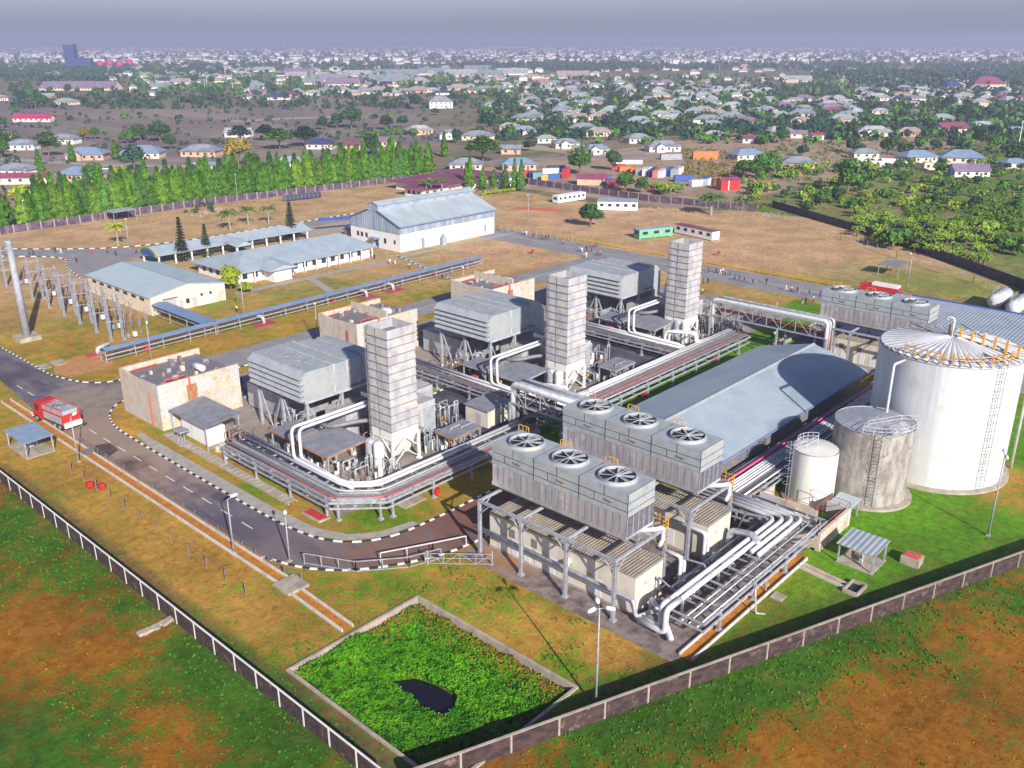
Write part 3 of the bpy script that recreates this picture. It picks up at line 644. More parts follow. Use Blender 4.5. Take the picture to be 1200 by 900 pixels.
# ================================================================== COOLING UNITS
def cooling_unit(x, y0, y1, label, n=3, legx=None, zl=7.8, left_open=3.4):
    """x: face towards the camera; cells run along y"""
    t = thing('cooling_unit', label, 'cooling unit', (x + 2.7, (y0 + y1) / 2, 0), group='three-fan air coolers on steel frames')
    D = 5.2; z0 = zl + .45; z1 = 14.0; cl = (y1 - y0) / n
    # body cells
    for i in range(n):
        a = y0 + i * cl + .04; b = a + cl - .08
        mb = MB(); mb.box(x, a, z0 + 2.9, x + D, b, z1); mb.build('cell_casing', M['grey_panel'], t)
        mb = MB()
        for zz in (z0 + 3.55, z0 + 4.55): mb.box(x - .03, a - .03, zz - .03, x + D + .03, b + .03, zz + .03)
        mb.box(x - .02, a - .03, z0 + 2.9, x + .02, a + .03, z1 - .02); mb.box(x + .02, a - .045, z1 + .003, x + D, a + .0, z1 + .02)
        mb.box(x - .035, a + cl * .47, z0 + 4.6, x, a + cl * .47 + .05, z1); mb.box(x - .035, a + cl * .67, z0 + 3.6, x, a + cl * .67 + .05, z0 + 4.5)
        mb.build('panel_seam', M['dark_gap'], t)
        # small dark maker's mark: a loop and a wave with an empty plate beside it
        mb = MB(); yc = a + cl * .42; zc = z0 + 4.02
        pts = [(x - .03, yc + .45 * math.cos(q) , zc + .13 * math.sin(2 * q) + .05 * math.cos(q)) for q in [k * math.pi / 8 for k in range(17)]]
        mb.tube(pts, .035, 4); mb.tube([(x - .03, yc - .5, zc - .12), (x - .03, yc - .75, zc + .02)], .03, 4); mb.build('maker_mark', M['dark_gap'], t)
        mb = MB(); yc = a + cl * .78
        for s in (-1, 1): mb.box(x - .03, yc - .35, zc + s * .17 - .015, x, yc + .35, zc + s * .17 + .015); mb.box(x - .03, yc + s * .35 - .015, zc - .17, x, yc + s * .35 + .015, zc + .17)
        mb.build('name_plate', M['steel_grey'], t)
        mb = MB(); mb.box(x + .06, a + .05, z0 + .5, x + D - .06, b - .05, z0 + 2.9, 0)
        np_ = 7; pw = (b - a) / np_
        for k in range(np_):
            mb.box(x - .02, a + k * pw + .08, z0 + .55, x + .06, a + (k + 1) * pw - .08, z0 + 2.85, 1)
            mb.box(x + .0, a + k * pw - .05, z0 + .5, x + .07, a + k * pw + .05, z0 + 2.9, 2); mb.box(x - .03, a + k * pw + .05, z0 + .55, x + .05, a + k * pw + .08, z0 + 2.85, 3)
        mb.build('coil_panels', [M['grey_panel_pink'], M['grey_panel_pink'], M['grey_panel'], M['dark_gap']], t)
        mb = MB(); mb.box(x - .08, a, z0, x + D + .08, b, z0 + .5); mb.build('sump', M['grey_panel_pink'], t)
        # fan
        cx, cy = x + D / 2, (a + b) / 2
        fr = 2.12
        prof = [(fr + .3, z1), (fr + .1, z1 + .1), (fr + .06, z1 + .36), (fr + .1, z1 + .42), (fr + .0, z1 + .42), (fr - .04, z1 + .3), (fr - .04, z1 + .02)]
        mb = MB(); n_ = 32; vs = []; fs = []
        for (rr_, zz) in prof: vs += [(cx + rr_ * math.cos(2 * math.pi * j / n_), cy + rr_ * math.sin(2 * math.pi * j / n_), zz) for j in range(n_)]
        for k in range(len(prof) - 1):
            for j in range(n_): fs.append((k * n_ + j, k * n_ + (j + 1) % n_, (k + 1) * n_ + (j + 1) % n_, (k + 1) * n_ + j))
        mb.add(vs, fs); ring = mb.build('fan_ring', M['grey_panel'], t, smooth=True)
        mb = MB(); mb.add([(cx + (fr - .1) * math.cos(2 * math.pi * j / n_), cy + (fr - .1) * math.sin(2 * math.pi * j / n_), z1 + .03) for j in range(n_)], [tuple(range(n_))]); mb.build('fan_well', M['black'], t)
        mb = MB()
        ph = R.random()
        for k in range(8):
            an = ph + k * math.pi / 4; ca, sa = math.cos(an), math.sin(an)
            r0, r1, w0, w1 = .3, fr - .12, .10, .21
            P = lambda r, w_, z: (cx + ca * r - sa * w_, cy + sa * r + ca * w_, z)
            mb.hexa([P(r0, -w0, z1 + .2), P(r1, -w1, z1 + .16), P(r1, w1, z1 + .27), P(r0, w0, z1 + .24)], [P(r0, -w0, z1 + .24), P(r1, -w1, z1 + .2), P(r1, w1, z1 + .31), P(r0, w0, z1 + .28)])
        mb.build('fan_blades', M['grey_panel'], t)
        mb = MB(); mb.cyl(cx, cy, z1 + .2, z1 + .36, .32, 12); mb.bar((cx - fr, cy, z1 + .4), (cx + fr, cy, z1 + .4), .1, .06); mb.build('fan_hub', M['silver_pipe'], t)
    # louvred end face
    mb = MB(); mb.box(x + .1, y0 - .03, z0 + .4, x + D - .1, y0 + .05, z0 + 2.8, 0)
    for k in range(1, 5): mb.box(x + k * D / 5 - .05, y0 - .09, z0 + .4, x + k * D / 5 + .05, y0 - .02, z0 + 2.85, 1)
    mb.build('end_louvre', [M['louvre_dark'], M['steel_grey']], t)
    # platform frame
    X0 = x - left_open; X1 = x + D + 1.2; Y0 = y0 - 1.2; Y1 = y1 - .9
    fr_ = MB(); S = .32
    ys = [Y0 + .2 + i * (Y1 - Y0 - .4) / 3 for i in range(4)]
    for xx in (X0, X1): fr_.box(xx - .15, Y0, zl - .35, xx + .15, Y1, zl)
    for yy in ys: fr_.box(X0, yy - .13, zl - .34, X1, yy + .13, zl - .01)
    for k in range(1, 7): fr_.box(x - .1 + k * .9, Y0, zl - .3, x + k * .9, Y1, zl - .08)
    for i, yy in enumerate(ys):
        for xx in (X0, X1):
            for s in (-1, 1):
                if 0 <= i + s < 4: fr_.bar((xx, yy, zl - 2.0), (xx, yy + s * 1.7, zl - .35), .14)
        fr_.bar((X0, yy, zl - 2.0), (X0 + 1.9, yy, zl - .35), .13)
    fr_.build('platform_frame', M['steel_grey'], t)
    for yy in ys:
        for xx in (X0, X1):
            q = MB(); q.box(xx - .19, yy - .19, .2, xx - .13, yy + .19, zl - .35); q.box(xx + .13, yy - .19, .2, xx + .19, yy + .19, zl - .35); q.box(xx - .13, yy - .04, .2, xx + .13, yy + .04, zl - .35)
            q.box(xx - .35, yy - .35, 0, xx + .35, yy + .35, .2); q.build('leg', M['steel_grey'], t)
    # yellow access ladders and hoops on the far side
    for i in range(n):
        yy = y0 + i * cl + cl * .93; q = MB(); xb = x + D + .25
        for s in (-.3, .3): q.tube([(xb + .1, yy + s, z1 + .4), (xb + .1, yy + s, z0)], .05, 5)
        q.pipe([(xb - .35, yy - 1.1, z1), (xb - .35, yy - 1.1, z1 + .75), (xb - .35, yy + .6, z1 + .75), (xb - .35, yy + .6, z1)], .06, 5, .25)
        for k in range(10): q.bar((xb + .1, yy - .3, z0 + .4 + k * .55), (xb + .1, yy + .3, z0 + .4 + k * .55), .05)
        q.build('ladder', M['yellow'], t)
    q = MB()
    for zz in (zl, zl + .5, zl + 1.0): q.bar((x + D + .2, Y0, zz), (X1 + .1, Y0, zz), .08); q.bar((X1 + .1, Y0, zz), (X1 + .1, Y0 + 2.4, zz), .08)
    for yy in (Y0, Y0 + 1.2, Y0 + 2.4): q.bar((X1 + .1, yy, zl - .3), (X1 + .1, yy, zl + 1.3), .09)
    for k in range(6): q.bar((X1 - .6, Y0, zl - 2.6 + k * .55), (X1 + .1, Y0, zl - 2.6 + k * .55), .07)
    q.build('guard_rail', M['yellow'], t)
    # fat header pipe curling off the end
    q = MB(); q.pipe([(x + D - 2.2, y0 + 1.0, zl + .1), (x + D - .2, y0 - .7, zl + .1), (x + D + .5, y0 - 1.0, zl + .2), (x + D + .6, y0 - 1.1, zl - 1.4), (x + D + .1, y0 - .9, zl - 2.2)], .28, 10, .9); q.build('header_pipe', M['white_pipe'], t, smooth=True)
    return t
cooling_unit(73.4, 49.8, 70.4, 'grey three-fan cooling unit nearest the camera, raised over a long pale plant container')
cooling_unit(88.4, 49.8, 71.4, 'middle grey three-fan cooling unit, between the near one and the long gabled roof')
cooling_unit(171.0, 51.6, 72.4, 'farthest grey three-fan cooling unit, standing behind the big white storage tank')

def plant_container(x, y0, y1, label, z1=5.0):
    t = thing('plant_container', label, 'equipment container', (x + 2.8, (y0 + y1) / 2, 0)); D = 5.4
    mb = MB(); mb.box(x, y0, .35, x + D, y1, z1 - .15); mb.build('casing', M['pale_box'], t)
    mb = MB()
    mb.box(x - .06, y0 - .06, z1 - .15, x + D + .06, y1 + .06, z1)
    n = int((y1 - y0) / .42)
    for k in range(n): mb.box(x - .05, y0 + k * .42 + .05, z1, x + D + .05, y0 + k * .42 + .17, z1 + .09)
    mb.build('roof', M['rust_roof'], t)
    mb = MB(); mb.box(x - .1, y0 - .1, .05, x + D + .1, y1 + .1, .35); mb.build('plinth', M['concrete'], t)
    yy = y1 - 1.6
    for k, (w_, dy) in enumerate([(1.0, 0), (1.0, 2.2), (1.0, 4.2), (1.0, 6.0), (1.1, 8.0), (1.8, 14.2)]):
        if yy - dy - w_ < y0 + .5: break
        q = MB(); q.box(x - .05, yy - dy - w_, .45, x, yy - dy, 2.55); q.build('door', M['door_white'], t)
    for dy in (3.4, 7.0):
        q = MB(); q.box(x - .06, y1 - dy - .9, 2.8, x, y1 - dy, 3.9); q.build('window', M['steel_dark'], t)
    q = MB(); q.box(x + 3.2, y0 - .05, .5, x + 4.5, y0, 2.9); q.build('door', M['white_paint'], t)
    q = MB(); q.box(x + 1.6, y0 - .05, 3.2, x + 2.3, y0, 3.6); q.build('vent', M['door_grey'], t)
    q = MB(); q.tube([(x - .05, y0 + (y1 - y0) * .42, 3.3), (x - .5, y0 + (y1 - y0) * .42, 3.3), (x - .6, y0 + (y1 - y0) * .42, 2.9)], .33, 10); q.build('vent_cowl', M['white_paint'], t)
    return t
plant_container(72.3, 47.6, 69.8, 'long cream equipment container with rust-streaked roof under the nearest cooling unit')
plant_container(87.6, 47.6, 69.9, 'cream equipment container with grey doors under the middle cooling unit')
plant_container(171.2, 50.4, 71.0, 'pale equipment container under the cooling unit behind the big tank')

# pipework around the near units
def pipe_thing(label, pts, r, m, cat='pipe', name='pipe', br=None, n=8):
    mb = MB(); mb.pipe(pts, r, n, br); return mb.build(name, m, smooth=True, label=label, cat=cat)
X = 71.6
pipe_thing('grey steel pipe along the front of the nearest container, upper one', [(71.2, 71.5, 2.9), (71.2, 47.0, 2.9), (71.2, 46.6, .9), (74.0, 45.6, .9), (76.2, 45.2, .9)], .24, M['silver_pipe'])
pipe_thing('thin white pipe below the upper pipe along the nearest container', [(71.5, 71.5, 2.3), (71.5, 47.6, 2.3), (71.5, 46.8, .6), (71.6, 43.5, .6)], .12, M['white_pipe'])
pipe_thing('stout pipe standing out of the slab and running under the near rack corner', [(74.2, 46.6, .1), (74.2, 46.6, 1.9), (73.4, 45.6, 1.9), (73.4, 44.4, .8), (70.6, 41.6, .8)], .30, M['white_pipe'])
for k, xx in enumerate((79.9, 80.7)):
    pipe_thing('white riser bent over beside the nearest container, %s one' % ('left', 'right')[k], [(xx, 50, 4.6 - k * .6), (xx, 46.6, 4.6 - k * .6), (xx, 46.6, .5), (xx + .4, 44.6, .5)], .26, M['white_pipe'])
for k, xx in enumerate((86.2, 87.0)):
    pipe_thing('white riser bent over in front of the middle container, %s one' % ('left', 'right')[k], [(xx, 52, 4.8 - k * .5), (xx, 47.2, 4.8 - k * .5), (xx, 47.2, .6), (xx + 1.8, 44.4, .6)], .25, M['white_pipe'])
pipe_thing('fat grey elbow pipe climbing onto the near rack from the middle container', [(91.3, 46.6, .3), (91.3, 46.6, 3.3), (90.6, 43.0, 4.3), (89.8, 41.8, 3.3)], .42, M['silver_pipe'], n=10, br=1.0)
pipe_thing('dark hoop-shaped cable duct at the end of the nearest container', [(76.0, 47.0, .2), (76.0, 47.0, 3.6), (76.4, 44.6, 2.2), (76.6, 43.0, 2.2)], .12, M['steel_dark'])
pipe_thing('dark tall hoop duct at the right of the nearest container', [(80.2, 48.0, .2), (80.2, 46.8, 4.3), (81.2, 44.2, 4.0), (81.2, 43.6, .8)], .13, M['steel_dark'])
pipe_thing('dark hoop duct beside the middle container', [(95.0, 48.0, .2), (95.0, 46.6, 4.2), (96.0, 44.2, 4.0), (96.0, 43.8, .8)], .13, M['steel_dark'])
for k, (x0, y0) in enumerate(((78.0, 44.6), (82.4, 45.4), (85.4, 45.8), (93.2, 46.2))):
    t = thing('pump_skid', 'dark blue-grey pump skid %s' % ('at the near end of the slab below the rack', 'in the gap between the two near containers', 'with a sloping cover left of the middle container', 'with a grey cover at the right of the middle container')[k], 'pump skid', (x0, y0, 0))
    mb = MB(); mb.box(x0, y0, .02, x0 + 2.2, y0 + 1.6, .35); mb.build('base_frame', M['steel_dark'], t)
    mb = MB(); mb.yprism([(x0 + .1, .9), (x0 + 2.1, 1.5), (x0 + 2.1, 1.58), (x0 + .1, .98)], y0, y0 + 1.5); mb.build('cover', M['shelter_roof'], t)
    mb = MB(); mb.tube([(x0 + .3, y0 + .8, .6), (x0 + 1.4, y0 + .8, .6)], .28, 10); mb.cyl(x0 + 1.7, y0 + .8, .3, 1.1, .22, 10); mb.build('pump', M['blue_paint'], t, smooth=True)

# ================================================================== PIPE RACKS
def chamfer(path, k):
    out = [path[0]]
    for i in range(1, len(path) - 1):
        a, p, b = Vector(path[i - 1]), Vector(path[i]), Vector(path[i + 1])
        out += [p + (a - p).normalized() * k, p + (b - p).normalized() * k]
    return out + [path[-1]]
def offset_path(path, d):
    """offset a 2-D path to its left"""
    P = [Vector((p[0], p[1])) for p in path]; out = []
    for i, p in enumerate(P):
        ns = []
        if i > 0: e = (P[i] - P[i - 1]).normalized(); ns.append(Vector((-e.y, e.x)))
        if i < len(P) - 1: e = (P[i + 1] - P[i]).normalized(); ns.append(Vector((-e.y, e.x)))
        n = sum(ns, Vector((0, 0))).normalized(); c = n.dot(ns[0]); q = p + n * d / max(c, .3); out.append((q.x, q.y))
    return out
def rack(name, label, path, width, z, lanes, cat='pipe rack', step=4.0, posts=True, low=None, rail=False, leg_z0=0, steel='steel_grey', two_posts=True):
    t = thing(name, label, cat, (path[0][0], path[0][1], 0))
    fm = MB(); hw = width / 2
    for s in (-1, 1):
        p = offset_path(path, s * hw)
        for a, b in zip(p, p[1:]): fm.bar((*a, z - .16), (*b, z - .16), .16, .32)
        if low:
            for a, b in zip(p, p[1:]): fm.bar((*a, z - low), (*b, z - low), .14, .26)
    for a, b in zip(path, path[1:]):
        A = Vector((*a, 0)); B = Vector((*b, 0)); L_ = (B - A).length; n = max(1, round(L_ / step)); d = (B - A).normalized(); nn = Vector((-d.y, d.x, 0))
        for i in range(n + 1):
            p = A.lerp(B, i / n); fm.bar(p - nn * hw + Vector((0, 0, z - .1)), p + nn * hw + Vector((0, 0, z - .1)), .15, .2)
            if low: fm.bar(p - nn * hw + Vector((0, 0, z - low + .08)), p + nn * hw + Vector((0, 0, z - low + .08)), .13, .16)
            if rail:
                fm.bar(p - nn * hw + Vector((0, 0, z - .1)), p - nn * hw + Vector((0, 0, z + .55)), .07)
            if posts and (i % 2 == 0 or n < 3):
                for s in ((-1, 1) if two_posts else (0,)):
                    q = MB(); c = p + nn * s * (hw - .25); q.box(c.x - .13, c.y - .13, leg_z0 + .25, c.x + .13, c.y + .13, z - .3); q.box(c.x - .3, c.y - .3, leg_z0, c.x + .3, c.y + .3, leg_z0 + .3); q.build('post', M['steel_grey'], t)
        if rail: 
            o = nn * -hw; fm.bar(A + o + Vector((0, 0, z + .55)), B + o + Vector((0, 0, z + .55)), .06)
    fm.build('frame', M[steel], t)
    for (off, r, m, dz, kind) in lanes:
        p = offset_path(path, off); mb = MB()
        if kind == 'h': p = p[:-1] + [(p[-1][0] + 15.5, p[-1][1])]; kind = 'p'
        if kind == 'p': mb.pipe([(a[0], a[1], z + dz + r) for a in p], r, 8, 1.6); mb.build('pipe', M[m], t, smooth=True)
        else:
            for a, b in zip(p, p[1:]):
                for s in (-1, 1): 
                    pa = offset_path([a, b], s * r); mb.bar((*pa[0], z + dz + .1), (*pa[1], z + dz + .1), .05, .2)
                mb.bar((*a, z + dz + .03), (*b, z + dz + .03), r * 2, .05)
            mb.build('cable_tray', M[m], t)
    return t
zr = 2.9
corner = [(65.0, 116.5), (65.0, 91.0), (69.0, 87.0), (99.0, 87.0)]
rack('pipe_rack', 'low L-shaped rack of white pipes and trays turning above the road bend', corner, 5.0, zr,
     [(2.05, .25, 'white_pipe', .25, 'p'), (1.35, .25, 'white_pipe', .15, 'p'), (.45, .12, 'silver_pipe', 0, 'p'), (.1, .12, 'rust_dull', 0, 'p'), (-.2, .08, 'white_pipe', .35, 'p'), (1.6, .09, 'silver_pipe', -.95, 'p'), (.7, .12, 'rust_dull', -.95, 'p'), (-.9, .1, 'silver_pipe', -.9, 'p'), (-.5, .28, 'steel_grey', 0, 't'), (-1.1, .24, 'steel_dark', 0, 't'), (-1.6, .1, 'red_pipe', .05, 'p'), (-2.05, .2, 'steel_grey', 0, 't')], low=1.0, rail=True)
rack('pipe_rack', 'straight rack of white pipes beside the middle and far exhaust stacks', [(104.5, 87.2), (166.0, 87.2)], 5.6, zr,
     [(2.3, .25, 'white_pipe', .2, 'p'), (1.65, .24, 'white_pipe', .2, 'p'), (1.05, .2, 'white_pipe', .1, 'p'), (.7, .08, 'silver_pipe', .5, 'p'), (2.0, .1, 'rust_dull', -1.2, 'p'), (1.2, .14, 'silver_pipe', -1.2, 'p'), (-1.8, .12, 'silver_pipe', -1.2, 'p'), (.4, .3, 'steel_dark', 0, 't'), (-.35, .3, 'steel_dark', 0, 't'), (-1.0, .12, 'red_pipe', .05, 'p'), (-1.5, .3, 'steel_dark', 0, 't'), (-2.2, .12, 'silver_pipe', 0, 'p')], low=1.3)
def bridge(label, x0, x1, ya, yb, zb, zt, drop, lanes):
    t = thing('pipe_bridge', label, 'pipe bridge', ((x0 + x1) / 2, (ya + yb) / 2, 0)); mb = MB()
    for xx in (x0, x1):
        for z in (zb, zt): mb.bar((xx, ya, z), (xx, yb, z), .2, .26)
        n = 8
        for i in range(n):
            y_0 = ya + (yb - ya) * i / n; y_1 = ya + (yb - ya) * (i + 1) / n
            mb.bar((xx, y_0, zb), (xx, y_0, zt), .12); mb.bar((xx, y_0, zb if i % 2 else zt), (xx, y_1, zt if i % 2 else zb), .1)
            mb.bar((x0, y_0, zb), (x1, y_0, zb), .12); mb.bar((x0, y_0, zt), (x1, y_0, zt), .12)
        mb.bar((xx, yb, zb), (xx, yb, zt), .12)
    mb.build('truss', M['steel_grey'], t)
    for yy in (ya + .3, yb - .3, ya + .6 * (yb - ya)) if drop else (ya + .3, yb - .3):
        for xx in (x0, x1):
            q = MB(); q.box(xx - .17, yy - .17, 0, xx + .17, yy + .17, zb); q.build('leg', M['steel_grey'], t)
    for (fx, r, m, z, d0, d1) in lanes:
        xx = x0 + (x1 - x0) * fx; pts = [(xx, ya, z), (xx, yb, z)]
        if d0 is not None: pts = [(xx, ya, d0)] + pts
        if d1 is not None: pts = pts + [(xx, yb, d1)]
        q = MB(); q.pipe(pts, r, 8, .9); q.build('pipe', M[m], t, smooth=True)
bridge('elevated pipe bridge crossing from the L-shaped rack towards the middle cooling unit', 98.6, 102.6, 90.2, 66.0, 6.4, 9.3, False,
       [(.12, .4, 'white_pipe', 9.6, 3.2, None), (.4, .3, 'silver_pipe', 9.5, 3.2, None), (.62, .26, 'silver_pipe', 9.5, None, None), (.85, .22, 'silver_pipe', 9.5, 3.2, None), (.2, .22, 'steel_grey', 7.6, 3.2, None), (.5, .12, 'red_pipe', 7.6, None, None), (.75, .2, 'steel_dark', 6.8, 3.0, None), (.35, .22, 'steel_dark', 6.8, .6, None)])
bridge('elevated pipe bridge with red pipes leading to the farthest cooling unit', 164.5, 168.6, 93.0, 68.0, 6.2, 9.2, True,
       [(.1, .42, 'white_pipe', 9.6, 3.2, 3.2), (.45, .3, 'silver_pipe', 9.5, None, 3.2), (.8, .28, 'silver_pipe', 9.5, 3.2, 3.2), (.15, .16, 'red_pipe', 7.4, None, 3.0), (.35, .16, 'red_pipe', 7.2, None, 3.0), (.6, .22, 'steel_dark', 7.0, 2.4, None), (.85, .3, 'steel_dark', 6.6, .6, None)])
for k in range(5): pipe_thing('black cable bundle drooping off the near pipe bridge, strand %s' % ('nearest the rack', 'second', 'third', 'fourth', 'farthest')[k], [(98.5 + k * .7, 88.6, 3.0), (98.7 + k * .7, 87.6, 4.6), (98.8 + k * .7, 84.6, 5.6), (98.8 + k * .7, 76, 6.3)], .13, M['steel_dark'], 'cable', 'cable_bundle')
# rack between the gabled roof and the tanks, then the near corner rack
rack('pipe_rack', 'dense rack of silver pipes with one pink pipe between the gabled roof and the tanks', [(98.5, 51.9), (170.0, 51.9)], 5.0, 3.2,
     [(2.2, .3, 'steel_grey', 0, 't'), (1.55, .17, 'pink_pipe', .3, 'p'), (1.05, .15, 'silver_pipe', .05, 'p'), (.65, .14, 'white_pipe', .05, 'p'), (.2, .15, 'silver_pipe', .05, 'p'), (-.25, .16, 'white_pipe', .05, 'p'), (-.75, .18, 'silver_pipe', .05, 'p'), (-1.3, .3, 'steel_dark', 0, 't'), (-2.0, .16, 'silver_pipe', 0, 'p')], low=1.0)
rc = [(99.5, 54.0), (99.5, 41.5), (72.4, 41.5)]
rack('pipe_rack', 'near corner rack whose four fat white pipes turn towards the viewer', rc, 5.2, 3.1,
     [(-2.1, .30, 'white_pipe', .2, 'p'), (-1.25, .30, 'white_pipe', .2, 'p'), (-.4, .29, 'white_pipe', .2, 'h'), (.45, .28, 'white_pipe', .15, 'h'), (-.2, .08, 'silver_pipe', -1.1, 'p'), (.3, .09, 'steel_dark', -1.1, 'p'), (.8, .08, 'silver_pipe', -.9, 'p'), (1.3, .08, 'silver_pipe', 0, 'p'), (1.8, .09, 'white_pipe', -.9, 'p'), (2.35, .07, 'silver_pipe', 0, 'p')], low=1.1)
rack('pipe_rack', 'low grey rack of thin pipes beside the containers, behind the near corner rack', [(97.0, 45.2), (77.0, 45.2)], 1.6, 2.2,
     [(-.5, .14, 'silver_pipe', 0, 'p'), (0, .12, 'steel_dark', 0, 'p'), (.5, .14, 'silver_pipe', 0, 'p')])
for k, dx in enumerate((0, .8)):
    pipe_thing('white pipe dropping off the end of the near corner rack, %s' % ('front one', 'rear one')[k], [(73.0 + dx, 43.6 - k * .85, 3.66), (71.6 - k * .5, 43.6 - k * .85, 3.66), (71.6 - k * .5, 43.6 - k * .85, .75), (71.9 - k * .7, 46.2, .75)], .35, M['white_pipe'])
pipe_thing('thin drain leg hanging from the near corner rack', [(83.0, 39.0, 3.0), (82.2, 38.2, 2.8), (81.6, 37.6, .3), (82.3, 36.8, .2)], .09, M['silver_pipe'])

# ================================================================== TURBINE UNITS
def stack(x, y, label):
    t = thing('exhaust_stack', label, 'exhaust stack', (x + 3, y + 2.7, 0), group='square panelled exhaust stacks')
    W, D, zt, z0 = 5.2, 4.9, 21.6, 4.6
    n = 13; h = (zt - z0) / n
    mb = MB(); i_ = .5
    for k in range(n):
        a = z0 + k * h; b = a + h
        o = .07
        bo = [(x - o, y - o, a), (x + W + o, y - o, a), (x + W + o, y + D + o, a), (x - o, y + D + o, a)]; to = [(x + .05, y + .05, b), (x + W - .05, y + .05, b), (x + W - .05, y + D - .05, b), (x + .05, y + D - .05, b)]
        if k < n - 1: mb.hexa(bo, to, 2 if k == 0 else 0)
    # open top ring
    a = zt - h
    for (p, q, r_, s) in ((x, y, x + W, y + .25), (x, y + D - .25, x + W, y + D), (x, y + .25, x + .25, y + D - .25), (x + W - .25, y + .25, x + W, y + D - .25)): mb.box(p, q, a, r_, s, zt)
    mb.build('casing', [M['grey_panel_w'], M['grey_panel'], M['cream_tank']], t)
    mb = MB(); mb.box(x + .26, y + .26, a - .3, x + W - .26, y + D - .26, a + .02); 
    mb.build('flue_opening', M['flue'], t)
    mb = MB()
    for k in range(1, n): mb.box(x - .1, y - .1, z0 + k * h - .05, x + W + .1, y + D + .1, z0 + k * h + .05)
    for k in range(n): mb.box(x - .09, y + D * .52, z0 + k * h + .05, x - .01, y + D * .52 + .07, z0 + (k + 1) * h - .05)
    mb.build('panel_seam', M['steel_dark'], t)
    # lower casing and legs
    mb = MB(); mb.hexa([(x + 1.2, y + 1.6, 1.0), (x + W - .6, y + 1.6, 1.0), (x + W - .6, y + D, .4), (x + .4, y + D, .4)], [(x + .1, y + .15, z0), (x + W - .1, y + .15, z0), (x + W - .1, y + D - .1, z0), (x + .1, y + D - .1, z0)])
    mb.build('hopper', M['cream_tank'], t)
    for (a, b) in ((x, y), (x + W, y), (x, y + D), (x + W, y + D)):
        q = MB(); q.box(a - .18, b - .18, 0, a + .18, b + .18, z0); q.box(a - .35, b - .35, 0, a + .35, b + .35, .25); q.build('leg', M['white_paint'], t)
    mb = MB()
    for (p, q) in (((x, y), (x + W, y)), ((x, y), (x, y + D))):
        m_ = ((p[0] + q[0]) / 2, (p[1] + q[1]) / 2)
        mb.bar((*p, 2.2), (*m_, z0 - .2), .16); mb.bar((*q, 2.2), (*m_, z0 - .2), .16); mb.bar((*p, .4), (*m_, 2.4), .12); mb.bar((*q, .4), (*m_, 2.4), .12)
        mb.bar((*p, z0 - .1), (*q, z0 - .1), .2)
    mb.build('brace', M['white_paint'], t)
    mb = MB()
    for s in (-.25, .25): mb.bar((x - .35, y + D * .9 + s, .3), (x - .35, y + D * .9 + s, zt), .07)
    for k in range(40): mb.bar((x - .35, y + D * .9 - .25, .6 + k * .53), (x - .35, y + D * .9 + .25, .6 + k * .53), .05)
    mb.build('ladder', M['steel_dark'], t)
M['grey_panel_w'] = mat('grey_panel_w', (.46, .46, .48), (.34, .33, .35), .7, rough=.6, stretch=(1, 1, .3), c3=(.52, .48, .44), s3=.35, fine=.08)
M['flue'] = mat('flue', (.22, .17, .14), (.34, .27, .21), .6, rough=.9)
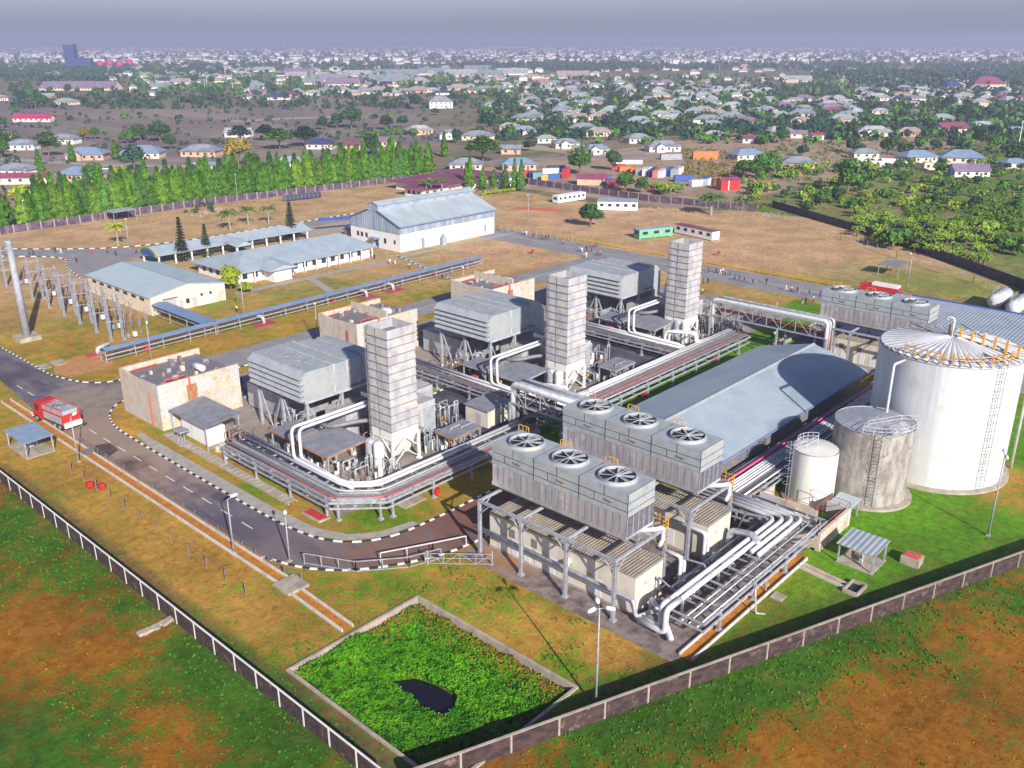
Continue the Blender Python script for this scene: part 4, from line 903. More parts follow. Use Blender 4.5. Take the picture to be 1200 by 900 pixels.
def filter_house(x, y, label, legs=True):
    """x,y: corner nearest the camera (louvre face at x), 14.6 m along y"""
    t = thing('intake_filter_house', label, 'air intake', (x + 6, y + 7, 0), group='louvred air intake houses')
    Wd = 14.6; z0, z1 = 7.8, 12.6
    mb = MB(); mb.yprism([(x + .55, z0), (x + 9, z0), (x + 9, z1), (x + 1.1, z1), (x + .55, z1 - .6)], y, y + Wd); mb.build('filter_box', M['grey_panel'], t)
    mb = MB(); n = 5; h = (z1 - .2 - z0) / n
    for k in range(n):
        a = z0 + .1 + k * h
        if k < n - 1: mb.yprism([(x + .6, a + .1), (x - .15, a), (x - .15, a + .06), (x + .6, a + h * 1.02)], y + .1, y + Wd - .1)
        else: mb.yprism([(x + .6, a + .1), (x - .15, a), (x - .15, a + .06), (x + 1.1, z1 + .02), (x + 1.15, z1 - .1)], y + .1, y + Wd - .1)
    mb.build('louvre', M['grey_panel'], t)
    mb = MB()
    for k in range(n):
        a = z0 + .1 + k * h; mb.box(x + .1, y + .15, a - .02, x + .56, y + Wd - .15, a + .1)
    mb.build('louvre_gap', M['louvre_dark'], t)
    mb = MB(); mb.box(x + .6, y - .05, z0 - .35, x + 13, y + Wd + .05, z0)
    mb.box(x + 6.2, y - .06, z0, x + 6.5, y + Wd + .06, z1 + .08); mb.box(x + 8.8, y - .08, z0, x + 9.15, y + Wd + .08, z1 + .12)
    mb.build('flange', M['grey_panel_w'], t)
    mb = MB(); mb.box(x + 9.15, y + .5, z0 + .2, x + 12.1, y + Wd - .5, z1 - .1); mb.build('duct_section', M['grey_panel'], t)
    mb = MB(); mb.box(x + 12.1, y + .9, z0 + .4, x + 12.9, y + Wd - .9, z1 - .3); mb.build('duct_gap', M['ware_clad'], t)  # blue-grey colour paints in the sky-lit shade of the recess
    prof = [(x + 12.9, z1)]
    for k in range(7):
        a = math.pi / 2 * (1 - k / 6); prof.append((x + 14.2 + 3.2 * math.cos(a), z1 - 3.2 + 3.2 * math.sin(a)))
    prof += [(x + 17.4, 3.2), (x + 14.6, 3.2), (x + 14.6, 7.6), (x + 12.9, 8.0)]
    mb = MB(); mb.yprism(prof, y + 1.2, y + Wd - 1.2); mb.build('elbow_duct', M['grey_panel'], t)
    for k in range(9):
        mb = MB(); a = x + 2 + R.random() * 3.6; mb.box(a, y + 1 + k * 1.5, z1, a + .35, y + 1.7 + k * 1.5, z1 + .09); mb.build('roof_hatch', M['steel_grey'], t)
    for (a, b) in ((x + 1.2, y + .6), (x + 1.2, y + Wd - .6), (x + 8, y + .6), (x + 8, y + Wd - .6), (x + 1.2, y + Wd / 2)):
        q = MB(); q.box(a - .22, b - .22, 0, a + .22, b + .22, z0 - .3); q.build('leg', M['steel_grey'], t)
    mb = MB()
    for (p, q) in (((x + 1.2, y + .6), (x + 8, y + .6)), ((x + 1.2, y + .6), (x + 1.2, y + Wd / 2)), ((x + 1.2, y + Wd / 2), (x + 1.2, y + Wd - .6))):
        m_ = ((p[0] + q[0]) / 2, (p[1] + q[1]) / 2)
        mb.bar((*m_, .2), (*p, z0 - .5), .2); mb.bar((*m_, .2), (*q, z0 - .5), .2)
    mb.build('brace', M['steel_grey'], t)
NAMES = ('nearest', 'middle', 'farthest')
WH = ('left', 'middle', 'right')
def unit(k):
    dx = 41.5 * k; nm = NAMES[k]
    stack(78.7 + dx - (0, .5, 3.0)[k], 96.0, 'tall square %s exhaust stack clad in pale ribbed panels (%s of three)' % (nm, WH[k]))
    filter_house(73.9 + dx, 111.4, 'grey louvred air intake house raised on legs, %s of three (%s in the photo)' % (nm, WH[k]))
    t = thing('turbine_enclosure', 'long grey turbine enclosure under the %s air intake' % nm, 'turbine enclosure', (84 + dx, 118, 0))
    mb = MB(); mb.box(79.5 + dx, 108, .3, 98 + dx, 113.5, 5.2); mb.box(84 + dx, 102, .3, 93 + dx, 108, 5.6); mb.build('casing', M['grey_panel_w'], t)
    mb = MB()
    for i in range(6): mb.box(80.3 + dx + i * 3, 107.94, .6, 82.6 + dx + i * 3, 108, 4.4) if not (84 < 81.5 + i * 3 < 93) else None
    for i in range(3): mb.box(84.4 + dx + i * 3, 101.94, .6, 86.8 + dx + i * 3, 102, 4.6)
    mb.build('access_panels', M['grey_panel'], t)
    mb = MB(); mb.tube([(79.5 + dx, 110.7, 5.4), (98 + dx, 110.7, 5.4)], .18, 8); mb.bar((79.4 + dx, 107.9, 5.3), (98 + dx, 107.9, 5.3), .12); mb.build('top_rail', M['steel_dark'], t)
    # generator block further along y
    mb = MB(); mb.box(78 + dx, 121.5, .3, 88 + dx, 134, 4.6); mb.box(79 + dx, 123, 4.6, 87 + dx, 132, 5.2)
    mb.build('generator_casing', M['steel_grey'], label='low grey generator block behind the %s air intake legs' % nm, cat='generator')
    # silencers and vessels
    for i, (px, py, r, h, m_) in enumerate(((88.6, 106.6, .95, 14.0, 'silver_pipe'), (86.2, 107.3, .62, 9.6, 'white_paint'), (91.2, 106.6, .5, 13.0, 'steel_dark'))):
        t = thing('vent_silencer', '%s cylinder standing beside the %s exhaust stack' % (('tall silver silencer', 'short white silencer', 'slim dark vent')[i], nm), 'silencer', (px + dx, py, 0))
        q = MB(); q.cyl(px + dx, py, 5.6, h, r, 16); q.build('barrel', M[m_], t, smooth=False)
        q = MB()
        for z in (6.5, 9.0, 11.5, 13.6):
            if z < h: q.cyl(px + dx, py, z, z + .12, r + .07, 16)
        q.cyl(px + dx, py, h, h + .12, r * .7, 12); q.cyl(px + dx, py, 0, 5.6, r * .4, 8); q.build('hoop', M['steel_dark'], t)
    for i, (px, py) in enumerate(((76.1, 97.9), (76.0, 95.9))):
        t = thing('pressure_vessel', 'domed grey upright vessel left of the %s stack, %s' % (nm, ('rear one', 'front one')[i]), 'vessel', (px + dx, py, 0))
        q = MB(); q.cyl(px + dx, py, .5, 4.9, .78, 16); q.dome(px + dx, py, 4.9, .78, .5); q.build('shell', M[('silver_pipe', 'cream_tank')[i]], t, smooth=False)
        q = MB(); q.cyl(px + dx, py, 2.9, 3.0, .82, 16); q.cyl(px + dx, py, 0, .5, .6, 10); q.build('skirt', M['steel_dark'], t)
    # canopies
    def canopy(x0, y0, x1, y1, z, lab, m='shelter_roof', slope=.5):
        t = thing('canopy', lab, 'canopy', ((x0 + x1) / 2, (y0 + y1) / 2, 0))
        q = MB(); q.yprism([(x0, z), (x1, z + slope), (x1, z + slope + .12), (x0, z + .12)], y0, y1); q.build('roof', M[m], t)
        q = MB(); q.bar((x0, y0, z - .1), (x0, y1, z - .1), .16, .24); q.bar((x1, y0, z + slope - .12), (x1, y1, z + slope - .12), .16, .24); q.bar((x0, y0, z - .1), (x1, y0, z + slope - .12), .14, .22); q.bar((x0, y0 + 1.5, z - .2), (x0, y0, z - 1.4), .1)
        q.build('beam', M['rust'] if k == 0 else M['steel_grey'], t)
        for (a, b) in ((x0 + .2, y0 + .2), (x1 - .2, y0 + .2), (x0 + .2, y1 - .2), (x1 - .2, y1 - .2)):
            q = MB(); q.box(a - .1, b - .1, 0, a + .1, b + .1, z); q.build('post', M['steel_grey'], t)
    canopy(68.8 + dx, 98.6, 76.2 + dx, 106.6, 4.4, 'flat grey canopy over pumps left of the %s exhaust stack' % nm)
    canopy(69.2 + dx, 107.6, 73.8 + dx, 113.6, 4.2, 'small grey-blue canopy in front of the %s air intake' % nm, 'shelter_roof', .2)
    if k < 2: canopy(87.0 + dx, 91.4, 93.0 + dx, 95.6, 3.5, 'light pump canopy on thin posts right of the %s stack' % nm, 'shelter_roof', .2)
    # pump clutter under the canopies
    for j in range(7):
        a, b = 69.6 + dx + (j % 4) * 1.7 + R.random() * .4, 99.4 + (j // 4) * 3.2 + R.random(); h = .7 + R.random() * 1.1
        t = thing('pump_set', 'small pump set with motor and base under the %s unit canopy' % nm, 'pump', (a, b, 0), group='pump sets under the %s unit canopy' % nm)
        q = MB(); q.box(a - .6, b - .5, .05, a + .6, b + .5, .35); q.build('base', M['concrete'], t)
        q = MB(); q.tube([(a - .5, b, .7), (a + .35, b, .7)], .3, 10); q.cyl(a + .3, b, .5, .6 + h, .2, 8); q.build('motor', M[('steel_grey', 'cream_tank', 'silver_pipe')[j % 3]], t, smooth=True)
    # loop pipes off the rack
    for i in range(2):
        o = i * .75
        pipe_thing('white loop pipe rising from the rack to the %s intake, %s' % (nm, ('outer one', 'inner one')[i]),
                   [(66.6 + dx * 1 if k == 0 else 67.0 + dx, 90 - 0 if k == 0 else 91.5, 3.4)] + ([(66.8 + o, 104.0 - o, 3.4)] if k == 0 else [(67.0 + dx + o, 104 - o, 3.4)]) + [(66.8 + dx + o, 104.0 - o, 8.2 - o * .3), (82.5 + dx, 104.0 - o, 8.2 - o * .3), (82.5 + dx, 107.5, 8.2 - o * .3)], .25, M['white_pipe'], br=.9)
    pipe_thing('dark curved cable duct snaking across the %s unit' % nm, [(74 + dx, 108.5, 5.4), (74.4 + dx, 104.8, 5.7), (78 + dx, 103, 6.0), (80 + dx, 101.8, 5.9), (80 + dx, 98, 5.6)][:4], .35, M['steel_dark'], 'cable duct', 'cable_duct', br=1.2)
    if k:   # feeder rack with U-loops down to the main rack
        rack('feeder_rack', 'feeder rack of dark trays in front of the %s unit' % nm, [(66.0 + dx, 124), (66.0 + dx, 90.4)], 3.4, 2.6, [(1.2, .26, 'white_pipe', .3, 'p'), (.5, .24, 'white_pipe', .1, 'p'), (-.2, .28, 'steel_dark', 0, 't'), (-.9, .28, 'steel_dark', 0, 't')], low=.9)
        for i in range(2):
            pipe_thing('white hooped pipe joining the main rack below the %s stack, %s' % (nm, ('outer one', 'inner one')[i]), [(67.3 + dx + i * .8, 96, 3.2), (67.3 + dx + i * .8, 95.2 - i * .5, 3.2), (67.3 + dx + i * .8, 95.2 - i * .5, 5.4), (69.6 + dx + i, 89.6 + i * .2, 5.4), (69.6 + dx + i, 89.4 + i * .2, 3.5), (76 + dx, 89.3, 3.4)], .3, M['white_pipe'], br=1.0)
    t = thing('fire_hose_cabinet', 'bright red cabinet by the %s turbine enclosure' % nm, 'cabinet', (79.6 + dx, 106.2, 0)) if k else None
    if k:
        x0, y0 = 68.6 + dx, 109.9
        WL[t.name] = (x0, y0, 0); t.location = (x0, y0, 0)
        q = MB(); q.box(x0 - .9, y0 - .8, .1, x0 + .9, y0 + .8, 1.9); q.build('body', M['red'], t)
        q = MB(); q.box(x0 - .95, y0 - .85, 1.9, x0 + .95, y0 + .85, 2.1); q.box(x0 - .7, y0 - .6, 2.1, x0 + .7, y0 + .6, 2.9); q.build('upper_box', M['red_pipe'], t)
    # yellow portal
        mb = MB(); mb.pipe([(69.5 + dx, 107.9, 0), (69.5 + dx, 107.9, 3.4), (69.5 + dx, 104.0, 3.4), (69.5 + dx, 104.0, 0)], .16, 6, .3)
        mb.build('lifting_portal', M['yellow'], label='yellow pipe portal frame before the %s enclosure' % nm, cat='portal frame')
def clutter(k):
    dx = 41.5 * k; nm = NAMES[k]
    spots = [(70.5, 91.5, 77, 98), (88, 91.2, 93, 95.4), (63.5 if k == 0 else 70, 116.5, 69 if k == 0 else 74, 121.5), (93.5, 101, 98, 107.5), (70, 107, 76, 113), (77, 101.5, 84, 107), (74, 113, 79, 122), (85.5, 96, 88.5, 101.5)]
    for j, (a, b, c, d) in enumerate(spots):
        w_ = ('left of the stack legs', 'under the light canopy', 'at the outer corner', 'beyond the enclosure end', 'in front of the intake legs', 'between stack and enclosure', 'beneath the intake floor', 'right of the stack')[j]
        t = thing('process_skid', 'tangled skid of pipes, valves and small vessels %s, %s unit' % (w_, nm), 'pipework skid', (a + dx, b, 0))
        q = MB()
        for i in range(18):
            x0, y0 = R.uniform(a, c) + dx, R.uniform(b, d); z = R.uniform(.6, 4.2); l = R.uniform(1, 3.2)
            if i % 2: q.pipe([(x0, y0, .1), (x0, y0, z), (min(x0 + l, c + dx), y0, z), (min(x0 + l, c + dx), y0, .1)], R.uniform(.06, .14), 6)
            else: q.pipe([(x0, y0, .1), (x0, y0, z), (x0, max(y0 - l, b), z), (x0, max(y0 - l, b), .3)], R.uniform(.06, .14), 6)
        q.build('pipes', M[('silver_pipe', 'steel_grey', 'rust_dull')[j % 3]], t, smooth=True)
        q = MB()
        for i in range(5):
            x0, y0 = R.uniform(a, c) + dx, R.uniform(b, d); q.cyl(x0, y0, .1, R.uniform(.8, 2.4), R.uniform(.2, .45), 8)
        q.build('vessels', M['cream_tank'], t, smooth=False)
        q = MB()
        for i in range(9):
            x0, y0 = R.uniform(a, c) + dx, R.uniform(b, d); q.box(x0, y0, .05, x0 + R.uniform(.4, 1.2), y0 + R.uniform(.3, .9), R.uniform(.4, 1.6))
        q.build('boxes', M[('rust_dull', 'steel_dark', 'pale_box')[j % 3]], t)
        q = MB(); x0, y0 = R.uniform(a, c) + dx, R.uniform(b, d); q.bar((x0, y0, 0), (x0, y0, 1.2), .12); q.bar((x0, y0, 1.2), (x0 + 1.4, y0, 1.2), .12); q.bar((x0 + 1.4, y0, 1.2), (x0 + 1.4, y0, 0), .12); q.cyl(x0 + .7, y0, 1.2, 1.6, .2, 8)
        q.build('valve_guard', M['yellow'], t)
for k in range(3): unit(k); clutter(k)
# small white control box shed and cabin by the first rack corner
def small_building(name, label, cat, x0, y0, x1, y1, h, mw, mr, over=.3, doors=(), windows=(), slope=.3, posts=False):
    t = thing(name, label, cat, ((x0 + x1) / 2, (y0 + y1) / 2, 0))
    q = MB(); q.box(x0, y0, 0, x1, y1, h); q.build('wall', mw, t)
    q = MB(); q.yprism([(x0 - over, h + .01), (x1 + over, h + slope), (x1 + over, h + slope + .12), (x0 - over, h + .13)], y0 - over, y1 + over); q.yprism([(x0, h), (x1, h), (x1, h + slope)], y0 + .01, y1 - .01); q.build('roof', mr, t)
    for (f, a, w_, hh) in doors:
        q = MB()
        if f == 'x': q.box(x0 - .05, y0 + a, .05, x0, y0 + a + w_, hh)
        else: q.box(x0 + a, y0 - .05, .05, x0 + a + w_, y0, hh)
        q.build('door', M['door_grey'], t)
    for (f, a, w_, z0, z1) in windows:
        q = MB()
        if f == 'x': q.box(x0 - .05, y0 + a, z0, x0, y0 + a + w_, z1)
        else: q.box(x0 + a, y0 - .05, z0, x0 + a + w_, y0, z1)
        q.build('window', M['glass'], t)
    return t
small_building('valve_hut', 'cream valve hut with flat grey roof beside the start of the pipe bridge', 'hut', 99.2, 96.0, 104.4, 101.2, 3.0, M['pale_box'], M['shelter_roof'], .3, [('x', 1.5, 1.2, 2.2)], [], .3)
def open_shelter(label, x0, y0, x1, y1, h, mr, slope=.5, slab=True, m='steel_grey', inner=True):
    t = thing('open_shelter', label, 'shelter', ((x0 + x1) / 2, (y0 + y1) / 2, 0))
    q = MB(); q.yprism([(x0 - .3, h), (x1 + .3, h + slope), (x1 + .3, h + slope + .1), (x0 - .3, h + .1)], y0 - .3, y1 + .3); q.build('roof', mr, t)
    for (a, b) in ((x0, y0), (x1, y0), (x0, y1), (x1, y1)):
        q = MB(); q.box(a - .09, b - .09, 0, a + .09, b + .09, h + .05 + (slope if a == x1 else 0)); q.build('post', M[m], t)
    if slab:
        q = MB(); q.box(x0 - .2, y0 - .2, .02, x1 + .2, y1 + .2, .14); q.build('slab', M['concrete'], t)
    if inner:
        q = MB(); cx, cy = (x0 + x1) / 2, (y0 + y1) / 2
        q.pipe([(cx - 1, cy - .5, .2), (cx - 1, cy - .5, .9), (cx + 1, cy + .3, .9), (cx + 1, cy + .3, .2)], .12, 6); q.tube([(cx - .4, cy, .5), (cx + .5, cy, .5)], .28, 8); q.build('valve_set', M['silver_pipe'], t, smooth=True)
    return t
# white equipment room under a lilac roof beside the first fire wall box
t = open_shelter('sloping lilac-grey canopy over a white room beside the concrete transformer box', 63.2, 122.3, 69.0, 133.0, 3.9, M['shelter_roof'], .7, False, inner=False)
mb = MB(); mb.box(64.0, 123.6, .1, 67.2, 131.5, 2.9); mb.build('equipment_room', M['white_wall'], label='white equipment room beneath the lilac-grey canopy', cat='equipment room')
open_shelter('blue-roofed sampling shelter on thin legs inside the near left wall', 42.9, 140.2, 46.9, 147.4, 2.6, mat('pale_blue_roof', (.22, .30, .42), (.30, .36, .44), 1, rough=.5), .15)
open_shelter('grey ribbed-roof valve shelter on a slab near the white tanks', 98.6, 31.4, 102.6, 35.6, 2.6, M['ribbed_roof'], .2)
open_shelter('small grey lean-to beside the bund wall', 108.6, 38.6, 111.4, 41.0, 2.4, M['pale_green_roof'], .15, False, inner=False)
open_shelter('isolated grey guard shelter on the far lawn by the curving wall', 248.6, 84.8, 254.8, 90.2, 3.0, M['shelter_roof'], .2, False, inner=False)
open_shelter('open shed on thin posts below the columnar trees', 142.0, 321, 150, 327, 3.6, M['ribbed_roof'], .2, False, inner=False)

# transformer boxes with blast walls
def blast_box(label, x0, y0, x1, y1, h, steps, cyl=True):
    t = thing('blast_wall_box', label, 'transformer enclosure', ((x0 + x1) / 2, (y0 + y1) / 2, 0)); q = MB(); th = .45
    q.box(x0, y0, 0, x1, y0 + th, h); q.box(x0, y1 - th, 0, x1, y1, h)
    q.xprism([(y0 + th, 0), (y1 - th, 0), (y1 - th, h), (y1 - (y1 - y0) * .35, h - .4), (y0 + th, h - .1)], x0, x0 + th)
    q.box(x1 - th, y0 + th, 0, x1, y1 - th, h * .8)
    if steps: q.box((x0 + x1) / 2, y0 + th, 0, (x0 + x1) / 2 + .4, y1 - th, h + .9)
    q.build('blast_wall', M['fire_wall'], t)
    q = MB(); q.box(x0 + .6, y0 + .6, h - 1.3, x1 - .6, y1 - .6, h - .9); q.build('deck', M['steel_dark'], t)
    for i in range(22):
        q = MB(); a, b = R.uniform(x0 + 1, x1 - 2), R.uniform(y0 + 1, y1 - 1); q.box(a, b, h - .9, a + R.uniform(.3, .9), b + R.uniform(.3, .8), h - .9 + R.uniform(.2, .9))
        q.build('transformer_fitting', M[('rust_dull', 'steel_grey', 'pale_box', 'steel_dark')[i % 4]], t)
    q = MB(); q.pipe([(x0 + 2, y0 + 1.2, h - .9), (x0 + 2, y0 + 1.2, h + .2), (x0 + 5.5, y0 + 1.2, h + .2), (x0 + 5.5, y0 - .3, h + .2), (x0 + 5.5, y0 - .3, h - 2)], .14, 6); q.pipe([(x0 + 1.5, y1 - 1.5, h - .6), (x0 + 6, y1 - 1.8, h - .4)], .12, 6); q.build('red_pipework', M['red_pipe'], t)
    q = MB(); q.tube([(x1 - 5.2, y0 + 2.4, h - .1), (x1 - 5.2, y0 + 2.5, h - .1), (x1 - 5.2, y0 + 5.6, h - .1), (x1 - 5.2, y0 + 5.7, h - .1)], .6, 14, rr=[.3, .6, .6, .3]); q.build('conservator', M['white_pipe'], t, smooth=True)
    q = MB(); q.box(x0 + 5.0, y0 - .06, .3, x0 + 6.8, y0, h - 1.2); q.build('louvred_hatch', M['rust'], t)
    q = MB()
    for s in (0, 1): q.box(x0 - .3, y0 + 2.5 + s * .5, 0, x0 - .22, y0 + 2.58 + s * .5, h * .8)
    q.build('conduit', M['red_pipe'], t)
blast_box('weathered concrete transformer box on the road corner, nearest of three', 62.3, 134.8, 77.2, 148.2, 7.9, False)
blast_box('buff concrete transformer box between the first and second intakes', 105.0, 137.2, 121.0, 149.6, 8.2, True)
blast_box('pale concrete transformer box farthest back, behind the middle intake', 142.6, 136.2, 157.0, 149.6, 8.2, True)
mb = MB(); mb.box(60.0, 133, 0, 60.2, 134.8, .1)
for (x, y, m_) in ((81.0, 145.0, 'black'), (82.3, 144.4, 'blue_paint')):
    t = thing('waste_bin', 'upright %s wheeled bin on the kerb behind the first transformer box' % ('black' if m_ == 'black' else 'blue'), 'bin', (x, y, 0))
    q = MB(); q.hexa([(x - .45, y - .45, .1), (x + .45, y - .45, .1), (x + .45, y + .45, .1), (x - .45, y + .45, .1)], [(x - .6, y - .6, 1.5), (x + .6, y - .6, 1.5), (x + .6, y + .6, 1.5), (x - .6, y + .6, 1.5)]); q.build('body', M[m_], t)
    q = MB(); q.box(x - .63, y - .63, 1.5, x + .63, y + .63, 1.6); q.build('lid', M[m_], t)

# ================================================================== LONG GABLED ROOF
t = thing('pump_hall', 'long hall with blue-grey gabled sheet roof between the cooling units and the tanks', 'hall', (130, 66, 0))
yE0, yE1, yR, xa, xb, ze, zg = 55.6, 77.0, 66.3, 104.3, 155.6, 4.9, 7.7
q = MB(); q.xprism([(yE0 + .8, 0), (yE1 - .8, 0), (yE1 - .8, ze - .1), (yR, zg - .2), (yE0 + .8, ze - .1)], xa + .5, xb - .5); q.build('wall', M['steel_dark'], t)
q = MB()
q.hexa([(xa, yE0, ze), (xb, yE0, ze), (xb, yR, zg), (xa, yR, zg)], [(xa, yE0, ze + .1), (xb, yE0, ze + .1), (xb, yR, zg + .1), (xa, yR, zg + .1)])
q.hexa([(xa, yR, zg), (xb, yR, zg), (xb, yE1, ze), (xa, yE1, ze)], [(xa, yR, zg + .1), (xb, yR, zg + .1), (xb, yE1, ze + .1), (xa, yE1, ze + .1)])
q.build('roof', M['blue_grey_roof'], t)
q = MB(); q.xprism([(yR - .4, zg + .02), (yR + .4, zg + .02), (yR, zg + .28)], xa, xb); q.build('ridge_cap', M['grey_panel'], t)
q = MB(); q.bar((xa, yE0 - .1, ze), (xb, yE0 - .1, ze), .2, .25); q.build('gutter', M['blue_roof'], t)
q = MB(); q.box(xb - .45, yE0 + 2, 3.1, xb + .2, yE1 - 2, 3.4); q.build('gable_beam', M['steel_grey'], t)
t = thing('machine_hall', 'long hall with ribbed grey roof and blue gutter running off the right edge', 'hall', (197, 52, 0))
q = MB(); q.box(176.8, 24.0, 0, 207.0, 48.5, 4.6); q.box(184.0, 48.5, 0, 207, 70.0, 4.6); q.build('wall', M['steel_grey'], t)
q = MB(); q.hexa([(176.2, 22.0, 4.7), (208, 22.0, 6.2), (208, 70.6, 6.2), (176.2, 70.6, 4.7)], [(176.2, 22.0, 4.85), (208, 22.0, 6.35), (208, 70.6, 6.35), (176.2, 70.6, 4.85)]); q.build('roof', M['ribbed_roof'], t)
q = MB(); q.bar((208.2, 22, 6.2), (208.2, 71, 6.2), .5, .7); q.bar((176.0, 22, 4.6), (176.0, 51, 4.6), .3, .4); q.build('gutter', M['blue_paint'], t)

# ================================================================== TANKS
def tank(name, label, cx, cy, r, h, m, roof_h, n=48, seams=0, roofm=None, ladder=None):
    t = thing(name, label, 'storage tank', (cx, cy, 0))
    q = MB(); q.tube([(cx, cy, .2), (cx, cy, h)], r, n, cap=False); q.build('shell', m, t, smooth=True)
    q = MB(); q.tube([(cx, cy, h), (cx, cy, h + roof_h)], r, n, cap=False, rr=[r, .05]); q.build('roof', roofm or m, t)
    q = MB(); q.cyl(cx, cy, 0, .35, r + .9, n); q.build('foundation', M['concrete'], t)
    q = MB(); q.tube([(cx, cy, h - .02), (cx, cy, h + .12)], r + .08, n, cap=False); q.build('rim', M['steel_grey'], t)
    if seams:
        q = MB()
        for k in range(1, seams): q.tube([(cx, cy, h * k / seams), (cx, cy, h * k / seams + .05)], r + .015, n, cap=False)
        q.build('weld_seam', M['steel_grey'], t)
    if ladder is not None:
        a = ladder; c, s_ = math.cos(a), math.sin(a); q = MB(); w_ = .45
        for e in (-w_, w_): q.bar((cx + c * (r + .45) - s_ * e, cy + s_ * (r + .45) + c * e, .3), (cx + c * (r + .45) - s_ * e, cy + s_ * (r + .45) + c * e, h + 1.1), .07)
        for k in range(int(h / .5)): q.bar((cx + c * (r + .45) + s_ * w_, cy + s_ * (r + .45) - c * w_, .5 + k * .5), (cx + c * (r + .45) - s_ * w_, cy + s_ * (r + .45) + c * w_, .5 + k * .5), .05)
        for k in range(int(h / 1.2)):
            z = 2.6 + k * 1.2
            if z > h + 1: break
            q.tube([(cx + c * (r + .5 + .8 * math.sin(b)) - s_ * .55 * math.cos(b), cy + s_ * (r + .5 + .8 * math.sin(b)) + c * .55 * math.cos(b), z) for b in [math.pi * i / 6 for i in range(7)]], .03, 4)
        q.build('caged_ladder', M['steel_grey'], t)
    return t
bx, by, br, bh = 135.4, 37.1, 9.75, 18.6
T1 = tank('storage_tank', 'huge white cylindrical storage tank with ribbed roof and yellow guard rail', bx, by, br, bh, M['white_tank'], 1.5, 72, 0, M['white_paint'], ladder=rad(-122))
q = MB()
for k in range(44):
    a = 2 * math.pi * k / 44; c, s_ = math.cos(a), math.sin(a)
    q.bar((bx + c * .5, by + s_ * .5, bh + 1.52), (bx + c * (br - .1), by + s_ * (br - .1), bh + .18), .10, .16)
q.build('roof_rafters', M['steel_grey'], T1)
q = MB()
for k in range(44):
    a = 2 * math.pi * (k + .5) / 44; d = math.pi / 44 * .8
    p = lambda r_, an, z: (bx + math.cos(an) * r_, by + math.sin(an) * r_, z)
    q.add([p(.6, a - d, bh + 1.62), p(br - .2, a - d, bh + .2), p(br - .2, a, bh + .34), p(.6, a, bh + 1.66)], [(0, 1, 2, 3)]); q.add([p(.6, a, bh + 1.66), p(br - .2, a, bh + .34), p(br - .2, a + d, bh + .2), p(.6, a + d, bh + 1.62)], [(0, 1, 2, 3)])
q.build('roof_sheets', M['white_tank'], T1)
q = MB()
pts = []
for k in range(11):
    a = rad(-205 + k * 11); pts.append((bx + math.cos(a) * (br - .8), by + math.sin(a) * (br - .8)))
for k, p in enumerate(pts): q.box(p[0] - .08, p[1] - .08, bh + .3, p[0] + .08, p[1] + .08, bh + 1.8)
for p, p2 in zip(pts, pts[1:]):
    for z in (bh + .9, bh + 1.45): q.bar((*p, z), (*p2, z), .09)
inn = []
for k in range(7):
    f = k / 6; inn.append((pts[-1][0] * (1 - f) + (bx + .6) * f, pts[-1][1] * (1 - f) + (by + .8) * f))
for k, p in enumerate(inn): q.box(p[0] - .14, p[1] - .14, bh + .5, p[0] + .14, p[1] + .14, bh + 2.5 + k * .1)
for p, p2 in zip(inn, inn[1:]): q.bar((*p, bh + 2.1), (*p2, bh + 2.2), .09)
q.build('guard_rail', M['yellow'], T1)
q = MB(); q.pipe([(bx + .3, by + .3, bh + 1.3), (bx + .3, by + .3, bh + 4.2), (bx + .3, by + 1.3, bh + 4.2), (bx + .3, by + 1.3, bh + 3.8)], .17, 8, .5); q.build('gooseneck_vent', M['white_pipe'], T1, smooth=True)
q = MB()
for (a, b) in (((-125, .97), (20, .35)), ((-118, .97), (60, .9)), ((-100, .97), (10, .9)), ((150, .95), (-20, .95))):
    (a0, f0), (a1, f1) = a, b; q.bar((bx + math.cos(rad(a0)) * br * f0, by + math.sin(rad(a0)) * br * f0, bh + .7), (bx + math.cos(rad(a1)) * br * f1, by + math.sin(rad(a1)) * br * f1, bh + 1.2), .12)
q.build('roof_pipe', M['steel_dark'], T1)
q = MB(); q.pipe([(bx - br - 2.4, by + 3.6, 3), (bx - br - 2.4, by + 3.6, bh - .4), (bx - br + .6, by + 3.2, bh - .4)], .2, 8); q.build('riser_pipe', M['white_pipe'], T1, smooth=True)
q = MB(); q.pipe([(bx + 6.2, by - 9.6, 0), (bx + 6.2, by - 9.6, bh - 1.2), (bx + 5.4, by - 7.5, bh - 1.2)], .2, 8); q.build('riser_pipe', M['white_pipe'], T1, smooth=True)
T2 = tank('storage_tank', 'weathered grey storage tank streaked with rust, between the white ones', 119.3, 40.7, 5.3, 10.9, M['stained'], .7, 40, 5, M['steel_grey'], ladder=rad(-150))
T3 = tank('storage_tank', 'small cream-white cylindrical tank rising out of the concrete bund', 112.2, 45.6, 3.05, 7.7, M['cream_tank'], .35, 32, 0, None, ladder=rad(140))
def tank_top(T, cx, cy, r, h, a0, a1, m='white_pipe'):
    q = MB(); n = 8; ps = [(cx + math.cos(rad(a0 + (a1 - a0) * k / n)) * r, cy + math.sin(rad(a0 + (a1 - a0) * k / n)) * r) for k in range(n + 1)]
    inn = [((p[0] - cx) * .6 + cx, (p[1] - cy) * .6 + cy) for p in (ps[0], ps[-1])]
    loop = [inn[0]] + ps + [inn[1]]
    for p in loop: q.bar((*p, h), (*p, h + 1.15), .06)
    for p, p2 in zip(loop, loop[1:] + [loop[0]]):
        for z in (.6, 1.12): q.bar((*p, h + z), (*p2, h + z), .055)
    q.build('top_railing', M[m], T)
tank_top(T2, 119.3, 40.7, 5.6, 11.0, -175, -60); tank_top(T3, 112.2, 45.6, 2.6, 7.8, 20, 150)
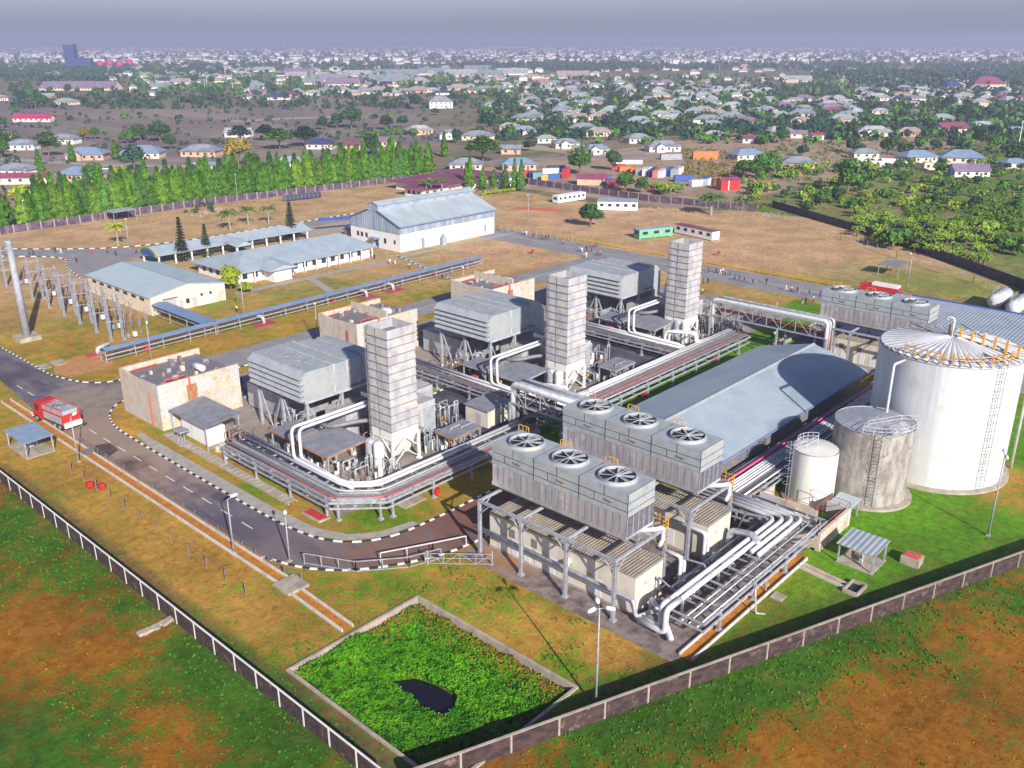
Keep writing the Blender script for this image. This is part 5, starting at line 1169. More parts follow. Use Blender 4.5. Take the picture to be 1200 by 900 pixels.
q = MB()
for k in range(9): q.bar((119.3 - 2.4 - k * .35, 40.6 - 2.6 - k * .2, 11.7), (119.3 + .6 - k * .35, 40.6 - 3.8 - k * .2, 11.7), .05)
q.build('top_grating', M['white_pipe'], T2)
t = thing('bund', 'concrete bund with stepped walls and red rails round the small cream tank', 'bund', (104, 44, 0))
q = MB()
for (a, b, c, d, h) in ((99.2, 38.3, 108.4, 38.7, 2.6), (99.2, 38.7, 99.6, 49.6, 2.0), (99.6, 49.2, 108.4, 49.6, 2.2), (108.0, 38.7, 108.4, 41.5, 2.6), (103.8, 41.0, 104.2, 49.2, 2.9), (99.6, 43.6, 103.8, 44.0, 2.4)): q.box(a, b, 0, c, d, h)
q.box(99.6, 38.7, .0, 103.8, 43.6, 1.6); q.build('bund_wall', M['fire_wall'], t)
q = MB()
for a, b in (((99.4, 49.4), (104, 49.4)), ((104, 49.4), (104, 41)), ((104, 41.2), (108.2, 41.2)), ((108.2, 38.5), (99.4, 38.5)), ((108.2, 38.5), (108.2, 44))):
    q.bar((*a, 3.4), (*b, 3.4), .06); 
    for f in (0, .5, 1): p = Vector(a).lerp(Vector(b), f); q.bar((p.x, p.y, 1.6), (p.x, p.y, 3.4), .06)
q.build('guard_rail', M['red_pipe'], t)
q = MB(); q.box(100.2, 44.8, 0, 103.2, 48.4, .9); q.tube([(100.5, 46.5, 1.4), (102.8, 46.5, 1.4)], .55, 10); q.cyl(102.6, 39.8, 1.6, 2.5, .5, 10); q.box(100, 39.4, 1.6, 101.6, 41.6, 2.0); q.build('pump', M['steel_dark'], t)
for i, (x, y) in enumerate(((236.5, 55.5), (233.5, 50.6))):
    t = thing('gas_cylinder_tank', 'white horizontal tank with rails on top beyond the ribbed roof, %s' % ('left one', 'right one')[i], 'horizontal tank', (x, y, 0))
    q = MB(); x0 = x - 6
    q.tube([(x0 - .9, y, 2.6), (x0 - .5, y, 2.6), (x0, y, 2.6), (x0 + 9, y, 2.6), (x0 + 9.6, y, 2.6)], 1, 16, rr=[.4, 1.3, 1.7, 1.7, .9]); q.build('shell', M['white_tank'], t, smooth=True)
    for xx in (x0 + 1.5, x0 + 7.5): q = MB(); q.box(xx - .3, y - 1.3, 0, xx + .3, y + 1.3, 1.8); q.build('saddle', M['concrete'], t)
    q = MB()
    for a in (-.8, .8):
        for z in (4.9, 5.4): q.bar((x0, y + a, z), (x0 + 5, y + a, z), .07)
        for k in range(5): q.bar((x0 + k * 1.25, y + a, 4.1), (x0 + k * 1.25, y + a, 5.4), .07)
    q.build('top_railing', M['steel_grey'], t)

# ================================================================== SWITCHYARD
q = MB(); t = thing('gantry_mast', 'very tall tapered concrete mast on a block footing in the switchyard', 'mast', (67.0, 203.0, 0))
q.tube([(67.0, 203.0, .9), (67.0, 203.0, 20.6)], .9, 18, rr=[.85, .6]); q.build('mast', mat('mast_grey', (.36, .38, .43), (.26, .27, .31), .8, rough=.7), t, smooth=True)
q = MB(); q.box(64.8, 200.8, 0, 69.2, 205.2, 1.0); q.build('footing', M['concrete'], t)
q = MB(); q.cyl(67.0, 203.0, 20.6, 21.6, .8, 12); q.build('cap', M['steel_grey'], t)
t = thing('equipment_plinth', 'lone pale concrete plinth at the left edge of the switchyard', 'plinth', (59.5, 215, 0)); q = MB(); q.box(58.0, 213.5, 0, 61.0, 217, 2.2); q.build('block', M['concrete'], t); q = MB(); q.box(57.9, 213.4, 2.2, 61.1, 217.1, 2.4); q.build('capstone', M['steel_grey'], t)
M['lattice'] = mat('lattice', (.30, .31, .35), (.20, .20, .24), 1.5, rough=.5)
def switch_bay(x, y):
    t = thing('switch_bay', 'pair of tall grey switchgear posts with insulators and cross arms', 'switchgear', (x, y, 0), group='rows of switchgear posts in the switchyard')
    for i, (dx, dy, h) in enumerate(((0, 0, 10.6), (2.2, -1.0, 10.2))):
        q = MB(); q.bar((x + dx - .16, y + dy, .4), (x + dx - .16, y + dy, h), .24); q.bar((x + dx + .16, y + dy, .4), (x + dx + .16, y + dy, h), .24)
        for z in range(1, int(h), 1): q.bar((x + dx - .16, y + dy, z), (x + dx + .16, y + dy, z + .7), .05)
        q.box(x + dx - .4, y + dy - .4, 0, x + dx + .4, y + dy + .4, .4)
        for z in range(2, int(h), 2): q.bar((x + dx - .5, y + dy, z), (x + dx + .5, y + dy, z), .12)
        q.build('lattice_post', M['lattice'], t)
    q = MB()
    for z in (9.6, 7.0, 4.4): q.bar((x - .5, y + .1, z), (x + 2.7, y - 1.1, z), .1)
    q.build('cross_arm', M['steel_grey'], t)
    q = MB()
    for i, (dx, dy, h) in enumerate(((3.4, .2, 5.6), (4.4, -.8, 5.6), (5.2, .9, 5.2), (5.8, -1.6, 5.2), (7.0, .4, 5), (7.4, -2.0, 5.0), (8.6, 1.2, 5))):
        q.bar((x + dx, y + dy, .2), (x + dx, y + dy, 2.4), .12)
        for z in range(9): q.cyl(x + dx, y + dy, 2.4 + z * .3, 2.55 + z * .3, .17, 6)
        q.bar((x + dx, y + dy, 2.4), (x + dx, y + dy, 5.1), .1)
        q.bar((x + dx, y + dy, 5.1), (x + dx + 1, y + dy, 5.6), .07)
    q.build('insulator', M['louvre_pink'], t)
    q = MB(); q.box(x + 2.9, y - 1.5, .3, x + 3.4, y - 1.0, 1.3); q.build('control_box', M['blue_roof'], t)
    q = MB(); q.box(x + 4.2, y - 2.0, .5, x + 4.9, y - 1.3, 1.5); q.build('meter_box', M['white_paint'], t)
    return t
M['louvre_pink'] = mat('insulator_glaze', (.34, .28, .32), (.24, .18, .22), 2, rough=.4)
sb = switch_bay(0, 0)
lab = ['nearest pair of switchgear posts, beside the cream shed', 'second pair of switchgear posts from the cream shed', 'third pair of switchgear posts from the cream shed', 'fourth pair of switchgear posts from the cream shed', 'fifth pair of switchgear posts from the cream shed', 'sixth pair of switchgear posts, right of the tall mast', 'seventh pair of switchgear posts, left of the tall mast at the edge']
for i, y in enumerate((188.2, 196.8, 206.1, 215.5, 225, 236, 254)):
    if i == 0: sb.location = (78.6, y, 0); sb['label'] = lab[0]
    else: dup(sb, (78.9 + i * .4, y, 0), 0, lab[i])
q = MB()
for z in (9.7, 7.1): q.tube([(80, 188, z), (80, 236, z - .1)], .04, 4); q.tube([(82.2, 187, z), (82.2, 235, z - .1)], .04, 4)
for a in range(5): q.tube([(82, 190 + a * 10, 9.6), (86, 192 + a * 10, 5.6)], .04, 4)
q.build('busbar_wire', M['steel_grey'], label='thin overhead busbar wires strung along the switchyard posts', cat='overhead wire')
def lamp(x, y, h, label, heads=1, dirn=0):
    t = thing('street_lamp', label, 'street lamp', (x, y, 0))
    q = MB(); q.tube([(x, y, 0), (x, y, h)], .1, 8, rr=[.13, .07]); q.build('pole', M['steel_grey'], t, smooth=True)
    for k in range(heads):
        a = dirn + k * 2 * math.pi / max(heads, 1); c, s_ = math.cos(a), math.sin(a)
        q = MB(); q.tube([(x, y, h - .1), (x + c * .6, y + s_ * .6, h + .15)], .05, 6); q.build('arm', M['steel_grey'], t)
        q = MB(); q.tube([(x + c * .5, y + s_ * .5, h + .12), (x + c * .75, y + s_ * .75, h + .2), (x + c * 1.3, y + s_ * 1.3, h + .2), (x + c * 1.5, y + s_ * 1.5, h + .16)], .2, 8, rr=[.1, .24, .2, .08]); q.build('lamp_head', M['white_paint'], t, smooth=True)
    q = MB(); q.box(x - .25, y - .25, 0, x + .25, y + .25, .2); q.build('base', M['concrete'], t)
lamp(57.5, 41.6, 11.4, 'tall three-headed lamp post in the near grass before the right wall', 3, -1.2)
lamp(117.9, 23.8, 11.5, 'two-headed lamp post on the lawn right of the big tank', 2, 0.4)
lamp(47.8, 133.4, 7.4, 'leaning grey lamp post beside the fire truck', 1, .5)
lamp(49.4, 92.4, 7.6, 'single-headed lamp post rising from the drain edge near the road bend', 1, 0)
lamp(53.0, 85.6, 6.2, 'short lamp post standing at the outside of the road bend', 1, 1)
lamp(77.6, 168.4, 8, 'lamp post by the start of the blue-roofed tray', 1, 1)
lamp(106.7, 181.1, 9, 'lamp post on the lawn before the office wing', 1, 1)
lamp(108.4, 155.4, 8, 'lamp post rising behind the second transformer box', 1, 1)
lamp(169.3, 195.4, 9, 'lamp post on the lawn in front of the warehouse', 1, 1)
lamp(150.0, 152.8, 9, 'lamp post between the far transformer box and the covered tray', 1, 1)
lamp(243, 214, 9, 'lamp post on the bare field beside the yellow railing', 1, 1)
lamp(243, 80, 8, 'lamp post on the far lawn near the guard shelter', 1, 1)
lamp(*G(32, 267), 9, 'lamp post under the columnar trees at the far left', 1, 1)
lamp(*G(152, 292), 9, 'lamp post beside the thin palm by the perimeter road', 1, 1)
lamp(*G(279, 238), 11, 'lamp post in front of the columnar tree row', 1, 1)

# ================================================================== COVERED TRAYS
def covered_tray(label, x0, y0, x1, y1, z=2.4, w=2.8, m='blue_roof'):
    t = thing('covered_pipe_tray', label, 'covered tray', ((x0 + x1) / 2, (y0 + y1) / 2, 0)); a = Vector((x0, y0, 0)); b = Vector((x1, y1, 0)); d = (b - a).normalized(); n = Vector((-d.y, d.x, 0)); Z = Vector((0, 0, 1))
    q = MB()
    for s in (-1, 1):
        o = n * s * w / 2
        q.hexa([a + o + Z * z, b + o + Z * z, b + Z * (z + .4), a + Z * (z + .4)], [a + o + Z * (z + .07), b + o + Z * (z + .07), b + Z * (z + .47), a + Z * (z + .47)])
    q.build('roof', M[m], t)
    N_ = max(2, int((b - a).length / 6)); fr_ = MB()
    for s in (-1, 1): fr_.bar(a + n * s * w * .4 + Z * (z - .8), b + n * s * w * .4 + Z * (z - .8), .12, .2); fr_.bar(a + n * s * w * .4 + Z * .7, b + n * s * w * .4 + Z * .7, .1, .14)
    fr_.build('side_beam', M['steel_grey'], t)
    for k in range(N_ + 1):
        p = a.lerp(b, k / N_)
        q = MB()
        for s in (-1, 1): q.bar(p + n * s * w * .4, p + n * s * w * .4 + Z * z, .16)
        q.bar(p - n * w * .4 + Z * (z - .8), p + n * w * .4 + Z * (z - .8), .12); q.build('trestle', M['steel_grey'], t)
    for s in (-.25, .15, .5):
        q = MB(); q.tube([a + n * s * w * .5 + Z * (z - .55), b + n * s * w * .5 + Z * (z - .55)], .13, 6); q.build('cable', M['rust'], t)
covered_tray('long straight cable tray under a narrow blue roof crossing the lawns', 71.5, 176.2, 182.5, 179.4)
covered_tray('short blue-roofed cable tray branching to the cream shed', 95.4, 176.2, 95.4, 199.0, 2.9, 3.8)
q = MB(); q.bar((92, 174, .1), (92, 130, .1), .4, .2)
for i, (px, py) in enumerate(((60, 440), (68, 427))): pass
for i, (px, py, w_) in enumerate(((272, 379, 3.2), (463, 340, 3.4), (432, 348, 2.6))):
    x, y = G(px + 40 if i == 0 else px, py)
    t = thing('cable_riser', 'curved grey cable riser ending on a red slab, %s' % ('nearest the first transformer box', 'under the middle of the covered tray', 'left of the middle riser')[i], 'cable riser', (x, y, 0))
    q = MB(); q.box(x - w_, y - 2, .0, x + w_ * .6, y + 1.6, .16); q.build('slab', mat('red_slab', (.42, .07, .09), (.30, .06, .08), 1, rough=.9), t)
    q = MB(); q.pipe([(x - .5, y, .1), (x - .5, y + .3, 1.6), (x - 1.6, y + 3.5, 1.9)], .4, 8, 1.0); q.build('duct', M['silver_pipe'], t, smooth=True)
q = MB(); x, y = G(115, 415); t = thing('cable_riser', 'curved grey cable riser on a pink slab at the near end of the covered tray', 'cable riser', (x, y, 0)); q.box(x - 2.4, y - 1.5, 0, x + 1.2, y + 1.5, .15); q.build('slab', M['red_slab'] if 'red_slab' in M else M['red_pipe'], t); q = MB(); q.pipe([(x, y, .1), (x, y, 1.2), (x + 2.6, y, 1.8)], .45, 8, .9); q.build('duct', M['silver_pipe'], t, smooth=True)
for i, (px, py, l) in enumerate(((68, 425, 'left'), (50, 430, 'middle'), (63, 433, 'lower'))):
    x, y = G(px, py)
    if i < 2: q = MB(); q.box(x - 1.2, y - 1.6, 0, x + 1.2, y + 1.6, .12); q.build('manhole_slab', M['concrete'], label='pale concrete manhole slab on the bare soil, %s one' % l, cat='manhole slab')
def box_thing(px, py, sx, sy, sz, m, name, label, cat, z0=0.0, legs=False):
    x, y = G(px, py); t = thing(name, label, cat, (x, y, 0))
    q = MB(); q.box(x - sx / 2, y - sy / 2, z0 + (.7 if legs else .05), x + sx / 2, y + sy / 2, z0 + (.7 if legs else .05) + sz); q.build('body', M[m], t)
    q = MB()
    if legs:
        for a in (-.35, .35): q.box(x + a * sx - .05, y - .05, 0, x + a * sx + .05, y + .05, .7)
        q.build('stand', M['red_pipe'], t)
    else:
        q.box(x - sx / 2 - .05, y - sy / 2 - .05, sz + .05, x + sx / 2 + .05, y + sy / 2 + .05, sz + .12); q.build('lid', M[m], t)
for px, py, lab_ in ((106, 575, 'red hose box on a post in the near grass below the drain'), (512, 583, 'bright red hose box below the L-shaped rack'), (755, 468, 'red hose box on the lawn before the far pipe rack'), (838, 425, 'orange-red hose box near the low channel wall'), (172, 412, 'red hose box under the covered tray end'), (391, 355, 'red hose box beneath the middle of the covered tray'), (624, 298, 'small red box on the field by the outer road'), (510, 325, 'red box at the end of the footpath kerb'), (120, 577, 'small pinkish-red hydrant box beside the near hose box'), (842, 300, 'red box near the far road')):
    box_thing(px, py, .8, .7, .7, 'red', 'hose_box', lab_, 'hose box', legs=True)
x, y = G(370, 605); q = MB(); q.box(x - .9, y - 2.0, .02, x + .9, y + 2.0, .3); q.box(x - .7, y - 1.8, .3, x + .7, y + 1.8, .34, 1); q.build('red_pit_cover', [M['concrete'], mat('red_cover', (.5, .04, .04), rough=.7)], label='flat red cover on a concrete pit beside the road bend', cat='pit cover')
x, y = G(475, 585); q = MB(); q.box(x - 2, y - 2.2, .02, x + 2, y + 2.2, .15); q.build('pump_pad', M['concrete'], label='square concrete pad under the L-shaped rack', cat='pad')
x, y = G(1068, 660); q = MB(); q.box(x - .9, y - 1.1, 0, x + .9, y + 1.1, 1.1); q.box(x - .7, y - .9, 1.1, x + .7, y + .9, 1.2, 1); q.build('manhole_box', [M['concrete'], M['red_pipe']], label='square concrete box with a reddish lid on the right lawn', cat='manhole box')
x, y = G(912, 700); q = MB(); q.box(x - .7, y - .7, 0, x + .7, y + .7, .2); q.cyl(x, y + 1.6, 0, 1.0, .1, 6); q.cyl(x, y + 1.6, 1.0, 1.2, .35, 8); q.build('valve_post', M['concrete'], label='small valve post and slab on the lawn by the near corner rack', cat='valve')
x, y = G(215, 520); q = MB(); q.box(x - .9, y - .9, 0, x + .9, y + .9, .2); q.bar((x - .5, y - .5, .2), (x - .5, y - .5, 2.2), .1); q.bar((x + .5, y + .5, .2), (x + .5, y + .5, 2.2), .1); q.bar((x - .5, y + .5, .2), (x - .5, y + .5, 2.2), .1); q.box(x - .9, y - .9, 2.2, x + .9, y + .9, 2.4); q.build('hydrant_stand', M['steel_grey'], label='grey metal stand on a slab beside the first transformer box', cat='stand')

# ================================================================== FIRE TRUCK
def fire_truck(loc, rz):
    t = thing('fire_truck', 'red and grey fire truck with a hose reel on top, driving on the road', 'fire truck', (0, 0, 0))
    q = MB(); q.box(-3.6, -1.2, .9, 1.3, 1.2, 2.3); q.build('body', M['red'], t)
    q = MB(); q.hexa([(1.6, -1.2, .7), (4.0, -1.2, .7), (4.0, 1.2, .7), (1.6, 1.2, .7)], [(1.6, -1.12, 3.0), (3.4, -1.05, 3.0), (3.4, 1.05, 3.0), (1.6, 1.12, 3.0)]); cab = q.build('cab', M['red'], t)
    q = MB(); q.hexa([(3.92, -.95, 1.7), (4.0, -.95, 1.7), (4.0, .95, 1.7), (3.92, .95, 1.7)], [(3.52, -.88, 2.8), (3.6, -.88, 2.8), (3.6, .88, 2.8), (3.52, .88, 2.8)]); q.build('windscreen', M['glass'], cab)
    WL[cab.name] = WL[cab.name]
    for s in (-1, 1): q = MB(); q.box(2.2, s * 1.17 - .03, 1.8, 3.2, s * 1.17 + .03, 2.6); q.build('side_window', M['glass'], t)
    q = MB(); q.box(-3.2, -1.1, 2.3, 1.2, 1.1, 2.85); q.build('tank_deck', M['grey_panel'], t)
    q = MB(); q.tube([(-.9 + .75 * math.cos(a), .75 * math.sin(a), 2.95) for a in [2 * math.pi * k / 18 for k in range(18)]], .13, 6, closed=True); q.cyl(-.9, 0, 2.85, 3.0, .35, 12); q.build('hose_reel', M['steel_dark'], t)
    q = MB()
    for s in (-1, 1): q.bar((-3.4, s * 1.15, 3.2), (1.2, s * 1.15, 3.2), .07); [q.bar((-3.4 + k * 1.15, s * 1.15, 2.3), (-3.4 + k * 1.15, s * 1.15, 3.2), .06) for k in range(5)]
    q.build('deck_rail', M['red_pipe'], t)
    q = MB(); q.box(-3.9, -1.15, .6, -3.6, 1.15, 1.3); q.box(4.0, -1.2, .5, 4.3, 1.2, 1.0); q.build('bumper', M['white_paint'], t)
    for s in (-1, 1):
        q = MB(); q.cyl(3.7, s * .8, 3.0, 3.25, .16, 8); q.build('beacon', M['blue_paint'], t)
        q = MB(); q.box(4.3, s * .85 - .2, .7, 4.34, s * .85 + .2, .95); q.build('headlight', M['white_paint'], t)
        q = MB(); q.box(-3.3, s * 1.21, 1.1, 1.0, s * 1.24, 2.1); q.build('locker_shutter', M['grey_panel'], t)
    for (xx) in (2.9, -1.4, -2.6):
        for s in (-1, 1):
            q = MB(); q.tube([(xx, s * .8, .52), (xx, s * 1.22, .52)], .52, 16); wv = q.build('wheel', M['rubber'], t)
            q = MB(); q.tube([(xx, s * 1.2, .52), (xx, s * 1.26, .52)], .26, 10); q.build('rim', M['grey_panel'], wv)
    q = MB(); q.bar((-3.4, -.7, 3.0), (1.4, -.7, 3.05), .08); q.bar((-3.4, -.3, 3.0), (1.4, -.3, 3.05), .08); [q.bar((-3.2 + k * .5, -.7, 3.0), (-3.2 + k * .5, -.3, 3.0), .05) for k in range(9)]; q.build('ladder', M['silver_pipe'], t)
    t.location = loc; t.rotation_euler = (0, 0, rz); t.scale = (1.28, 1.28, 1.2); return t
fx, fy = G(66, 497); fire_truck((fx + .4, fy, .02), rad(97))
x0, y0 = G(1030, 346)
t = thing('fire_truck', 'second red and white fire tender parked beyond the farthest cooling unit', 'fire truck', (x0, y0, 0), 0)
q = MB(); q.box(x0 - 1.3, y0 - 5, .8, x0 + 1.3, y0 + 2, 2.6); q.build('body', M['red'], t)
q = MB(); q.box(x0 - 1.3, y0 + 2.2, .7, x0 + 1.3, y0 + 4.6, 2.7); q.build('cab', M['red'], t)
q = MB(); q.box(x0 - 1.1, y0 - 4.6, 2.6, x0 + 1.1, y0 + 1.8, 3.2); q.build('tank_deck', M['white_paint'], t)
for yy in (-3.6, 3.2):
    for s in (-1, 1): q = MB(); q.tube([(x0 + s * .9, y0 + yy, .5), (x0 + s * 1.32, y0 + yy, .5)], .5, 12); q.build('wheel', M['rubber'], t)

# ================================================================== BUILDINGS INSIDE THE PLANT
# cream control shed
def bld(name, label, cat, c, group=None): return thing(name, label, cat, (c[0], c[1], 0), 0, group)
def wbox(t, x0, y0, x1, y1, z0, z1, m, name='window'):
    q = MB(); q.box(x0, y0, z0, x1, y1, z1); q.build(name, m, t)
t = bld('control_shed', 'cream shed with a low pale green gabled roof beside the switchyard', 'shed', (103, 216))
q = MB(); q.yprism([(93.9, 0), (113.3, 0), (113.3, 4.3), (103.6, 5.9), (93.9, 4.3)], 200, 233); q.build('wall', M['cream_wall'], t)
q = MB(); 
for s in (-1, 1): q.hexa([(103.6 + s * 10.1, 199.7, 4.25), (103.6 + s * 10.1, 233.5, 4.25), (103.6, 233.5, 6.0), (103.6, 199.7, 6.0)], [(103.6 + s * 10.1, 199.7, 4.4), (103.6 + s * 10.1, 233.5, 4.4), (103.6, 233.5, 6.15), (103.6, 199.7, 6.15)])
q.build('roof', M['pale_green_roof'], t)
q = MB(); q.box(103.45, 199.6, 6.1, 103.75, 233.6, 6.25); q.build('ridge_cap', M['steel_grey'], t)
for k in range(7): wbox(t, 93.85, 203 + k * 4.2, 93.9, 205.2 + k * 4.2, 3.0, 3.7, M['glass'])
wbox(t, 97.0, 199.94, 100.2, 200, .1, 3.2, M['door_grey'], 'roller_door'); wbox(t, 96.8, 199.6, 100.6, 200, 3.25, 3.45, M['steel_dark'], 'door_canopy')
wbox(t, 101.0, 199.94, 101.9, 200, .1, 2.3, M['door_grey'], 'door'); wbox(t, 104.3, 199.94, 105.5, 200, .1, 2.5, M['door_grey'], 'door')
wbox(t, 102.7, 199.94, 103.6, 200, 1.2, 2.4, M['glass']); wbox(t, 106.6, 199.94, 107.2, 200, 2.3, 3.0, M['glass']); wbox(t, 109, 199.94, 109.6, 200, 2.3, 3.0, M['glass']); wbox(t, 111.2, 199.9, 112.8, 200, .1, 2.6, M['fire_wall'], 'door')
# white warehouse
t = bld('warehouse', 'big white warehouse with grey-blue upper cladding and a raised ridge monitor', 'warehouse', (199, 221))
x0, x1, y0, y1 = 178.5, 220.0, 209.0, 233.0
q = MB(); q.box(x0, y0, 0, x1, y1, 5.5)
for k in range(7): q.box(x0 + 4 + k * 5.8, y0 - .12, 0, x0 + 4.3 + k * 5.8, y0, 5.4)
q.build('lower_wall', M['white_wall'], t)
q = MB(); q.xprism([(y0 - .15, 5.5), (y1 + .15, 5.5), (y1 + .15, 7.9), (221, 12.2), (y0 - .15, 7.9)], x0 - .15, x1 + .15)
q.xprism([(218.9, 11), (223.1, 11), (223.1, 13.3), (221, 14.0), (218.9, 13.3)], x0 - .2, x1 + .2)
for k in range(40): q.box(x0 + k * 1.05, y0 - .22, 5.5, x0 + .2 + k * 1.05, y0 - .14, 7.8)
for k in range(22): q.box(x0 - .24, y0 + .4 + k * 1.08, 5.5, x0 - .14, y0 + .6 + k * 1.08, 7.9 + min(k, 21 - k) * .3)
q.build('upper_cladding', M['ware_clad'], t)
q = MB()
for s in (-1, 1): q.hexa([(x0 - .6, 221 + s * 12.7, 7.75), (x1 + .6, 221 + s * 12.7, 7.75), (x1 + .6, 221 + s * 2.1, 11.7), (x0 - .6, 221 + s * 2.1, 11.7)], [(x0 - .6, 221 + s * 12.7, 7.95), (x1 + .6, 221 + s * 12.7, 7.95), (x1 + .6, 221 + s * 2.1, 11.9), (x0 - .6, 221 + s * 2.1, 11.9)])
for s in (-1, 1): q.hexa([(x0 - .5, 221 + s * 2.5, 13.2), (x1 + .5, 221 + s * 2.5, 13.2), (x1 + .5, 221, 14.05), (x0 - .5, 221, 14.05)], [(x0 - .5, 221 + s * 2.5, 13.35), (x1 + .5, 221 + s * 2.5, 13.35), (x1 + .5, 221, 14.2), (x0 - .5, 221, 14.2)])
q.build('roof', M['ware_roof'], t)
q = MB(); q.box(x0 - .6, 208.1, 7.6, x1 + .6, 208.3, 8.0); q.box(x0 - .5, 218.75, 12.9, x1 + .5, 218.9, 13.25)
q.bar((x0 - .65, 208.2, 7.85), (x0 - .65, 218.8, 11.85), .2, .3); q.bar((x0 - .65, 233.8, 7.85), (x0 - .65, 223.2, 11.85), .2, .3); q.build('blue_trim', M['blue_roof'], t)
for k, (a, w_, z0, z1) in enumerate(((2.2, .8, 2.2, 3.4), (6.6, 1.1, 1.8, 3.4), (15.6, 1.0, 2.6, 4.0), (17.8, 1.1, 2.6, 4.0), (19.8, 1.1, 2.6, 4.0))): wbox(t, x0 - .05, y0 + a, x0, y0 + a + w_, z0, z1, M['glass'])
wbox(t, x0 - .06, 219.3, x0, 220.8, .1, 2.5, M['blue_paint'], 'door'); wbox(t, x0 - 2.2, 218.4, x0, 222.2, 3.0, 3.2, M['blue_roof'], 'porch_roof'); wbox(t, x0 + 8.5, y0 - .14, x0 + 9.8, y0, .1, 3.2, M['ware_clad'], 'door'); wbox(t, x1 - 5, y0 - .14, x1 - 3.9, y0, 1.0, 3.4, M['ware_clad'], 'door')
q = MB(); q.cyl(195.4, 207.6, 0, 2.6, .95, 12); q.cyl(195.4, 207.6, 2.6, 3.4, .5, 10); q.build('dust_collector', M['ware_clad'], label='grey drum hopper against the warehouse side wall', cat='hopper')
# office wing
t = bld('office_block', 'long single-storey office with pale hipped metal roof between shed and warehouse', 'office', (146, 222))
def hip(q, x0, y0, x1, y1, z, zr, ends=(1, 1), th=.12):
    yr = (y0 + y1) / 2; k = (y1 - y0) / 2; a = x0 + k * ends[0]; b = x1 - k * ends[1]
    for o in (0,):
        q.add([(x0, y0, z), (x1, y0, z), (x1, y1, z), (x0, y1, z), (a, yr, zr), (b, yr, zr), (x0, y0, z - th), (x1, y0, z - th), (x1, y1, z - th), (x0, y1, z - th)],
              [(0, 1, 5, 4), (1, 2, 5), (2, 3, 4, 5), (3, 0, 4), (9, 8, 7, 6), (0, 6, 7, 1), (1, 7, 8, 2), (2, 8, 9, 3), (3, 9, 6, 0)])
q = MB(); q.box(123.5, 211, 0, 168, 231, 3.1); q.box(131.5, 206, 0, 137, 211, 3.0); q.build('wall', M['white_wall'], t)
q = MB(); hip(q, 122, 209.4, 170, 233, 3.25, 6.4, (.9, .4)); q.build('roof', M['office_roof'], t)
q = MB(); q.add([(129.5, 204.8, 3.3), (139, 204.8, 3.3), (139, 209.4, 3.3), (129.5, 209.4, 3.3), (134.2, 204.8, 4.4), (134.2, 214, 5.6)], [(0, 1, 4), (0, 4, 5, 3), (1, 2, 5, 4), (3, 5, 2), (0, 3, 2, 1)]); q.build('porch_roof', M['office_roof'], t)
for k in range(13):
    xx = 125 + k * 3.2
    if not 130 < xx < 138: wbox(t, xx, 210.94, xx + 1.5, 211, 1.1, 2.5, M['glass'])
for k in range(12):
    xx = 124 + k * 4
    if not 130 < xx < 138: q = MB(); q.box(xx - .12, 209.6, 0, xx + .12, 209.9, 3.1); q.build('column', M['white_paint'], t)
for k in range(5): wbox(t, 123.44, 213 + k * 3.5, 123.5, 214.6 + k * 3.5, 1.1, 2.5, M['glass'])
# covered reception walkway with green and yellow arch gable
t = bld('covered_walkway', 'long covered walkway with grey sheet roof and a green and yellow arched gable', 'covered walkway', (146, 251))
q = MB()
for s in (-1, 1): q.hexa([(119.2, 251 + s * 5.4, 3.0), (172.5, 251 + s * 5.4, 3.0), (172.5, 251, 4.8), (119.2, 251, 4.8)], [(119.2, 251 + s * 5.4, 3.12), (172.5, 251 + s * 5.4, 3.12), (172.5, 251, 4.92), (119.2, 251, 4.92)])
q.build('roof', M['office_roof'], t)
q = MB(); q.add([(141, 239.5, 3.1), (147, 239.5, 3.1), (147, 251, 4.0), (141, 251, 4.0), (144, 239.5, 4.4), (144, 251, 4.9)], [(0, 1, 4), (0, 4, 5, 3), (1, 2, 5, 4)]); q.build('porch_roof', M['office_roof'], t)
for k in range(11):
    for yy in (246.4, 255.6): q = MB(); q.box(120 + k * 5.1 - .2, yy - .2, 0, 120 + k * 5.1 + .2, yy + .2, 3.05); q.build('column', M['white_paint'], t)
for xx in (141.4, 146.6): q = MB(); q.box(xx - .25, 239.8, 0, xx + .25, 240.3, 3.1); q.build('column', M['white_paint'], t)
q = MB(); q.box(134, 252.5, 0, 171, 255, 2.7); q.build('inner_wall', M['pale_box'], t)
for k in range(9): wbox(t, 135 + k * 4, 252.4, 137.4 + k * 4, 252.5, 1, 2.2, M['blue_paint'])
q = MB()
for (z, w_, mi) in ((0, 1, 0),):
    for k in range(12):
        a0 = math.pi * k / 12; a1 = math.pi * (k + 1) / 12
        for r0, r1, mi in ((0, 3.2, 0), (3.2, 4.2, 1), (4.2, 4.7, 2)):
            p = lambda r, a: (251 + r * math.cos(a) * 1.15, 2.6 + r * math.sin(a) * .55)
            vs = [(119.0, *p(r0, a0)), (119.0, *p(r1, a0)), (119.0, *p(r1, a1)), (119.0, *p(r0, a1))]; q.hexa(vs, [(v[0] + .12, v[1], v[2]) for v in vs], mi)
q.build('arch_gable', [M['blue_paint'], mat('arch_green', (.02, .25, .08), rough=.5), M['yellow']], t)
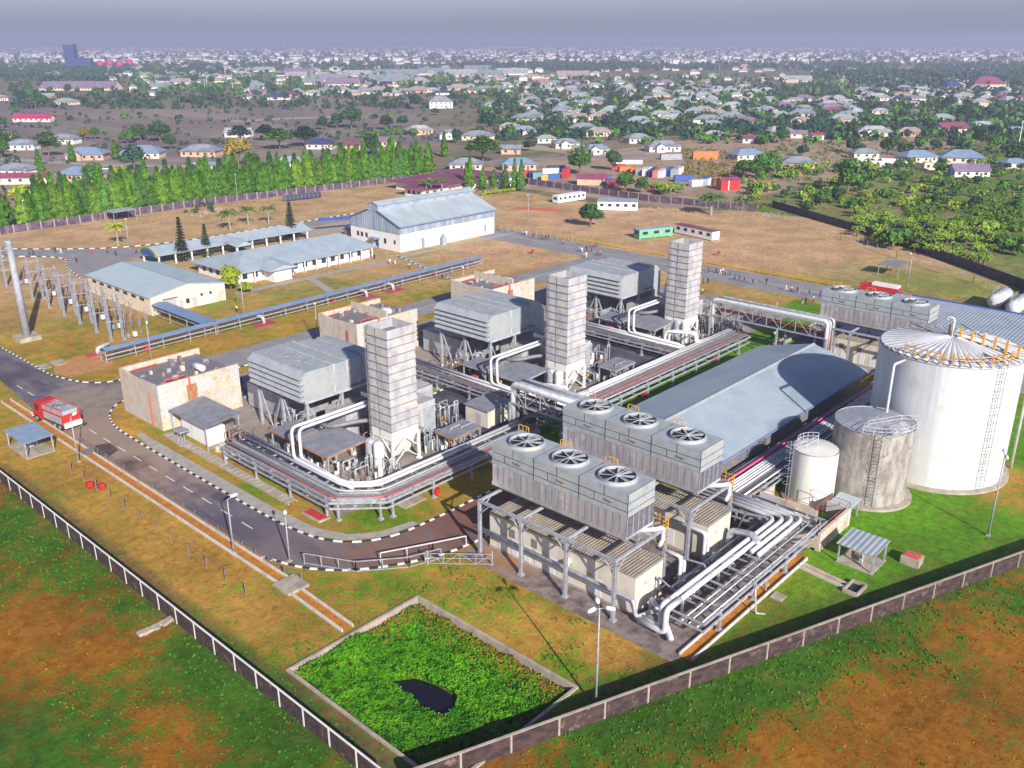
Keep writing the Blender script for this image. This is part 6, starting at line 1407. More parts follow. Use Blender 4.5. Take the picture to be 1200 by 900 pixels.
# low club house with maroon roof
t = bld('club_house', 'low maroon-roofed building behind the warehouse with a white side wing', 'building', (275, 290))
q = MB(); q.box(253, 281, 0, 268, 292, 3.2); q.box(262, 284, 0, 300, 308, 3.2); q.box(292, 277, 0, 308, 286, 3.6); q.build('wall', M['white_wall'], t)
mr = mat('maroon_roof', (.20, .05, .10), (.26, .09, .13), .2, rough=.6)
q = MB(); hip(q, 251, 279.5, 270, 294, 3.4, 4.6); q.yprism([(260, 3.3), (303, 4.8), (303, 4.95), (260, 3.45)], 280, 311); q.build('roof', mr, t)
for k in range(3): wbox(t, 252.9, 282.5 + k * 3, 253, 284 + k * 3, 1, 2.4, M['glass'])
for k in range(3): wbox(t, 255 + k * 4, 280.9, 256.6 + k * 4, 281, 1, 2.4, M['glass'])
q = MB(); q.box(291.5, 276.5, 3.7, 308.5, 286.5, 3.9); q.build('flat_roof', M['blue_roof'], t)
# cabins, trailers, scrap on the bare field
def cabin(label, pa, pb, w_, h, mw, mr, stripe=None, wn=4, cat='site cabin'):
    a = Vector((*G(*pa), 0)); b = Vector((*G(*pb), 0)); d = (b - a); L_ = d.length; rz = math.atan2(d.y, d.x)
    t = thing('site_cabin', label, cat, (0, 0, 0))
    q = MB(); q.box(0, 0, .3, L_, w_, h); q.build('wall', mw, t)
    q = MB(); q.box(-.1, -.1, h, L_ + .1, w_ + .1, h + .15); q.build('roof', mr, t)
    for k in range(wn): wbox(t, L_ * (k + .3) / wn, -.05, L_ * (k + .75) / wn, 0, h * .5, h * .82, M['glass'])
    wbox(t, -.05, w_ * .2, 0, w_ * .8, h * .5, h * .82, M['glass'])
    if stripe: q = MB(); q.box(L_ * .2, -.12, h + .15, L_ * .95, .6, h + .22); q.build('roof_stripe', stripe, t)
    q = MB()
    for k in range(3): q.box(L_ * k / 2.2 + .2, .3, 0, L_ * k / 2.2 + .9, w_ - .3, .3)
    q.build('footing', M['concrete'], t)
    t.location = a; t.rotation_euler = (0, 0, rz)
cabin('white bus-like site cabin with blue stripe of windows on the bare field', (654, 239), (686, 234), 3.2, 3.0, M['white_wall'], M['white_wall'], None, 6)
cabin('white cabin with rusty red roof edge below the container yard', (700, 247), (747, 248), 9, 3.4, M['white_wall'], M['office_roof'], M['rust'], 5)
cabin('green-walled site cabin, left wing of the U-shaped group', (749, 281), (788, 277), 3.4, 3.0, mat('cabin_green', (.12, .42, .22), (.2, .45, .3), 1, rough=.6), M['office_roof'], None, 3)
cabin('long white and blue cabin at the back of the U-shaped group', (790, 273), (834, 283), 3.4, 3.0, M['white_wall'], mr, None, 5)
q = MB(); x, y = G(630, 246)
for k in range(7): q.bar((x - 4 + k * .5, y + 9 - k * .4, .3 + .1 * (k % 3)), (x + 3 + k * .3, y - 10 + k, .3 + .12 * (k % 2)), .25)
q.build('scrap_beams', mat('scrap_red', (.48, .10, .05), rough=.8), label='row of rusty red steel beams lying on the bare field', cat='steel beams')
x, y = G(624, 237); q = MB()
for a in (-1, 1):
    for b in (-1, 1): q.bar((x + a * 1.2, y + b * 1.2, 0), (x + a * 1.2, y + b * 1.2, 2.6), .15)
for z in (.2, 2.6): q.bar((x - 1.2, y - 1.2, z), (x + 1.2, y - 1.2, z), .15); q.bar((x - 1.2, y + 1.2, z), (x + 1.2, y + 1.2, z), .15); q.bar((x - 1.2, y - 1.2, z), (x - 1.2, y + 1.2, z), .15)
q.build('steel_frame', M['rust'], label='small open rusty cube frame on the bare field', cat='frame')
dr = thing('dark_drum', 'large dark blue drum lying on its side below the columnar trees', 'drum', (0, 0, 0), 0, 'row of dark drums on the bare field')
q = MB(); q.tube([(-.9, 0, 1.2), (.9, 0, 1.2)], 1.2, 14); q.build('shell', mat('drum_blue', (.03, .045, .10), (.06, .08, .14), 1, rough=.6), dr)
q = MB(); q.tube([(-1.0, 0, 1.2), (-.85, 0, 1.2)], 1.3, 14); q.tube([(.85, 0, 1.2), (1.0, 0, 1.2)], 1.3, 14); q.build('rim', M['steel_dark'], dr)
for k in range(9):
    x, y = G(336 + k * 4.6, 236.2 - k * .55)
    if k == 0: dr.location = (x, y, 0)
    else: dup(dr, (x, y, 0), R.uniform(-.1, .1))
# mobile crane and stores behind the office
t = thing('mobile_crane', 'blue mobile crane with lowered boom parked beside the warehouse', 'crane', (192, 250, 0))
q = MB(); q.box(189, 247, .8, 198, 250, 1.8); q.build('carrier', M['blue_paint'], t)
q = MB(); q.box(194, 247, 1.8, 197, 250, 3.6); q.build('cab', M['blue_paint'], t)
q = MB(); q.bar((195, 248.5, 3.8), (180, 252, 4.6), .8, .9); q.build('boom', M['blue_paint'], t)
for xx in (190.2, 193, 196.6):
    for yy in (247.1, 249.9): q = MB(); q.tube([(xx, yy - .2, .6), (xx, yy + .2, .6)], .6, 12); q.build('wheel', M['rubber'], t)
t = thing('storage_box', 'dark open-sided storage container beside the mobile crane', 'container', (184, 238, 0)); q = MB(); q.box(181, 236.5, 0, 188, 240, 2.6); q.build('body', M['steel_dark'], t); q = MB(); q.box(180.9, 236.4, 2.6, 188.1, 240.1, 2.75); q.build('roof', M['rust'], t)

# ================================================================== PEOPLE
def person_mesh(name, pose, shirt, trousers):
    """one continuous body grown from a jointed skeleton"""
    st = pose
    J = [(0, 0, .98), (0, 0, 1.22), (0, 0, 1.44), (0, 0, 1.53), (0, .02, 1.66),                         # 0 pelvis 1 waist 2 chest 3 neck 4 head
         (.20, 0, 1.41), (.25, st * .10, 1.14), (.25, st * .24 + .03, .90), (-.20, 0, 1.41), (-.25, -st * .10, 1.14), (-.25, -st * .24 + .03, .90),
         (.10, 0, .92), (.11, -st * .18 + .02, .50), (.12, -st * .42, .08), (.12, -st * .42 + .14, .04), (-.10, 0, .92), (-.11, st * .20 + .02, .50), (-.12, st * .34, .08), (-.12, st * .34 + .14, .04)]
    E_ = [(0, 1), (1, 2), (2, 3), (3, 4), (2, 5), (5, 6), (6, 7), (2, 8), (8, 9), (9, 10), (0, 11), (11, 12), (12, 13), (13, 14), (0, 15), (15, 16), (16, 17), (17, 18)]
    rr = [.15, .14, .17, .06, .115, .075, .055, .04, .075, .055, .04, .10, .075, .05, .04, .10, .075, .05, .04]
    me = bpy.data.meshes.new('person_skeleton'); me.from_pydata(J, E_, []); me.update()
    o = bpy.data.objects.new('person_skeleton', me); COL.objects.link(o)
    m_ = o.modifiers.new('skin', 'SKIN'); m_.use_smooth_shade = True
    for i, v in enumerate(me.skin_vertices[0].data): v.radius = (rr[i], rr[i] * (.75 if i in (0, 1, 2) else 1)); v.use_root = (i == 0)
    s2 = o.modifiers.new('sub', 'SUBSURF'); s2.levels = 1; s2.render_levels = 1
    dg = bpy.context.evaluated_depsgraph_get(); ev = o.evaluated_get(dg); nm = bpy.data.meshes.new_from_object(ev); nm.name = name
    bpy.data.objects.remove(o)
    nm.materials.clear()
    for mm in (shirt, trousers, M['skin'], M['hair'], M['black']): nm.materials.append(mm)
    for p in nm.polygons:
        c = p.center
        k = 0
        if c.z < .12: k = 4
        elif c.z < .98 and abs(c.x) < .2: k = 1
        if abs(c.x) > .2 and c.z < 1.0: k = 2
        if c.z > 1.5: k = 2
        if c.z > 1.68 or (c.z > 1.6 and c.y < -.01): k = 3
        p.material_index = k; p.use_smooth = True
    return nm
M['skin'] = mat('skin', (.13, .07, .045), rough=.6); M['hair'] = mat('hair', (.015, .012, .01), rough=.9)
CL = {'navy': (.02, .03, .12), 'white': (.75, .75, .75), 'red': (.55, .03, .03), 'orange': (.75, .20, .03), 'black': (.02, .02, .02), 'blue': (.06, .12, .45), 'purple': (.14, .06, .28), 'pink': (.6, .25, .3), 'yellow': (.65, .7, .05)}
CM = {k: mat('cloth_' + k, v, rough=.9) for k, v in CL.items()}
pm = {}
def person(px, py, shirt, trousers, pose, label, group=None):
    key = (shirt, trousers, pose)
    if key not in pm: pm[key] = person_mesh('person_body', {'walk': 1.0, 'stand': .12}[pose], CM[shirt], CM[trousers])
    o = bpy.data.objects.new('person', pm[key]); COL.objects.link(o); x, y = G(px, py); o.location = (x, y, .02); o.rotation_euler = (0, 0, R.uniform(0, 6.28)); s_ = R.uniform(.97, 1.06); o.scale = (s_, s_, s_)
    tag(o, label, 'person', group)
A_ = 'people on the plant roads'
P1 = [(35, 299, 'navy', 'navy'), (39.5, 299, 'navy', 'black'), (65, 296, 'navy', 'black'), (72, 298, 'white', 'white'), (108, 298, 'red', 'red'), (126, 297, 'red', 'black'), (136, 300, 'navy', 'black'), (90, 308, 'black', 'black'), (160, 297, 'red', 'black'), (165.5, 296, 'black', 'black'), (194, 303, 'navy', 'black')]
where1 = ['first from the left on the perimeter road by the switchyard', 'second from the left on the perimeter road', 'strolling above the switchyard posts', 'all in white on the perimeter road', 'all in red on the perimeter road by the switchyard', 'beside the left palm on the perimeter road', 'walking between the palm and the shed', 'standing alone at the corner by the shed', 'left of the green and yellow gable', 'nearest the green and yellow gable', 'under the covered walkway roof']
for (px, py, a, b), w_ in zip(P1, where1): person(px, py, a, b, 'walk', 'person in %s, %s' % (a + ' clothes' if a == b else a + ' top and ' + b + ' trousers', w_))
P2 = [(325, 284, 'pink', 'black', 'under the walkway beside the tall conifer, left'), (329.5, 284, 'red', 'black', 'under the walkway beside the tall conifer, right'), (422, 301, 'orange', 'red', 'at the office corner door'), (427, 300, 'blue', 'navy', 'right of the one in orange at the office corner'), (439, 304, 'navy', 'black', 'walking below the warehouse gable'), (480, 315, 'yellow', 'black', 'standing on the lawn before the warehouse'), (457, 310, 'white', 'pink', 'on the lawn kerb below the warehouse, left'), (463, 310, 'pink', 'white', 'on the lawn kerb below the warehouse, right'), (518, 328, 'navy', 'black', 'crossing at the footpath end, left of two'), (523, 328, 'black', 'black', 'crossing at the footpath end, right of two'),
      (904, 398, 'black', 'black', 'standing on the green below the far pipe bridge, left'), (907, 397, 'white', 'black', 'standing on the green below the far pipe bridge, right'), (819, 359, 'black', 'black', 'standing right of the farthest stack'), (827, 367, 'navy', 'black', 'left of a pair by the far pipe bridge'), (831, 366, 'black', 'navy', 'right of a pair by the far pipe bridge'), (940, 357, 'purple', 'white', 'bending on the bare strip left of the far cooler'), (944, 356, 'black', 'black', 'beside the bending one on the bare strip'), (953, 354, 'white', 'black', 'walking on the bare strip by the far cooler'), (910, 361, 'pink', 'pink', 'alone above the far pipe bridge'), (824, 333, 'black', 'black', 'left of two below the outer road'), (829.5, 333, 'black', 'navy', 'right of two below the outer road'), (1048, 345, 'navy', 'black', 'behind the second fire tender, left'), (1053, 345, 'black', 'black', 'behind the second fire tender, right'), (823, 345, 'yellow', 'black', 'sitting low on the bare strip near the farthest stack'),
      (1043, 322, 'red', 'red', 'inside the guard shelter on the far lawn'), (278, 366, 'yellow', 'navy', 'in a yellow top beside the shed corner')]
for (px, py, a, b, w_) in P2: person(px, py, a, b, 'stand', 'person in %s, %s' % (a + ' clothes' if a == b else a + ' and ' + b, w_))
P3 = [(614, 276), (617, 276), (625, 280), (632, 281.5), (636, 281), (639, 281), (642.5, 281), (660, 287), (679, 295), (682, 296), (687, 294.5), (693, 295.5), (696, 290), (699, 290), (700.5, 300), (703.5, 300), (684, 303), (687, 302)]
cols = [('navy', 'black'), ('white', 'navy'), ('red', 'black'), ('navy', 'navy'), ('white', 'white'), ('purple', 'navy'), ('orange', 'black'), ('black', 'black')]
def cl_label(a, b): return a + ' clothes' if a == b else a + ' top and ' + b + ' trousers'
for i, (px, py) in enumerate(P3):
    a, b = cols[(i * 3 + 1) % 8] ; person(px, py, a, b, 'walk', 'person in %s on the road above the middle stack' % cl_label(a, b), 'walkers in %s on the outer road above the middle stack' % cl_label(a, b))
P4 = [(830, 320), (839, 320), (844, 322), (847, 321), (850, 323), (855, 324), (861, 329), (866, 329), (872, 331), (898, 333), (921, 341), (927, 342), (930, 343.5), (934, 343.5), (948, 346.5), (961, 348), (965, 348), (882, 334)]
for i, (px, py) in enumerate(P4):
    a, b = cols[(i * 5 + 2) % 8]; person(px, py, a, b, 'walk', 'person in %s on the road past the farthest stack' % cl_label(a, b), 'walkers in %s right of the farthest stack' % cl_label(a, b))

# ================================================================== TREES AND PLANTS
def leaf_quad(mb, p, s, nrm=None, asp=1.0):
    n = Vector((R.gauss(0, 1), R.gauss(0, 1), R.gauss(0, 1))) if nrm is None else nrm
    if n.length < .01: n = Vector((0, 0, 1))
    n.normalize(); u = n.cross(Vector((R.random(), R.random(), R.random()))).normalized(); v = n.cross(u)
    a = s * R.uniform(.6, 1.3); u = u * a; v = v * a * asp
    mb.add([p - u - v * .6, p + u * .8 - v, p + u + v * .7, p - u * .7 + v], [(0, 1, 2, 3)])
def tree_meshes(kind, seed, n, h, r, leaf, lm, far=False):
    R.seed(seed); cr = MB(); tr = MB()
    if kind == 'round':
        tr.tube([(0, 0, 0), (.1, 0, h * .25), (0, .1, h * .55)], .3, 7, rr=[r * .07, r * .055, r * .03])
        for k in range(6):
            a = k * 1.05 + R.random(); tr.tube([(0, 0, h * (.22 + .05 * k)), (math.cos(a) * r * .35, math.sin(a) * r * .35, h * (.42 + .05 * k)), (math.cos(a) * r * .7, math.sin(a) * r * .7, h * (.5 + .06 * k))], .1, 5, rr=[r * .035, r * .025, r * .01])
        lobes = []
        for k in range(9):
            a = R.uniform(0, 6.28); d = r * R.uniform(.15, .6); lobes.append((Vector((math.cos(a) * d, math.sin(a) * d, h * R.uniform(.42, .76))), r * R.uniform(.38, .58)))
        lobes.append((Vector((0, 0, h * .7)), r * .6))
        for i in range(n):
            c, q = R.choice(lobes); d = Vector((R.gauss(0, 1), R.gauss(0, 1), R.gauss(0, 1))).normalized()
            if d.z < -.3: d.z *= .4
            p = c + d * q * R.uniform(.7, 1.08); p.z = max(p.z, h * .18)
            leaf_quad(cr, p, leaf, (d + Vector((R.gauss(0, .5), R.gauss(0, .5), R.gauss(0, .5)))))
    elif kind == 'flat':
        tr.tube([(0, 0, 0), (.2, 0, h * .3), (0, .2, h * .7)], .3, 6, rr=[r * .06, r * .045, r * .02])
        for k in range(7):
            a = k * .9; tr.tube([(0, 0, h * .3), (math.cos(a) * r * .4, math.sin(a) * r * .4, h * .6), (math.cos(a) * r * .85, math.sin(a) * r * .85, h * .75)], .1, 5, rr=[r * .03, r * .02, r * .01])
        for i in range(n):
            k = R.randrange(5); a = R.uniform(0, 6.28); lz = h * (.55 + .1 * k); lr = r * (1, .95, .85, .6, .35)[k] * math.sqrt(R.random()); ca = R.random() * .0
            p = Vector((math.cos(a) * lr, math.sin(a) * lr, lz + R.gauss(0, h * .018) - lr * .06)); leaf_quad(cr, p, leaf, Vector((R.gauss(0, .4), R.gauss(0, .4), 1)))
    elif kind == 'column':
        tr.tube([(0, 0, 0), (0, 0, h * .5)], .2, 6, rr=[.16, .1])
        for i in range(n):
            t_ = R.random() ** .8; z = h * (.10 + .9 * t_); q = r * (1.05 - t_ ** 1.7) * (1 + .25 * math.sin(z * 2.1 + seed)); a = R.uniform(0, 6.28); k = q * R.uniform(.55, 1.1)
            p = Vector((math.cos(a) * k, math.sin(a) * k, z)); leaf_quad(cr, p, leaf, Vector((math.cos(a), math.sin(a), .25 + R.gauss(0, .3))) + Vector((R.gauss(0, .35), R.gauss(0, .35), 0)), 1.3)
    elif kind == 'conifer':
        tr.tube([(0, 0, 0), (0, 0, h * .97)], .2, 6, rr=[.25, .04])
        L_ = 15
        for k in range(L_):
            f = k / (L_ - 1); z = h * (.08 + .88 * f); q = r * (1 - f) ** .85 + .15
            nb = 9
            for j in range(nb):
                a = j * 2 * math.pi / nb + k * .7 + R.uniform(-.1, .1)
                for s_ in range(9):
                    d = q * (s_ + .5) / 9; p = Vector((math.cos(a) * d, math.sin(a) * d, z + .12 * d - .05 * d * d))
                    leaf_quad(cr, p + Vector((R.gauss(0, .05), R.gauss(0, .05), R.gauss(0, .06))), leaf * (.5 + .6 * (1 - s_ / 9)), Vector((R.gauss(0, .5), R.gauss(0, .5), 1)))
    elif kind == 'palm':
        bend = R.uniform(-.6, .6); tr.tube([(0, 0, 0), (bend * .3, 0, h * .4), (bend, 0, h * .8)], .2, 8, rr=[.34, .24, .18]); top = Vector((bend, 0, h * .8))
        for j in range(n):
            a = j * 2.4 + R.uniform(-.2, .2); up = R.uniform(.05, 1.75); d = Vector((math.cos(a), math.sin(a), 0)); L_ = r * R.uniform(.85, 1.1); prev = None; sd = d.cross(Vector((0, 0, 1)))
            for s_ in range(9):
                f = s_ / 8; p = top + d * L_ * (f - .12 * f * f * up) + Vector((0, 0, L_ * (up * .75 * f - (.55 + .35 * up) * f * f)))
                if prev is not None:
                    w_ = r * .17 * math.sin(math.pi * min(1, f * .9 + .12)) + .05
                    for s2 in (-1, 1):
                        q0 = prev + sd * s2 * w_ + Vector((0, 0, -w_ * .45)) + d * .25 * r * .3; cr.add([prev, p, q0 + (p - prev) * .55, q0], [(0, 1, 2, 3)])
                prev = p
    elif kind == 'banana':
        for st in range(3):
            ox, oy = R.uniform(-.8, .8), R.uniform(-.8, .8); hh = h * R.uniform(.7, 1); tr.tube([(ox, oy, 0), (ox, oy, hh * .55)], .16, 6)
            for j in range(n):
                a = j * 2 * math.pi / n + R.uniform(-.3, .3); d = Vector((math.cos(a), math.sin(a), 0)); sd = d.cross(Vector((0, 0, 1))); up = R.uniform(.8, 1.7); prev = None; L_ = r * R.uniform(.9, 1.25)
                for s_ in range(6):
                    f = s_ / 5; p = Vector((ox, oy, hh * .5)) + d * L_ * f * (1.1 - .3 * up) + Vector((0, 0, L_ * (up * f - (.4 + .6 * up * .8) * f * f))); w_ = .34 * math.sin(math.pi * min(1, f * .85 + .12))
                    if prev is not None:
                        pp, pw = prev
                        for s2 in (-1, 1): cr.add([pp, p, p + sd * s2 * w_ + Vector((0, 0, -.12)), pp + sd * s2 * pw + Vector((0, 0, -.12))], [(0, 1, 2, 3)])
                    prev = (p, w_)
    elif kind == 'bush':
        tr.tube([(0, 0, 0), (0, 0, h * .4)], .1, 5)
        lobes = [(Vector((R.uniform(-.5, .5) * r, R.uniform(-.5, .5) * r, h * R.uniform(.25, .55))), r * R.uniform(.4, .65)) for k in range(6)]
        for i in range(n):
            c, q = R.choice(lobes); d = Vector((R.gauss(0, 1), R.gauss(0, 1), abs(R.gauss(0, 1)))).normalized(); p = c + d * q * R.uniform(.7, 1.1); p.z = max(p.z * (h / (h * 1.0)), .1)
            leaf_quad(cr, p, leaf, d + Vector((R.gauss(0, .6), R.gauss(0, .6), R.gauss(0, .6))))
    tm = M["trunk_pale"] if kind in ('palm', 'column') else M['trunk']
    if far:
        both = MB(); both.v = cr.v + tr.v; n0 = len(cr.v); both.f = cr.f + [tuple(i + n0 for i in f) for f in tr.f]; both.m = [0] * len(cr.f) + [1] * len(tr.f)
        return both.mesh(kind + '_tree', [lm, tm]), None
    return cr.mesh('crown', lm), tr.mesh('trunk', tm)
TC = {}
def tree(kind, var, lm, x, y, label, name=None, cat='tree', group=None, scale=1.0, far=False, spec=None, sz=None):
    S = {'round': (1500, 9, 4.6, .34), 'flat': (1300, 8.5, 6, .38), 'column': (900, 11.5, 1.9, .42), 'conifer': (0, 9.5, 1.9, .30), 'palm': (22, 8, 4.1, 0), 'banana': (7, 4.2, 2.2, 0), 'bush': (420, 2.6, 1.9, .26)}
    if spec is None: spec = S[kind]
    key = (kind, var, lm, far, spec)
    if key not in TC:
        n, h, r, lf = spec
        if far and kind in ('round', 'flat'): n, lf = 420, lf * 1.9
        if far and kind == 'bush': n, lf = 160, lf * 1.7
        if far and kind == 'column': n, lf = 240, lf * 1.6
        TC[key] = tree_meshes(kind, var * 17 + 3, n, h, r, lf, M[lm], far); 
    cm, tm = TC[key]; nm = name or {'round': 'broadleaf_tree', 'flat': 'spreading_tree', 'column': 'columnar_tree', 'conifer': 'conifer_tree', 'palm': 'palm_tree', 'banana': 'banana_plant', 'bush': 'bush'}[kind]
    sc_ = (scale, scale, scale if sz is None else sz); rz = RT.uniform(0, 6.28)
    if far:
        o = bpy.data.objects.new(nm, cm); COL.objects.link(o); o.location = (x, y, 0); o.rotation_euler = (0, 0, rz); o.scale = sc_; return tag(o, label, cat, group)
    t = thing(nm, label, cat, (x, y, 0), rz, group); t.scale = sc_
    for n_, m_ in (('crown', cm), ('trunk', tm)): o = bpy.data.objects.new(n_, m_); COL.objects.link(o); o.parent = t
    return t
RT = random.Random(11)
def GT(px, py): return G(px, py)
tree('round', 1, 'leaf_dark', *G(692, 266), 'dense round dark green tree alone on the bare field', scale=1.0, sz=.95)
tree('conifer', 1, 'leaf_conifer', *G(215, 307), 'tall narrow conifer behind the cream shed, left of two', sz=1.4, scale=1.25)
tree('conifer', 2, 'leaf_conifer', *G(243, 301), 'shorter narrow conifer behind the cream shed, right of two', sz=1.05, scale=1.05)
tree('conifer', 3, 'leaf_conifer', *G(342, 281), 'dark conifer at the end of the covered walkway', sz=1.3, scale=1.35)
tree('round', 2, 'leaf_yellow', *G(271, 341), 'bright yellow-green round tree at the shed corner', scale=.68, sz=.72)
tree('bush', 2, 'leaf_yellow', *G(290, 343), 'round clipped bright bush right of the yellow-green tree', 'bush', 'bush', scale=1.05, sz=1.2)
for i, (px, py, s) in enumerate(((139, 288, .95), (270, 270, .95), (291, 263, .85), (315, 262, .85), (565, 240, 1.0), (519, 232, 1.1), (500, 231, 1.0), (545, 240, .9))):
    tree('palm', i % 4, 'leaf_palm' if i else 'leaf_yellow', *G(px, py), 'palm tree ' + ('with yellowing fronds alone by the perimeter road', 'first of three palms behind the covered walkway', 'second of three palms behind the covered walkway', 'third of three palms behind the covered walkway', 'with spreading crown right of the club house', 'at the corner of the maroon-roofed house, right', 'at the corner of the maroon-roofed house, left', 'just behind the warehouse ridge')[i], scale=s)
tree('palm', 7, 'leaf_palm', *G(833, 252), 'big dark oil palm in front of the boundary wall', scale=1.5, sz=1.25, spec=(26, 6.5, 4.4, 0))
for i in range(12): tree('bush', i % 3, 'leaf_yellow', *G(566 + i * 3.2, 229 - i * .4), 'clipped yellow-green hedge bush beside the club house', 'bush', 'bush', 'hedge bushes by the club house', scale=.7)
# the long row of columnar trees behind the back wall
RT.seed(5)
def lerp_px(pts, f):
    L_ = [0]
    for a, b in zip(pts, pts[1:]): L_.append(L_[-1] + abs(b[0] - a[0]))
    d = f * L_[-1]
    for i in range(len(pts) - 1):
        if d <= L_[i + 1]: k = (d - L_[i]) / (L_[i + 1] - L_[i]); return (pts[i][0] * (1 - k) + pts[i + 1][0] * k, pts[i][1] * (1 - k) + pts[i + 1][1] * k)
    return pts[-1]
rowp = [(28, 266), (110, 256), (240, 236.5), (360, 222.5), (500, 208)]
for i in range(84):
    px, py = lerp_px(rowp, i / 83); px += RT.uniform(-1.5, 1.5)
    if 295 < px < 303: continue
    lmv = RT.choice(('leaf_bright', 'leaf_bright', 'leaf_row', 'leaf_mid'))
    z = RT.choice((RT.uniform(.62, .85), RT.uniform(.85, 1.1), RT.uniform(.9, 1.0))) * (1.05 if px > 380 else .95)
    tree('column', i % 5, lmv, *G(px, py - RT.uniform(.3, 1.5)), 'bright green columnar tree in the front row behind the back wall', group='front row of columnar trees behind the back wall', scale=1.12, sz=z * 1.22)
for i in range(46):
    px, py = lerp_px([(45, 256), (110, 248), (240, 229), (360, 215), (500, 201)], i / 45); px += RT.uniform(-3, 3)
    tree('column', i % 5, 'leaf_bright' if i % 3 else 'leaf_dark', *G(px, py - RT.uniform(0, 2.5)), 'green columnar tree in the second row behind the back wall', group='second row of columnar trees behind the back wall', scale=1.3, sz=RT.uniform(1.1, 1.4))
for i, (px, py, s) in enumerate(((5, 268, 1.0), (12, 265, .9), (47, 200, .9), (50, 208, .8), (85, 190, .9), (136, 187, .9), (246, 182, .6), (420, 200, 1.1), (440, 196, 1.1), (455, 198, 1.0), (470, 196, 1.1), (483, 196, 1.1), (502, 206, 1.35), (521, 184, 1.2), (547, 223, 1.0), (551, 223, 1.3), (566, 222, .8), (579, 221, .7), (592, 222, .9), (603, 223, 1.15), (611, 224, 1.15), (460, 182, 1.1), (427, 190, 1.0), (410, 196, 1.0))):
    tree('column', i % 5, 'leaf_bright' if px < 600 else 'leaf_mid', *G(px, py), 'narrow columnar tree standing apart among the houses beyond the wall', group='separate columnar trees beyond the wall', scale=.95 if px < 540 else .8, sz=s)
# other trees beyond the wall, placed one by one
near_tr = [(58, 184, 'round', 'leaf_dark', 1.5), (158, 200, 'round', 'leaf_blue', 1.55), (142, 206, 'bush', 'leaf_yellow', 2.2), (110, 212, 'round', 'leaf_mid', 1.1), (100, 163, 'round', 'leaf_orange', 1.0), (112, 163, 'round', 'leaf_mid', .8), (150, 168, 'round', 'leaf_mid', 1.2), (165, 165, 'round', 'leaf_dark', 1.3), (188, 166, 'round', 'leaf_dark', 1.7), (200, 175, 'round', 'leaf_dark', 1.0), (280, 196, 'round', 'leaf_orange', 1.6), (295, 200, 'round', 'leaf_mid', 1.2), (282, 168, 'flat', 'leaf_blue', 1.3), (312, 165, 'flat', 'leaf_blue', 1.2), (328, 175, 'flat', 'leaf_mid', 1.5), (358, 172, 'flat', 'leaf_blue', 1.5), (378, 152, 'round', 'leaf_blue', 1.2), (395, 150, 'round', 'leaf_blue', 1.2), (412, 150, 'round', 'leaf_dark', 1.9), (452, 152, 'round', 'leaf_dark', 1.4), (472, 150, 'round', 'leaf_blue', 1.1), (436, 182, 'round', 'leaf_dark', 1.5), (398, 186, 'palm', 'leaf_palm', 1.2), (30, 236, 'bush', 'leaf_yellow', 3), (4, 175, 'round', 'leaf_dark', 1.4), (2, 185, 'round', 'leaf_mid', 1.2), (80, 110, 'round', 'leaf_blue', 1.4), (25, 120, 'round', 'leaf_blue', 1.3), (50, 125, 'round', 'leaf_dark', 1.4), (3, 150, 'round', 'leaf_dark', 1.0),
           (572, 155, 'round', 'leaf_blue', 1.6), (566, 190, 'flat', 'leaf_mid', 1.7), (535, 168, 'round', 'leaf_blue', 1.0), (620, 177, 'round', 'leaf_dark', .85), (679, 205, 'round', 'leaf_mid', 1.55), (717, 200, 'round', 'leaf_dark', 1.1), (732, 225, 'round', 'leaf_mid', 1.15), (751, 226, 'round', 'leaf_mid', .8), (510, 135, 'round', 'leaf_blue', .8), (487, 128, 'round', 'leaf_blue', 1.6), (455, 112, 'round', 'leaf_blue', 1.2), (250, 118, 'round', 'leaf_blue', 1.8), (238, 114, 'round', 'leaf_blue', 1.3), (228, 98, 'round', 'leaf_blue', 1.6), (248, 100, 'round', 'leaf_blue', 1.5), (272, 100, 'round', 'leaf_blue', 1.1), (294, 132, 'round', 'leaf_dark', .6), (335, 118, 'round', 'leaf_dark', 1.0), (297, 144, 'round', 'leaf_dark', .35),
           (892, 210, 'round', 'leaf_mid', 1.5), (872, 212, 'round', 'leaf_bright', 1.2), (905, 205, 'round', 'leaf_mid', 1.3), (993, 225, 'round', 'leaf_mid', 1.6), (1010, 218, 'bush', 'leaf_mid', 3), (1036, 208, 'round', 'leaf_mid', 1.1), (1060, 212, 'round', 'leaf_dark', 1.3), (1085, 215, 'round', 'leaf_bright', 1.2), (1100, 218, 'round', 'leaf_mid', 1.3), (1125, 222, 'round', 'leaf_dark', 1.2), (1145, 215, 'round', 'leaf_mid', 1.3), (1165, 180, 'round', 'leaf_bright', 1.1), (1150, 172, 'round', 'leaf_dark', 1.4), (1190, 195, 'round', 'leaf_dark', 1.6), (1178, 225, 'round', 'leaf_mid', 1.6), (1195, 245, 'round', 'leaf_dark', 1.5), (1175, 290, 'round', 'leaf_dark', 1.2), (1192, 300, 'round', 'leaf_mid', 1.2), (1047, 290, 'bush', 'leaf_dark', 2.4), (1055, 288, 'bush', 'leaf_mid', 1.8), (1015, 268, 'bush', 'leaf_dark', 1.3), (945, 248, 'bush', 'leaf_dark', 1.6), (916, 168, 'round', 'leaf_dark', 1.3), (1115, 175, 'round', 'leaf_dark', .9), (1110, 130, 'round', 'leaf_dark', 1.6), (1130, 140, 'round', 'leaf_dark', 1.8), (1100, 118, 'round', 'leaf_blue', 1.2)]
